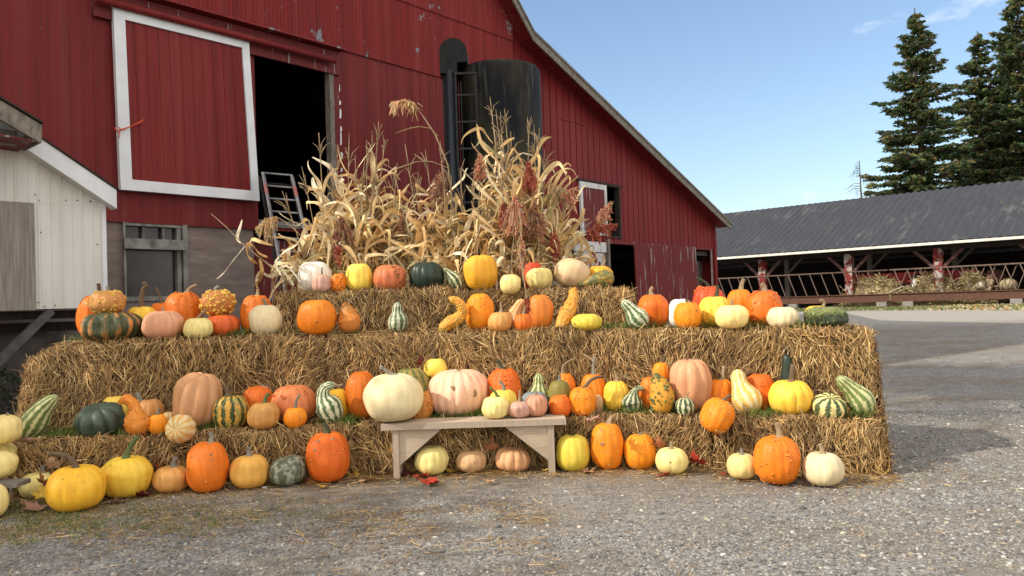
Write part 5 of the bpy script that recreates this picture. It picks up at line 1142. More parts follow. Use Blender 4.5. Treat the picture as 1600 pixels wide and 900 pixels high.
P("orange pumpkin with a thick upright stem at the back, right of the bright yellow one", 1136, 1178, 451, 500, 2, 'orange', ribs=12, rd=.06, w=10, wm='o', stem=[(1158,452),(1159,444),(1162,436)], sr=(3.4,2.6), sm='tan', d=.68)
P("large orange pumpkin covered in ridged warts, right part of the middle tier", 1168, 1223, 453, 510, 2, 'dorange', ribs=13, rd=.03, w=62, ws=1.7, wm='r', stem=[(1195,455),(1194,448),(1190,444)], sr=(4,3), sm='tan', d=.3)
P("small smooth cream pumpkin beside the large ridged orange one", 1199, 1247, 479, 514, 2, 'cream', ribs=13, rd=.05, dim=.08, d=.12)
P("yellow pumpkin with a hooked pale stem behind the dark green warty squash", 1258, 1294, 477, 506, 2, 'bryellow', ribs=11, stem=[(1286,480),(1288,473),(1284,469),(1281,471)], sr=(2.2,1.9), sm='tan', d=.42)
P("dark green warty squash with a lighter cap, right end of the middle tier", 1257, 1322, 479, 513, 2, 'hood', ribs=9, rd=.06, w=70, ws=1.4, wm='g', dim=.04, lump=.11, d=.16, cat='squash')
# ================================================================ low ledge
GOURD("long green and yellow striped gourd leaning right, left end of the low ledge", [(50,660),(56,650),(68,633),(83,618)], [19,20,15,10], 1, 'ystripe', nst=10, ribs=10, d=.3, rd=.04)
P("dark grey-green lobed squash near the left end of the low ledge", 121, 194, 632, 678, 1, 'bgreen', ribs=9, rd=.17, dim=.16, full=.66, stem=[(150,645),(142,640)], sr=(2,1.3), sm='brown', cat='squash', pit=18, lump=.06)
P("yellow pumpkin peeping out behind the dark grey-green squash", 158, 202, 618, 655, 1, 'lemon', ribs=10, rd=.02, d=.46)
GOURD("orange warty swan gourd with its neck hooked over to the left", [(216,664),(213,655),(212,643),(207,632),(198,626),(190,629)], [19,17,9.5,8,8,5], 1, 'crook', w=50, ws=1.2, wm='o', d=.1, rough=.12)
P("tan ribbed pumpkin with a thick grey stem behind the orange swan gourd", 215, 256, 623, 660, 1, 'tan', ribs=11, rd=.07, stem=[(222,632),(218,622),(214,614)], sr=(4,3), sm='grey', d=.40)
P("tiny orange pumpkin with a grey stem between the swan gourd and the striped peach squash", 232, 261, 647, 673, 1, 'bright', ribs=12, rd=.05, stem=[(246,649),(247,643),(250,638)], sr=(2.2,1.6), sm='grey', d=.12)
P("small cream and orange striped squash half hidden behind the tiny orange pumpkin", 253, 276, 643, 667, 1, 'orstripe', ribs=9, d=.26)
P("round peach and cream striped squash lying with its blossom end to the viewer", 260, 305, 650, 691, 1, 'orstripe', ribs=10, rd=.02, dim=.1, full=.9, pit=80, zb=-1, d=-.08, cat='squash')
P("large tall peach tan pumpkin with deep broad ribs, leaning right", 274, 349, 581, 663, 1, 'peach', ribs=9, rd=.13, dim=.08, full=.74, tilt=12, d=.30)
P("round green squash with orange stripes and a thick brown stem", 333, 388, 617, 664, 1, 'ogstripe', ribs=11, st=11, rd=.05, stem=[(356,619),(355,610),(352,602)], sr=(4.2,3.2), sm='brown', d=.2, cat='squash')
P("orange bumpy pumpkin at the back between the striped squash and the salmon pumpkin", 380, 428, 602, 642, 1, 'dorange', ribs=12, w=16, ws=1.3, wm='r', stem=[(412,604),(420,606)], sr=(1.4,1), sm='grey', d=.44)
P("squat tan-orange pumpkin with a green stem and a bruised side", 387, 436, 628, 664, 1, 'tan', ribs=12, rd=.06, stem=[(414,630),(415,622),(420,615)], sr=(3,2.4), sm='green', d=.1)
P("large salmon red bumpy pumpkin on the low ledge", 426, 493, 601, 652, 1, 'salmon', ribs=12, rd=.05, w=36, ws=1.4, wm='r', dim=.08, d=.34)
P("tiny orange pumpkin with a long grey stem in front of the salmon red one", 444, 479, 636, 667, 1, 'bright', scabs=((470,656,4.5),), ribs=12, rd=.04, stem=[(461,638),(463,626),(468,617)], sr=(2,1.4), sm='grey', d=.06)
GOURD("green and white striped gourd with a bent neck beside the salmon red pumpkin", [(517,643),(513,634),(506,620),(508,607),(518,602)], [20,21,12,8.5,7], 1, 'gstripe', nst=11, ribs=11, d=.16, stem=[(524,602),(531,603),(536,600)], sr=(1.8,1.2), sm='tan', rd=.05)
P("yellow pumpkin mostly hidden behind the bent-neck striped gourd", 506, 546, 607, 645, 1, 'yellow', ribs=11, d=.40)
P("oval orange bumpy pumpkin left of the giant cream one", 542, 589, 580, 638, 1, 'dorange', ribs=14, rd=.03, w=30, ws=1.4, wm='r', full=.66, dim=.06, d=.36)
P("green and brown streaked pumpkin hidden behind the giant cream one", 612, 673, 574, 640, 1, 'gbrown', ribs=12, rd=.04, d=.32)
P("orange-brown warty squash squeezed between the giant cream and the big pink pumpkin", 640, 677, 611, 652, 1, 'brown', ribs=11, w=36, ws=1.9, wm='o', d=.12)
P("pale yellow pumpkin perched behind the left shoulder of the giant pink one", 664, 700, 559, 594, 1, 'lemon', ribs=10, rd=.02, full=.85, stem=[(678,561),(677,552),(675,541)], sr=(2.6,1.6), sm='brown', d=.50, zb=-1)
P("giant flattened pale pink pumpkin with scabs in the middle of the low ledge", 669, 767, 577, 649, 1, 'pink', scabs=((739,613,8.5),(707,605,4.5)), ribs=17, rd=.06, dim=.10, full=.62, stem=[(716,580),(716,577)], sr=(2.5,2), sm='tan', d=.30)
P("red-orange warty pumpkin with a dark stem right of the giant pink one", 762, 816, 574, 635, 1, 'dorange', ribs=13, w=50, ws=1.6, wm='r', rd=.03, stem=[(785,576),(782,570),(777,562)], sr=(3,2.4), sm='dark', d=.30)
P("yellow pumpkin with a grey stem behind the small cream pumpkin of the bench", 764, 809, 608, 650, 1, 'lemon', ribs=11, rd=.03, w=5, wm='y', stem=[(787,611),(786,602),(780,595)], sr=(2.8,2), sm='grey', d=.06, zb=.46)
P("blue-grey ribbed squash behind the two pinkish pumpkins of the bench", 814, 858, 611, 652, 1, 'blue', ribs=10, rd=.08, d=.10, cat='squash')
GOURD("green striped bottle gourd standing upright behind the blue-grey squash", [(840,614),(840,604),(841,588),(841,578)], [20,19,9.5,8.5], 1, 'ystripe', nst=10, ribs=10, d=.30, stem=[(841,574),(841,568)], sr=(1.8,1.4), sm='tan', rd=.1)
P("olive green pumpkin with a grey stem beside the striped bottle gourd", 856, 894, 593, 640, 1, 'olive', ribs=11, rd=.03, w=6, wm='y', stem=[(874,595),(874,586)], sr=(2.2,2), sm='grey', d=.20)
P("small round orange squash just above the right end of the bench", 858, 893, 617, 650, 1, 'dorange', ribs=9, rd=.03, w=8, wm='o', d=.04)
P("orange pumpkin with a long thin curving stem behind the olive green one", 870, 900, 582, 625, 1, 'orange', ribs=10, stem=[(879,584),(879,574),(886,566),(900,559)], sr=(1.6,1), sm='tan', d=.42)
P("orange warty pumpkin with a long curved stem at the right end of the bench", 890, 933, 604, 650, 1, 'bright', ribs=13, rd=.03, w=46, ws=1.4, wm='o', stem=[(915,606),(920,597),(930,590),(943,588)], sr=(2.8,2), sm='brown', d=.10)
P("orange pumpkin with a tall grey stem behind the warty one near the bench end", 908, 948, 583, 630, 1, 'orange', ribs=12, rd=.05, stem=[(928,584),(927,574),(929,557)], sr=(3,1.6), sm='grey', d=.42)
P("small buff squash tucked behind the warty orange pumpkin near the bench end", 925, 943, 616, 640, 1, 'buff', ribs=9, d=.26)
P("bright yellow ribbed pumpkin left of the small hooked striped gourd", 943, 984, 594, 636, 1, 'bryellow', ribs=14, rd=.05, stem=[(964,596),(964,589),(962,584)], sr=(2.6,1.2), sm='tan', d=.34)
GOURD("small green and white striped gourd with a hooked neck", [(988,622),(988,618),(991,604),(998,597),(1003,599)], [15.5,16.5,6.5,4.5,4], 1, 'gstripe2', nst=11, ribs=11, d=.22, rd=.05)
P("orange pumpkin mostly hidden behind the tall yellow-orange warty gourd", 1000, 1036, 588, 636, 1, 'dorange', ribs=11, w=4, wm='d', d=.34)
P("tiny orange pumpkin with a thin upright stem above the tall warty gourd", 1020, 1047, 565, 600, 1, 'bright', ribs=10, stem=[(1034,567),(1036,556),(1037,545)], sr=(1.6,1), sm='grey', d=.44, zb=-1)
GOURD("tall yellow-orange gourd with green warts standing on the low ledge", [(1034,622),(1034,611),(1030,594),(1027,583)], [18,19,15,9], 1, 'ygourd', w=60, ws=1.8, wm='g', d=.16)
P("large peach pumpkin with broad deep ribs on the sunny side of the low ledge", 1046, 1112, 560, 636, 1, 'peach', ribs=9, rd=.13, full=.7, dim=.08, stem=[(1083,563),(1086,558)], sr=(2,1.6), sm='tan', d=.30, taper=-.06)
P("tiny green and white striped squash in front of the large peach pumpkin", 1056, 1086, 621, 648, 1, 'gstripe2', ribs=10, st=10, rd=.04, full=.85, stem=[(1072,623),(1073,618),(1077,613)], sr=(1.3,.9), sm='tan', d=.06)
P("orange pumpkin with an upright tan stem, half hidden right of the large peach one", 1105, 1148, 591, 640, 1, 'orange', ribs=12, rd=.04, stem=[(1129,593),(1130,584),(1131,572)], sr=(3,2.4), sm='tan', d=.36)
P("orange warty pumpkin sagging into the gap between two low bales", 1096, 1147, 622, 677, 1, 'bright', ribs=12, rd=.03, w=44, ws=1.3, wm='t', dim=.05, full=.78, tilt=24, stem=[(1131,626),(1136,621),(1142,617)], sr=(2.6,2), sm='brown', d=-.10, zb=-1)
GOURD("yellow and cream striped bottle gourd leaning back on the low ledge", [(1168,632),(1165,625),(1159,607),(1158,594)], [23,22,13,11.5], 1, 'ywstripe', nst=10, ribs=10, d=.14, lean=.12, rd=.03)
P("orange bumpy pumpkin behind the yellow striped bottle gourd", 1166, 1212, 583, 642, 1, 'dorange', ribs=13, rd=.03, w=22, ws=1.4, wm='r', d=.34)
P("dark green club shaped stump of a gourd behind the big yellow pumpkin on the right", 1222, 1243, 554, 640, 1, 'dgreen', ribs=9, rd=.02, full=.45, dim=.02, d=.40, cat='gourd', name='gourd', taper=.25)
P("big bright yellow pumpkin with a twisted stem, right part of the low ledge", 1203, 1270, 593, 654, 1, 'bryellow', ribs=15, rd=.05, w=8, ws=1.2, wm='y', stem=[(1237,596),(1237,586),(1239,569)], sr=(4,2.8), sm='brown', d=.18)
P("round dark green squash with cream stripes beside the big yellow pumpkin", 1271, 1323, 618, 657, 1, 'cgstripe', ribs=9, st=9, rd=.05, dim=.06, pit=25, d=.12, cat='squash')
GOURD("green striped long necked gourd leaning left at the right end of the low ledge", [(1346,627),(1342,620),(1328,605),(1314,592)], [20.5,20,13,9.5], 1, 'ystripe', nst=10, ribs=10, d=.22, rd=.07)
# ================================================================ bench
P("giant smooth cream pumpkin overhanging the left end of the bench", 569, 661, 583, 661, 'B', 'cream', ribs=14, rd=.015, dim=.08, full=.76, stem=[(615,587),(607,582),(594,573)], sr=(2.8,2.6), sm='grey', Y=6.79)
P("small cream ribbed pumpkin with a leaning stem on the bench", 753, 796, 619, 657, 'B', 'pale', ribs=12, rd=.06, stem=[(778,621),(773,612),(765,605)], sr=(2.2,1.6), sm='green')
P("small brownish pink ribbed pumpkin with an upright stem on the bench", 795, 830, 627, 656, 'B', 'lav', ribs=11, rd=.08, stem=[(811,629),(812,620),(812,610)], sr=(1.9,1.5), sm='tan')
P("small pale pink ribbed pumpkin at the right end of the bench row", 821, 856, 616, 652, 'B', 'pinkish', ribs=11, rd=.10, stem=[(838,618),(837,611)], sr=(2,1.6), sm='tan', Y=6.80)
# ================================================================ on the ground
P("small pale yellow pumpkin with a grey stem left of the biggest yellow one", 36, 84, 738, 778, 'G', 'pale', ribs=12, rd=.03, stem=[(66,740),(66,734),(67,728)], sr=(3.6,2.8), sm='grey')
P("biggest yellow pumpkin, front left on the ground, with a long bent stem", 77, 161, 727, 797, 'G', 'yellow', ribs=14, rd=.035, w=12, ws=1.3, wm='y', dim=.13, stem=[(118,733),(115,722),(104,713),(90,709),(77,710)], sr=(4.6,3.2), sm='brown')
P("yellow pumpkin with a slanting green stem on the ground, second from the left", 160, 237, 713, 776, 'G', 'bryellow', ribs=14, rd=.03, w=8, ws=1.2, wm='y', dim=.1, stem=[(197,716),(200,706),(207,693),(215,683)], sr=(4.4,2.8), sm='green')
P("small squat tan pumpkin with a brown bruise beside the tall orange one", 239, 296, 728, 769, 'G', 'tan', ribs=12, rd=.05, w=6, ws=1, wm='y', stem=[(272,730),(272,722),(275,715)], sr=(4.4,3), sm='grey')
P("tall egg shaped orange pumpkin on the ground in the left half", 295, 358, 690, 768, 'G', 'orange', scabs=((326,710,2.5),(333,716,2)), ribs=14, rd=.02, w=12, ws=1.5, wm='o', full=.64, dim=.05, stem=[(330,692),(331,684),(328,676)], sr=(3.8,2.8), sm='grey')
P("boxy yellow-tan pumpkin with a grey stem on the ground beside the mottled squash", 362, 421, 711, 762, 'G', 'tanyellow', ribs=12, rd=.04, full=.64, dim=.06, stem=[(389,713),(388,698)], sr=(4,2.6), sm='grey')
P("mottled grey-green squash with a pale top, tilted on the ground", 422, 479, 713, 758, 'G', 'mottled', ribs=12, rd=.04, tilt=-10, dim=.06, stem=[(447,718),(444,716)], sr=(1.8,1.4), sm='brown', cat='squash')
P("largest orange pumpkin in the left half, bumpy, just left of the bench", 480, 548, 675, 752, 'G', 'dorange', scabs=((497,688,3),(518,684,3),(494,702,3)), ribs=14, rd=.03, w=34, ws=1.2, wm='o', full=.66, dim=.05, stem=[(511,677),(510,668),(506,661)], sr=(4.4,3.2), sm='dark')
P("pale yellow pumpkin under the left half of the bench", 649, 702, 696, 737, 'G', 'pale', ribs=14, rd=.05, dim=.14, Y=6.80)
P("buff pumpkin with a thin bent stem under the middle of the bench", 713, 761, 702, 733, 'G', 'buff', ribs=13, rd=.03, stem=[(737,703),(741,694),(745,681)], sr=(1.8,1), sm='brown', Y=6.84)
P("flat peach squash with deep creases under the right half of the bench", 774, 830, 699, 734, 'G', 'peach', ribs=13, rd=.11, dim=.12, full=.55, Y=6.84, cat='squash', tilt=5)
P("greenish yellow pumpkin with a tiny dark stem right beside the bench leg", 869, 923, 679, 735, 'G', 'yellowgreen', ribs=13, rd=.03, w=10, ws=1, wm='y', full=.66, dim=.06, stem=[(893,682),(898,679)], sr=(2.4,2), sm='dark')
P("tall oval orange pumpkin on the ground, second to the right of the bench", 924, 976, 661, 733, 'G', 'bright', scabs=((939,697,3.5),(932,718,2)), ribs=13, rd=.03, w=18, ws=1.2, wm='t', full=.62, dim=.05, stem=[(952,664),(953,657),(957,650)], sr=(3.8,2.6), sm='tan')
P("orange pumpkin with rough streaks on the ground, third to the right of the bench", 976, 1026, 678, 733, 'G', 'bright', ribs=13, rd=.04, w=22, ws=1, wm='t', full=.68, dim=.04, stem=[(1000,680),(1000,677)], sr=(3.6,3), sm='grey')
P("pale yellow scarred pumpkin, fourth on the ground right of the bench", 1025, 1076, 699, 740, 'G', 'pale', scabs=((1047,723,2),), ribs=12, rd=.03, stem=[(1049,701),(1049,690)], sr=(2.8,1.8), sm='tan')
P("small yellow-cream pumpkin tucked left of the huge warty orange one", 1137, 1183, 708, 748, 'G', 'pale', ribs=12, rd=.03, stem=[(1159,710),(1159,701)], sr=(3,2), sm='grey')
P("huge orange pumpkin with beaded warts and a tall stem, right end on the ground", 1182, 1252, 681, 755, 'G', 'bright', ribs=15, rd=.03, w=64, ws=1.5, wm='o', full=.68, dim=.05, stem=[(1218,683),(1217,674),(1214,661)], sr=(4.2,3), sm='tan')
P("smooth cream yellow pumpkin at the far right end of the ground row", 1256, 1316, 706, 758, 'G', 'cream', ribs=11, rd=.04, stem=[(1285,709),(1284,701),(1281,694)], sr=(4,2.6), sm='tan')
# ================================================================ pale pile at left edge
P("pale squash on the old plank at the left frame edge", -36, 23, 706, 755, 'L', 'pale', ribs=12, rd=.02, full=.8, dim=.06, Y=6.02, zb=pz)
P("ribbed pale squash wedged behind the one on the plank at the left frame edge", -34, 23, 690, 745, 'L', 'pale', ribs=14, rd=.06, full=.8, Y=6.36, zb=pz+.0)
P("topmost pale green-white squash of the pile at the left frame edge", -32, 32, 648, 692, 'L', 'pale', ribs=14, rd=.035, full=.75, Y=6.22, zb=zat(0, 694, 6.22), stem=[(11,650),(12,645)], sr=(2.2,1.8), sm='tan')
P("pale squash on the grass below the plank, cut by the left frame edge", -46, 9, 756, 797, 'L', 'pale', ribs=12, rd=.02, full=.8, Y=5.75, zb=0)

# ================================================================ corn bundles
LC = np.array([(.80,.62,.34),(.86,.72,.46),(.74,.52,.24),(.54,.34,.14),(.90,.80,.58),(.50,.44,.22)])
def ribbon(V, F, C, P_, widths, side0, col, fold=.35, twist=0.0, rnd=None):
    """folded leaf blade along P_ (list of Vectors)"""
    b = len(V); n = len(P_)
    for k, p in enumerate(P_):
        d = (P_[min(k+1,n-1)]-P_[max(k-1,0)]).normalized(); s = (side0 - d*side0.dot(d)); s = s.normalized() if s.length > 1e-4 else d.orthogonal().normalized()
        a = twist*k/n; up = d.cross(s); s2 = s*math.cos(a)+up*math.sin(a); u2 = d.cross(s2); w = widths[k]; wav = (rnd.uniform(-.12,.12) if rnd else 0)
        V += [tuple(p-s2*w+u2*w*(fold+wav)), tuple(p), tuple(p+s2*w+u2*w*(fold-wav))]
        sh = 1+.12*math.sin(k*1.7+b); C += [tuple(c*sh*.95 for c in col), tuple(min(1, c*sh*1.12) for c in col), tuple(c*sh for c in col)]
    for k in range(n-1):
        a = b+3*k; F += [(a, a+1, a+4, a+3), (a+1, a+2, a+5, a+4)]
def corn_stalk(parent, base, tip, rnd, nleaf=10, zmin=1.55, tassel=True, lw=.044, name='corn_stalk', bend=.25):
    base, tip = Vector(base), Vector(tip); mid = base.lerp(tip, .55) + Vector((-(tip.x-base.x)*bend, rnd.uniform(-.05,.05), .05)); n = 14
    Q = [(base*(1-u)**2 + mid*2*u*(1-u) + tip*u*u) for u in [k/n for k in range(n+1)]]
    mb = MB(); mb.tube(Q, [.011*(1-.7*k/n)+.002 for k in range(n+1)], 6)
    st = mb.build(name, ST['tan'], parent) if parent is not None else mb
    V, F, C = [], [], []; H = tip.z-base.z; sgn = rnd.choice((-1,1))
    for k in range(nleaf):
        z = zmin + (tip.z-.42-zmin)*((k+rnd.random()*.8)/nleaf); u = min(.97, max(0.02, (z-base.z)/H)); j = min(n-1, int(u*n)); p = Q[j].lerp(Q[j+1], u*n-j)
        sgn = -sgn; az = (0 if sgn > 0 else math.pi) + rnd.gauss(0, .75); h = Vector((math.cos(az), math.sin(az)*.7, 0)); L = rnd.uniform(.35, .95)*(1.12-.42*u); W = lw*rnd.uniform(.55, 1.2); rise = rnd.uniform(.55, 1.7); droop = rnd.uniform(.3, 2.0) if rnd.random() < .6 else rnd.uniform(1.6, 2.6)
        m = 11; P_ = []; kink = rnd.random() < .35; kp = rnd.uniform(.35,.6); ph_ = rnd.uniform(0,6)
        for q in range(m+1):
            v = q/m; x = L*v*(1-.3*v); zz = L*(rise*v - droop*v*v*.62)
            if kink and v > kp: zz -= L*(v-kp)*.9; x -= L*(v-kp)*.45
            P_.append(p + h*x + Vector((math.sin(v*7+ph_)*.026, math.cos(v*6+ph_)*.026, zz+math.sin(v*9+ph_)*.014)))
        Wd = [W*(min(1, .35+3.2*q/m) * (1-(q/m)**1.4)**.9 + .0012) for q in range(m+1)]; c = LC[rnd.choices(range(6), [5,4,5,4,2,1])[0]]*rnd.uniform(.8,1.15)
        ribbon(V, F, C, P_, Wd, h.cross(Vector((0,0,1))), tuple(c), rnd.uniform(.15,.7), rnd.uniform(-2.6,2.6), rnd)
    if V:
        np_mesh('leaves', V, F, M['dryleaf'], st if parent is not None else None, col=np.clip(np.array(C),0,1), smooth=True)
    if tassel and parent is not None:
        tb = MB(); d = (Q[-1]-Q[-2]).normalized(); ns = rnd.randint(3, 7)
        for k in range(ns):
            s = Vector((rnd.gauss(0,.25), rnd.gauss(0,.2), 0)) if k else Vector((0,0,0)); L = rnd.uniform(.12,.3)*(1.3 if not k else .9); p0 = Q[-1]-d*rnd.uniform(0,.08); e1 = p0+(d+s).normalized()*L*.6; e2 = p0+(d+s*1.8).normalized()*L
            tb.tube([p0, e1, e2], [.003,.0055,.0025], 4)
            for q in range(7):
                r_ = p0.lerp(e1, q/7); tb.ball(r_+Vector((rnd.uniform(-.006,.006),0,0)), .007, n=4, sq=(.7,.7,1.5))
        tb.build('tassel', ST['tan'], st)
    return st
def bundle(label, cx0, cx1, n, tips, seed, Yb=9.12, nleaf=19, zmin=1.65):
    rnd = random.Random(seed); b = at((cx0+cx1)/2, 450, Yb); root = thing('corn_bundle', (b.x, Yb, 0), label, 'corn stalks', 'dry corn bundles behind the top bales')
    for k in range(n):
        tx, ty = tips[k % len(tips)]; jx, jy = (0, 0) if k < len(tips) else (rnd.uniform(-22, 22), rnd.uniform(15, 60)); Yk = Yb+rnd.uniform(-.15,.16)
        bx = cx0+(cx1-cx0)*((tx+jx)-min(t[0] for t in tips)+20)/(max(t[0] for t in tips)-min(t[0] for t in tips)+40) + rnd.uniform(-12,12)
        p = at(bx, 450, Yk); base = (p.x, Yk, .9); t = at(tx+jx, ty+jy, Yk+rnd.uniform(-.2,.1)); corn_stalk(root, base, t, rnd, nleaf=nleaf, zmin=zmin)
    return root
bundle("bundle of dry tan corn stalks on the left, in front of the open barn door", 478, 605, 19, [(500,235),(527,262),(545,250),(573,255),(590,216),(600,232),(556,280),(480,300),(452,330),(520,300),(612,300),(585,290)], 31)
bundle("bundle of dry corn stalks in the middle, between the tall plume and the silo", 665, 745, 12, [(668,262),(690,250),(640,270),(720,280),(705,300),(655,300),(740,300),(680,320)], 47)
bundle("tallest bundle of dry corn stalks, in front of the silo and red boards", 765, 890, 21, [(768,172),(790,190),(826,205),(842,222),(800,240),(775,235),(850,260),(812,270),(862,300),(835,300),(785,290),(880,330),(760,310)], 59, zmin=1.7)
# low husks at the foot of the bundles (belong to the bundles)
# sorghum heads
SC_ = dict(red=[(.30,.055,.03),(.22,.035,.02),(.38,.12,.06)], pink=[(.48,.22,.12),(.40,.16,.08),(.55,.32,.2)], brown=[(.24,.11,.06),(.32,.17,.09),(.18,.07,.04)], tan=[(.5,.32,.15),(.42,.25,.11),(.58,.42,.24)])
def seed_head(parent, c, w, h, dirn, cols, rnd, n=120, droop=1.0, seeds=True, name='seed_head', s=.0062):
    V, F, C = [], [], []; c = Vector(c); d = Vector(dirn).normalized(); side = Vector((0,1,0)).cross(d).normalized(); up = d
    def seed(p, r, col):
        b = len(V); a = rnd.uniform(0, 3); 
        for q in range(4): V.append((p.x+r*math.cos(a+q*1.571), p.y+r*math.sin(a+q*1.571), p.z))
        V.append((p.x, p.y, p.z+r*1.3)); V.append((p.x, p.y, p.z-r*1.3)); C.extend([col]*6)
        for q in range(4): F.append((b+q, b+(q+1) % 4, b+4, b+4)); F.append((b+(q+1) % 4, b+q, b+5, b+5))
    for k in range(n):
        u = rnd.random(); a = rnd.uniform(0, 6.283); p0 = c + d*h*(u*.8); o = side*math.cos(a)+Vector((0,1,0))*math.sin(a); L = w*(.18+.82*math.sin(math.pi*min(1,u*.85+.15))**1.2)*rnd.uniform(.35,1.15)
        p1 = p0 + o*L*.6 + d*h*.12; p2 = p0 + o*L + d*h*.26*rnd.uniform(.3,1) + Vector((0,0,-L*1.1*droop*rnd.uniform(.3,1.3)))
        col = tuple(x*rnd.uniform(.75,1.25) for x in rnd.choice(cols)); b = len(V); wd = .0022
        for p in (p0, p1, p2): V.extend([(p.x-wd, p.y, p.z), (p.x+wd, p.y, p.z+wd)]); C.extend([col]*2)
        F.extend([(b, b+1, b+3, b+2), (b+2, b+3, b+5, b+4)])
        if seeds:
            for q in range(7): r_ = p1.lerp(p2, rnd.random()*1.05) if q > 1 else p0.lerp(p1, .4+.6*rnd.random()); seed(r_+Vector((rnd.gauss(0,.006),rnd.gauss(0,.006),rnd.gauss(0,.006))), s*rnd.uniform(.7,1.3), tuple(x*rnd.uniform(.7,1.3) for x in col))
    Fq = [f for f in F]; 
    me = bpy.data.meshes.new(name); tri = [tuple(dict.fromkeys(f)) for f in Fq]
    org = rootloc(parent); me.from_pydata([(x-org.x, y-org.y, z-org.z) for x, y, z in V], [], tri); o = bpy.data.objects.new(name, me); COL.objects.link(o); o.parent = parent; _loc[o.name] = org
    ca = me.color_attributes.new('Col', 'FLOAT_COLOR', 'POINT'); ca.data.foreach_set('color', np.array([(*x, 1) for x in C], 'f').ravel()); me.materials.append(M['seed']); return o
def sorghum(label, stem_px, head_px, w, h, col, Y=8.95, dirn=(0,0,1), seed=1, n=120, droop=1.0, r=.008):
    rnd = random.Random(seed); P_ = [at(x, y, Y) for x, y in stem_px]; root = thing('sorghum_stalk', tuple(P_[0]), label, 'sorghum', 'sorghum stalks among the corn')
    Q = []
    for k in range(len(P_)-1):
        a, b, c, d = P_[max(0,k-1)], P_[k], P_[k+1], P_[min(len(P_)-1,k+2)]
        for u in (0,.25,.5,.75): Q.append(.5*((2*b)+(c-a)*u+(2*a-5*b+4*c-d)*u*u+(-a+3*b-3*c+d)*u**3))
    Q.append(P_[-1]); mb = MB(); mb.tube(Q, [r*(1-.5*k/len(Q)) for k in range(len(Q))], 6); mb.build('stem', ST['tan'], root)
    s = PX*Y; c = at(*head_px, Y); seed_head(root, c - Vector(dirn).normalized()*h*s*.5, w*s, h*s, dirn, SC_[col], rnd, n, droop)
    return root
sorghum("sorghum stalk with a drooping brown head arching left of the silo", [(716,440),(708,330),(700,275),(690,262)], (686,290), 19, 56, 'brown', dirn=(-.3,0,-1), seed=3, droop=.7, n=150)
sorghum("upright sorghum stalk with a pinkish head in front of the silo ladder", [(745,440),(747,340),(750,290),(750,262)], (750,262), 13, 44, 'pink', seed=4, n=150, Y=8.8)
sorghum("sorghum stalk with a dark red head in the upper right corn bundle", [(805,440),(812,350),(822,300),(827,285)], (827,280), 15, 56, 'red', seed=5, n=190, Y=8.75)
sorghum("sorghum stalk with the widest rusty head, low in the right corn bundle", [(800,445),(800,400),(806,350)], (806,335), 25, 66, 'pink', seed=6, n=260, Y=8.7)
sorghum("sorghum stalk with a dark drooping head right of the widest rusty one", [(842,445),(842,390),(840,345)], (836,345), 20, 60, 'brown', seed=7, n=200, Y=8.72)
sorghum("sorghum stalk with a small deep red head left of the widest rusty one", [(785,445),(784,390),(788,350)], (787,338), 11, 46, 'red', seed=8, n=120, Y=8.74)
sorghum("sorghum stalk reaching up right with a pinkish tan head against the red boards", [(838,440),(845,345),(872,312)], (889,303), 13, 34, 'pink', dirn=(.75,0,.5), seed=9, n=150)
sorghum("sorghum stalk leaning far right with an orange-brown head beside the small barn window", [(835,445),(880,385),(925,346)], (944,333), 11, 44, 'pink', dirn=(.55,0,.8), seed=10, n=150)
sorghum("lowest right sorghum stalk with a rusty head below the small barn window", [(838,452),(880,405),(915,366)], (938,358), 13, 56, 'red', dirn=(1,0,.25), seed=12, n=170, Y=8.9)
sorghum("sorghum stalk with a long red head hanging straight down at the right bundle", [(850,445),(858,380),(864,352),(866,356)], (866,384), 11, 52, 'red', dirn=(0,0,-1), seed=13, droop=.3, n=150, Y=8.78)
sorghum("sorghum stalk with a pink seed head bent over the front of the top tier", [(812,330),(815,370),(816,420),(817,440)], (815,396), 10, 60, 'pink', dirn=(.05,0,-1), seed=14, droop=.2, n=110, Y=8.16)
sorghum("long sorghum stalk hanging over the middle tier with a dark red tip", [(812,395),(818,430),(822,460),(826,480)], (828,488), 10, 50, 'red', dirn=(.2,0,-1), seed=15, droop=.2, n=110, Y=7.66, r=.010)
sorghum("sorghum stalk with a brown bushy head in the left corn bundle", [(528,450),(530,400),(533,375)], (534,362), 20, 50, 'brown', seed=16, n=200, Y=8.8)
sorghum("sorghum stalk with a small red head hanging above the white pumpkin", [(560,440),(548,400),(532,382)], (529,398), 8, 36, 'red', dirn=(0,0,-1), droop=.3, seed=17, n=90, Y=8.6)
sorghum("sorghum stalk with a broom-like tan head drooping left in front of the ladder", [(520,440),(480,380),(450,350),(430,338)], (418,350), 16, 42, 'tan', dirn=(-.9,0,-.4), seed=18, droop=1.2, n=150, Y=8.9)
sorghum("thin sorghum stalk with a small drooping brown head between the left and middle bundles", [(650,440),(645,380),(632,345)], (628,352), 7, 32, 'brown', dirn=(0,0,-1), droop=.3, seed=19, n=80)
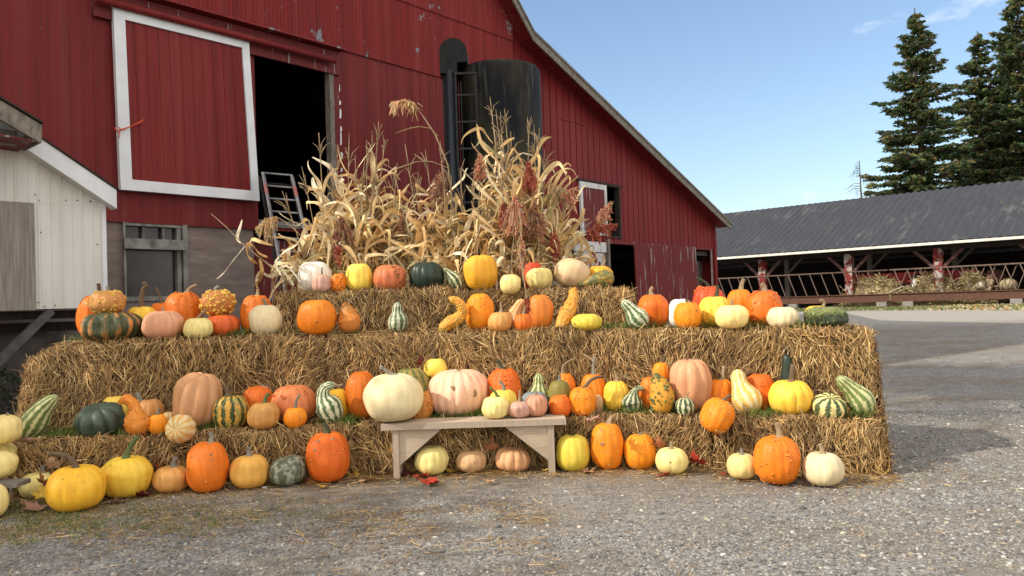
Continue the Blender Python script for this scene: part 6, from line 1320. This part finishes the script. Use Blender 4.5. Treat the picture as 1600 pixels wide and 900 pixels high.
# tall nodding plume grass
def plume():
    Y = 9.0; P_ = [at(x, y, Y) for x, y in ((722,440),(708,330),(700,258),(680,210),(660,180),(648,165),(635,157))]; root = thing('plume_grass', tuple(P_[0]), "tall plume grass stalk arching left with a feathery golden head above the middle bundle", 'grass plume'); rnd = random.Random(77)
    mb = MB(); mb.tube(P_, [.012,.011,.010,.009,.007,.005,.004], 6); mb.build('stem', ST['tan'], root)
    V, F, C = [], [], []; path = [at(x, y, Y) for x, y in ((655,172),(645,163),(632,157),(621,158),(615,166))]
    for k in range(230):
        u = rnd.random(); j = min(3, int(u*4)); p = path[j].lerp(path[j+1], u*4-j); d = (path[j+1]-path[j]).normalized(); L = rnd.uniform(.07,.2)*(1-.3*u); o = Vector((rnd.gauss(0,.35), rnd.gauss(0,.4), -abs(rnd.gauss(.2,.4)))); q = [p, p+(d+o).normalized()*L*.5, p+(d*.7+o).normalized()*L*.8+Vector((0,0,-L*.35))]
        col = tuple(x*rnd.uniform(.8,1.2) for x in rnd.choice([(.6,.42,.2),(.55,.34,.15),(.66,.5,.28)])); ribbon(V, F, C, q, [.003,.005,.002], Vector((1,0,.3)), col, .3)
    np_mesh('plume', V, F, M['dryleaf'], root, col=np.clip(np.array(C),0,1))
    V, F, C = [], [], []
    ribbon(V, F, C, [at(x, y, Y) for x, y in ((685,212),(672,200),(655,197),(640,200),(617,208))], [.008,.014,.014,.01,.002], Vector((0,1,.3)), (.5,.38,.2), .3, 1.0); ribbon(V, F, C, [at(x, y, Y) for x, y in ((700,262),(675,252),(650,252),(622,262),(605,272))], [.01,.018,.018,.012,.002], Vector((0,1,.3)), (.42,.36,.2), .3, 1.0)
    np_mesh('leaves', V, F, M['dryleaf'], root, col=np.clip(np.array(C),0,1))
plume()
# stray stalk sprawling to the left of the top tier
def stray():
    Y = 8.35; root = thing('corn_stalk', tuple(at(460, 450, Y)), "single broken corn stalk sprawling left in front of the grey foundation wall", 'corn stalk'); rnd = random.Random(5)
    P_ = [at(x, y, Y) for x, y in ((462,452),(435,425),(405,402),(380,382),(355,356),(330,334))]; mb = MB(); mb.tube(P_, [.012,.011,.009,.007,.005,.003], 6); mb.build('stem', ST['tan'], root); V, F, C = [], [], []
    for pts, w in ((((378,380),(371,372),(374,358),(378,343)), .018), (((382,385),(365,405),(350,425),(338,436)), .014), (((384,382),(395,385),(405,398),(418,402)), .03), (((384,386),(386,398),(392,408),(402,412)), .03), (((390,392),(394,375),(408,378),(425,383)), .022), (((440,430),(432,410),(445,395),(462,385),(470,372)), .028), (((405,405),(408,425),(402,440),(404,452)), .03), (((460,445),(440,420),(425,430),(408,425),(400,440)), .035), (((470,440),(450,415),(437,418),(418,412)), .022), (((430,425),(425,445),(432,460)), .02)):
        pp = [at(x, y, Y+rnd.uniform(-.1,.1)) for x, y in pts]; Q = []
        for k in range(len(pp)-1):
            a, b, c, d = pp[max(0,k-1)], pp[k], pp[k+1], pp[min(len(pp)-1,k+2)]
            for u in (0,.25,.5,.75): Q.append(.5*((2*b)+(c-a)*u+(2*a-5*b+4*c-d)*u*u+(-a+3*b-3*c+d)*u**3))
        Q.append(pp[-1]); n = len(Q); ribbon(V, F, C, Q, [w*(math.sin(math.pi*(.12+.86*k/(n-1)))**.6) for k in range(n)], Vector((0,1,.4)), tuple(LC[rnd.randrange(5)]), .5, rnd.uniform(-2.5,2.5), rnd)
    np_mesh('leaves', V, F, M['dryleaf'], root, col=np.clip(np.array(C),0,1), smooth=True)
stray()
# husks hanging over the top tier between bundles (low loose leaves of one mesh = stuff)
def husks():
    rnd = random.Random(91); V, F, C = [], [], []
    for k in range(620):
        px = rnd.choice([rnd.uniform(440,618), rnd.uniform(655,765), rnd.uniform(760,905)]); Y = rnd.uniform(8.72, 9.25); top = 345+60*abs(math.sin(px*.03)); py = rnd.uniform(top, 440); p = at(px, py, Y); az = rnd.uniform(0, 6.28); h = Vector((math.cos(az), math.sin(az)*.5, 0)); L = rnd.uniform(.22,.55); rise = rnd.uniform(-.5,1.1); dr = rnd.uniform(.5,2.2)
        Q = [p+h*L*v*(1-.25*v)+Vector((0,0,L*(rise*v-dr*v*v*.6))) for v in [q/8 for q in range(9)]]; w = rnd.uniform(.018,.045); ribbon(V, F, C, Q, [w*(min(1, .4+2.5*q/8)*(1-(q/8)**1.5)**.9+.001) for q in range(9)], h.cross(Vector((0,0,1))), tuple(LC[rnd.choices(range(6), [5,3,5,5,2,2])[0]]*rnd.uniform(.7,1.1)), rnd.uniform(.2,.7), rnd.uniform(-2.5,2.5), rnd)
    o = np_mesh('corn_husks', V, F, M['dryleaf'], col=np.clip(np.array(C),0,1), smooth=True, origin=at(660, 440, 9)); tag(o, "tangle of dry corn husks filling the foot of the corn bundles", 'husks', kind='stuff')
husks()

# ================================================================ ladder in front of the barn door
LY = 12.3
lad = thing('ladder', tuple(Vector((at(470,450,LY).x, LY, .3))), "aluminium extension ladder leaning into the open barn doorway", 'ladder')
tl, tr, bl_, br_ = at(411, 270, LY+.45), at(456, 274, LY+.45), at(449, 470, LY-.25), at(503, 473, LY-.25)
def ext(a, b, k): return b + (b-a)*k
bl2, br2 = ext(tl, bl_, .35), ext(tr, br_, .35)
for a, b in ((tl, bl2), (tr, br2)):
    mb = MB(); mb.bar(a, b, .035, .075, up=(0,1,0)); ro = mb.build('side_rail', M['alu'], lad)
    mb = MB(); p1, p2 = a.lerp(b, .07), a.lerp(b, .13); mb.bar(p1+Vector((0,-.002,0)), p2+Vector((0,-.002,0)), .037, .078, up=(0,1,0)); mb.build('sticker', mat_simple('faded_red_sticker', (.5,.15,.13), (.4,.2,.18), 10, .5), ro)
n = 13
for k in range(n):
    u = .0+k/n; a, b = tl.lerp(bl2, u), tr.lerp(br2, u); mb = MB(); mb.tube([a, b], .016, 8); mb.build('rung', M['alu'], lad)
off = Vector((-.10, .12, -.05)); mb = MB(); mb.bar(tl+off, bl2+off, .03, .06, up=(0,1,0)); mb.bar(tr+off+Vector((.05,0,.0)), br2+off+Vector((.05,0,0)), .03, .06, up=(0,1,0)); mb.tube([tl+off+Vector((.1,0,-.1)), tr+off+Vector((.05,0,-.1))], .014, 8); mb.build('rear_section', M['ladderiron'], lad)

# ================================================================ fallen maple leaves
LM = {}
def leafmat(name, c, c2):
    if name not in LM: LM[name] = mat_simple(name, c, c2, 30, .6, bump=.3, bd=.002)
    return LM[name]
LEAF = [(0,-.05),(.10,.03),(.34,-.10),(.30,.06),(.52,.22),(.36,.26),(.42,.42),(.20,.36),(.22,.62),(.12,.58),(0,.85)]
LEAF = LEAF + [(-x, y) for x, y in LEAF[-2:0:-1]]
def leaf(px, py, size, colr, label, z=None, Y=None, stand=0, seed=0):
    cols = dict(red=((.42,.05,.025),(.28,.03,.02)), rust=((.34,.13,.05),(.22,.07,.03)), tan=((.50,.31,.17),(.36,.20,.10)), yellow=((.62,.42,.06),(.5,.3,.04)), maroon=((.17,.03,.03),(.10,.02,.02)), pinkt=((.42,.24,.17),(.28,.14,.10)))[colr]
    p = at(px, py, Y) if Y else onz(px, py, (z or 0)); rnd = random.Random(int(px*7+py)); s = size*1.25*PX*p.y/.9; a = rnd.uniform(0, 6.28); tl_ = Matrix.Rotation(a, 3, 'Z'); tx = Matrix.Rotation(R(rnd.uniform(8,28)+stand), 3, 'X'); cu = rnd.uniform(.3,.7)
    mb = MB(); rings = []
    ctr = Vector((0,.3,0))
    def pt(x, y): 
        zz = cu*((x*x)*.9 + (y-.35)**2*.6) + .05*math.sin(x*9+seed)+.05*math.cos(y*8); return tl_ @ (tx @ Vector((x, y, zz)))*s
    pts = [Vector((x, y, 0)) for x, y in LEAF]; A = [pt(v.x, v.y) for v in pts]; Bm = [pt((v.x*.5), ctr.y+(v.y-ctr.y)*.5) for v in pts]; c = pt(0, .3); low = min(v.z for v in A+Bm+[c]); o_ = p + Vector((0,0,.006-low))
    n = len(A); mb.v = [tuple(o_+v) for v in A+Bm+[c]]
    for k in range(n): mb.f.append((k, (k+1) % n, n+(k+1) % n, n+k)); mb.m.append(0); mb.sm.append(True); mb.f.append((n+k, n+(k+1) % n, 2*n)); mb.m.append(0); mb.sm.append(True)
    o = mb.build('maple_leaf', leafmat(colr+'_leaf', *cols), origin=p); tag(o, label, 'leaf', 'fallen maple leaves')
leaf(683, 756, 30, 'red', "bright red curled maple leaf lying alone on the gravel in front of the bench")
leaf(640, 742, 26, 'maroon', "dark red leaf behind the left leg of the bench"); leaf(655, 746, 22, 'red', "red leaf touching the pale pumpkin under the bench")
leaf(708, 738, 22, 'yellow', "yellow and brown leaf left of the buff pumpkin under the bench"); leaf(768, 705, 18, 'rust', "rusty leaf stuck in the bale between the two squash under the bench", Y=6.86, stand=60)
leaf(912, 740, 24, 'tan', "pale brown leaf in front of the greenish yellow pumpkin"); leaf(772, 755, 14, 'tan', "small pale leaf flat on the gravel below the peach squash"); leaf(856, 736, 10, 'yellow', "tiny yellow leaf inside the right leg of the bench")
leaf(566, 735, 24, 'rust', "rusty leaf right of the largest orange pumpkin, against the bale"); leaf(588, 741, 24, 'pinkt', "pinkish brown leaf between the orange pumpkin and the bench leg"); leaf(570, 752, 26, 'tan', "pale tan leaf on the dirt left of the bench leg"); leaf(553, 745, 16, 'yellow', "yellow leaf scrap beside the largest orange pumpkin"); leaf(602, 742, 18, 'tan', "tan leaf leaning on the left bench leg")
leaf(490, 757, 24, 'rust', "orange-brown leaf in front of the mottled squash"); leaf(508, 762, 14, 'yellow', "small yellow leaf below the largest orange pumpkin")
leaf(248, 772, 38, 'tan', "large pale brown leaf propped in front of the squat tan pumpkin"); leaf(222, 775, 30, 'maroon', "dark maroon leaf at the foot of the yellow pumpkin with the green stem"); leaf(182, 786, 26, 'pinkt', "pinkish brown leaf between the two yellow pumpkins"); leaf(168, 780, 22, 'rust', "rusty leaf standing in the gap between the two yellow pumpkins", stand=40)
leaf(70, 778, 28, 'yellow', "yellow leaf leaning on the biggest yellow pumpkin", stand=35, z=.05); leaf(66, 800, 34, 'pinkt', "pinkish brown leaf at the lower left of the biggest yellow pumpkin"); leaf(70, 764, 26, 'rust', "rust red leaf between the pale and the biggest yellow pumpkin", Y=6.02, stand=60); leaf(44, 790, 18, 'tan', "curled tan leaf in the grass below the pale pumpkin"); leaf(244, 738, 22, 'rust', "orange-brown leaf peeping out behind the squat tan pumpkin", Y=6.5, stand=60); leaf(82, 735, 20, 'tan', "tan leaf caught behind the biggest yellow pumpkin", Y=6.3, stand=60)
leaf(1091, 728, 26, 'red', "red leaf leaning on the bale right of the small scarred pumpkin", stand=40, Y=6.5); leaf(1033, 744, 18, 'red', "reddish leaf below the scarred pale yellow pumpkin"); leaf(1133, 742, 22, 'red', "orange-red leaf left of the small yellow-cream pumpkin"); leaf(1165, 752, 18, 'maroon', "dark red leaf between the small cream and the huge warty pumpkin"); leaf(1258, 746, 22, 'yellow', "yellowish leaf between the huge warty and the cream yellow pumpkin")
leaf(920, 658, 26, 'pinkt', "pinkish brown leaf on the low ledge under the warty orange pumpkin", z=.47); leaf(29, 692, 26, 'pinkt', "pinkish leaf on the low ledge beside the topmost pale squash", z=.47); leaf(112, 660, 24, 'rust', "brown leaf on the low ledge left of the dark grey-green squash", z=.47); leaf(657, 573, 14, 'maroon', "dark red leaf behind the giant cream pumpkin", Y=7.3, stand=60); leaf(1030, 702, 18, 'rust', "brown leaf on the bale above the scarred pale yellow pumpkin", Y=6.6, stand=60)

# ================================================================ grass, straw litter, stones
def scatter_blades(name, pts, hmin, hmax, w, cols, label, cat, kind='stuff', lay=.3, matl=None):
    n = len(pts); P_ = np.array(pts); D = rng.normal(0, lay, (n, 3)); D[:, 2] = 1 if lay < 2 else np.abs(rng.normal(0, .12, n)); D = unit(D) if lay < 2 else unit(np.concatenate([rng.normal(0,1,(n,2)), rng.normal(.04,.06,(n,1))], 1))
    v, f, c = strands(P_, D, rng.uniform(hmin, hmax, n), rng.uniform(w*.6, w*1.3, n), unit(rng.normal(0,1,(n,3))), unit(rng.normal(0,1,(n,3))*np.array([1,1,.3])), np.array(cols)[rng.integers(0, len(cols), n)]*rng.uniform(.75,1.2,(n,1)))
    o = np_mesh(name, v, f, matl or M['grassm'], col=np.clip(c,0,1)); return tag(o, label, cat, kind=kind)
gp = []
def tuft(px, py, z, r, n, Y=None):
    p = at(px, py, Y) if Y else onz(px, py, z)
    for _ in range(n):
        a = rng.uniform(0, 6.28); q = r*math.sqrt(rng.random()); gp.append((p.x+q*math.cos(a)*1.6, p.y+q*math.sin(a)*.6, z))
for px, z, Y, r, n in ((290,1.265,7.52,.12,160),(270,1.265,7.6,.1,90),(345,1.265,7.6,.14,170),(385,1.265,7.58,.12,150),(445,1.265,7.62,.12,110),(535,1.26,7.6,.1,60),(215,1.265,7.6,.08,60),(128,1.265,7.6,.12,90),(960,1.225,7.6,.18,150),(1010,1.22,7.4,.1,90),(1085,1.21,7.3,.15,120),(1180,1.205,7.1,.1,80),(1240,1.2,7.0,.1,70),(1250,1.2,6.9,.06,60)): tuft(px, 500, z-.01, r, n, Y)
for px, Y, r, n in ((85,6.75,.14,260),(125,6.75,.1,120),(325,6.85,.12,240),(190,6.7,.1,60),(240,6.75,.08,70),(548,6.98,.08,110),(540,6.9,.06,60),(745,7.0,.16,420),(690,7.0,.1,120),(870,7.02,.1,110),(1000,6.95,.12,160),(1085,6.9,.08,80),(1045,6.9,.1,90),(1195,6.55,.1,130),(1340,6.4,.08,60),(960,7.05,.1,90),(505,6.95,.08,60)): tuft(px, 650, Z1-.01, r, n, Y)
scatter_blades('grass_tufts', gp, .05, .12, .0045, [(.06,.14,.02),(.10,.19,.035),(.16,.21,.05)], "green grass sprouting on the straw ledges", 'grass', lay=.45)
gp = []
for _ in range(15000):
    px = rng.uniform(-80, 1000)**1.0; x = rng.uniform(-4.8, -.2); y = rng.uniform(4.75, 6.4); k = smooth(-1.0, -3.4, x) if False else min(1, max(0, (-.4-x)/3.0))
    dens_ = k*(1-abs(y-(5.75-.12*(x+3)))/.75)+.25*mnoise.noise(Vector((x*2.5, y*3.5, 0)))
    if rng.random() < dens_*1.0 - .05: gp.append((x, y, 0))
for _ in range(3000):
    x = rng.uniform(-4.7, -3.2); y = rng.uniform(5.0, 6.3)
    if mnoise.noise(Vector((x*3, y*3, 1))) > -.2: gp.append((x, y, 0))
for _ in range(1300):
    x = rng.uniform(-3.6, -2.1); y = rng.normal(5.45-.1*(x+3), .13)
    if mnoise.noise(Vector((x*6, y*6, 2))) > -.05: gp.append((x, y, 0))
scatter_blades('grass', gp, .02, .06, .004, [(.07,.14,.025),(.12,.18,.04),(.20,.2,.06),(.36,.29,.14),(.3,.24,.12)], "short grass mixed with straw along the left foot of the display", 'grass', lay=.9)
lp = []
for _ in range(13000):
    px = rng.uniform(0, 1400); f = lerp_tab(T1, px); Y = f - abs(rng.normal(0, .22)) + .02; p = at(px, 700, Y); 
    if abs(mnoise.noise(Vector((p.x*2, Y*2, 4)))) > .05: lp.append((p.x, Y, rng.uniform(.006,.016)))
for _ in range(7000):
    x = rng.uniform(-4.8, .2); y = 5.55 + rng.normal(0, .42) - .1*(x+3)
    if mnoise.noise(Vector((x*1.5, y*2.5, 9))) > -.15: lp.append((x, y, rng.uniform(.006,.014)))
for _ in range(450):
    lp.append((rng.uniform(-4,5), rng.uniform(3.8,6.4), .008))
for _ in range(260):
    lp.append((rng.uniform(2.9,3.8), rng.uniform(5.6,7.0), .008))
n = len(lp); D = unit(np.concatenate([rng.normal(0,1,(n,2)), rng.normal(.03,.05,(n,1))], 1)); v, f, c = strands(np.array(lp), D, rng.gamma(3,.018,n)+.02, rng.uniform(.002,.005,n), unit(rng.normal(0,.3,(n,3))+np.array([0,0,1.])), unit(rng.normal(0,1,(n,3))*np.array([1,1,.1])), straw_cols(n))
v[:, 2] = np.maximum(v[:, 2], .004); o = np_mesh('loose_straw', v, f, M['straw'], col=c); tag(o, "loose straw scattered on the ground around the bales", 'straw', kind='stuff')
# gravel stones
def stones(n, xr, yr, rmin, rmax, name, label, cols, pw=2.2, acc=None):
    ico = [];
    t = (1+5**.5)/2; B = unit(np.array([(-1,t,0),(1,t,0),(-1,-t,0),(1,-t,0),(0,-1,t),(0,1,t),(0,-1,-t),(0,1,-t),(t,0,-1),(t,0,1),(-t,0,-1),(-t,0,1)], float)); T = np.array([(0,11,5),(0,5,1),(0,1,7),(0,7,10),(0,10,11),(1,5,9),(5,11,4),(11,10,2),(10,7,6),(7,1,8),(3,9,4),(3,4,2),(3,2,6),(3,6,8),(3,8,9),(4,9,5),(2,4,11),(6,2,10),(8,6,7),(9,8,1)])
    P_ = []
    while len(P_) < n:
        y = yr[0] + (yr[1]-yr[0])*rng.random()**1.5; x = rng.uniform(-.72, .72)*y + .0
        if acc and not acc(x, y): continue
        if xr[0] < x < xr[1]: P_.append((x, y, 0))
    P_ = np.array(P_); r = rmin + (rmax-rmin)*rng.random(n)**pw*1.0
    sq = rng.uniform([.7,.7,.35], [1.4,1.2,.8], (n,3)); a = rng.uniform(0, 6.28, n); jit = 1+rng.normal(0,.13,(n,12,1)); V = B[None]*jit*sq[:,None,:]*r[:,None,None]
    ca, sa = np.cos(a)[:,None], np.sin(a)[:,None]; X = V[:,:,0]*ca - V[:,:,1]*sa; Yv = V[:,:,0]*sa + V[:,:,1]*ca; V = np.stack([X, Yv, V[:,:,2]], 2)
    gz = np.array([.022*mnoise.noise(Vector((p[0]*.7, p[1]*.7, 0))) + .007*mnoise.noise(Vector((p[0]*4, p[1]*4, 3))) for p in P_]); V += P_[:,None,:]; V[:,:,2] += (gz + r*.12)[:,None]
    F = (np.arange(n)*12)[:,None,None] + T[None]; C = np.array(cols)[rng.integers(0, len(cols), n)]*rng.uniform(.7,1.25,(n,1))
    o = np_mesh(name, V.reshape(-1,3), F.reshape(-1,3), M['stone'], col=np.clip(np.repeat(C,12,0),0,1)); return tag(o, label, 'gravel', kind='stuff')
def acc(x, y):
    f = mnoise.noise(Vector((x*.5, y*.9, 7))); k = .55 + 1.1*f + .35*smooth(1.5, 4, x)
    k *= 1-.75*smooth(5.6, 6.5, y)*(1-smooth(2.4, 3.4, x)); return rng.random() < k
GC = [(.20,.19,.175),(.28,.27,.245),(.14,.135,.13),(.33,.315,.28),(.26,.215,.16),(.17,.17,.17),(.31,.29,.26),(.11,.105,.10)]
stones(5200, (-9,14), (9.0,17), .010, .026, 'far_gravel', "coarser stones on the shaded part of the yard towards the cattle shed", GC, 2.5)
stones(44000, (-6,7), (3.6,9.0), .0035, .013, 'gravel', "grey gravel covering the yard", GC, acc=acc)
stones(2600, (-6,7), (3.6,10), .008, .022, 'pebbles', "larger pale pebbles among the gravel on the right of the yard", GC+[(.40,.38,.34),(.44,.37,.28),(.44,.43,.41)], 3.0, lambda x, y: rng.random() < (.12+.9*smooth(.5,3,x)))
# scraps and weeds at the foot of the cattle shed
P_ = []; C_ = []
for _ in range(7000):
    s0 = rng.uniform(2, 24); nn = 1.0+5.2*rng.random()**1.6; q = F3(s0, 0, nn); kk = mnoise.noise(Vector((s0*.8, nn, 3)))
    z = ground_z(q.x, q.y)+.03; P_.append((q.x, q.y, z)); right = s0 > 11
    C_.append(random.choice([(.5,.45,.25),(.55,.3,.12),(.6,.55,.4),(.12,.17,.04)]) if right and kk > -.1 else random.choice([(.12,.17,.04),(.16,.2,.06),(.3,.26,.14),(.2,.17,.1)]))
vs_ = leafcloud('vegetable_scraps', np.array(P_), .075, np.array(C_), M['mleaf']); tag(vs_, "strip of weeds and thrown vegetable scraps at the foot of the cattle shed", 'scraps', kind='stuff')
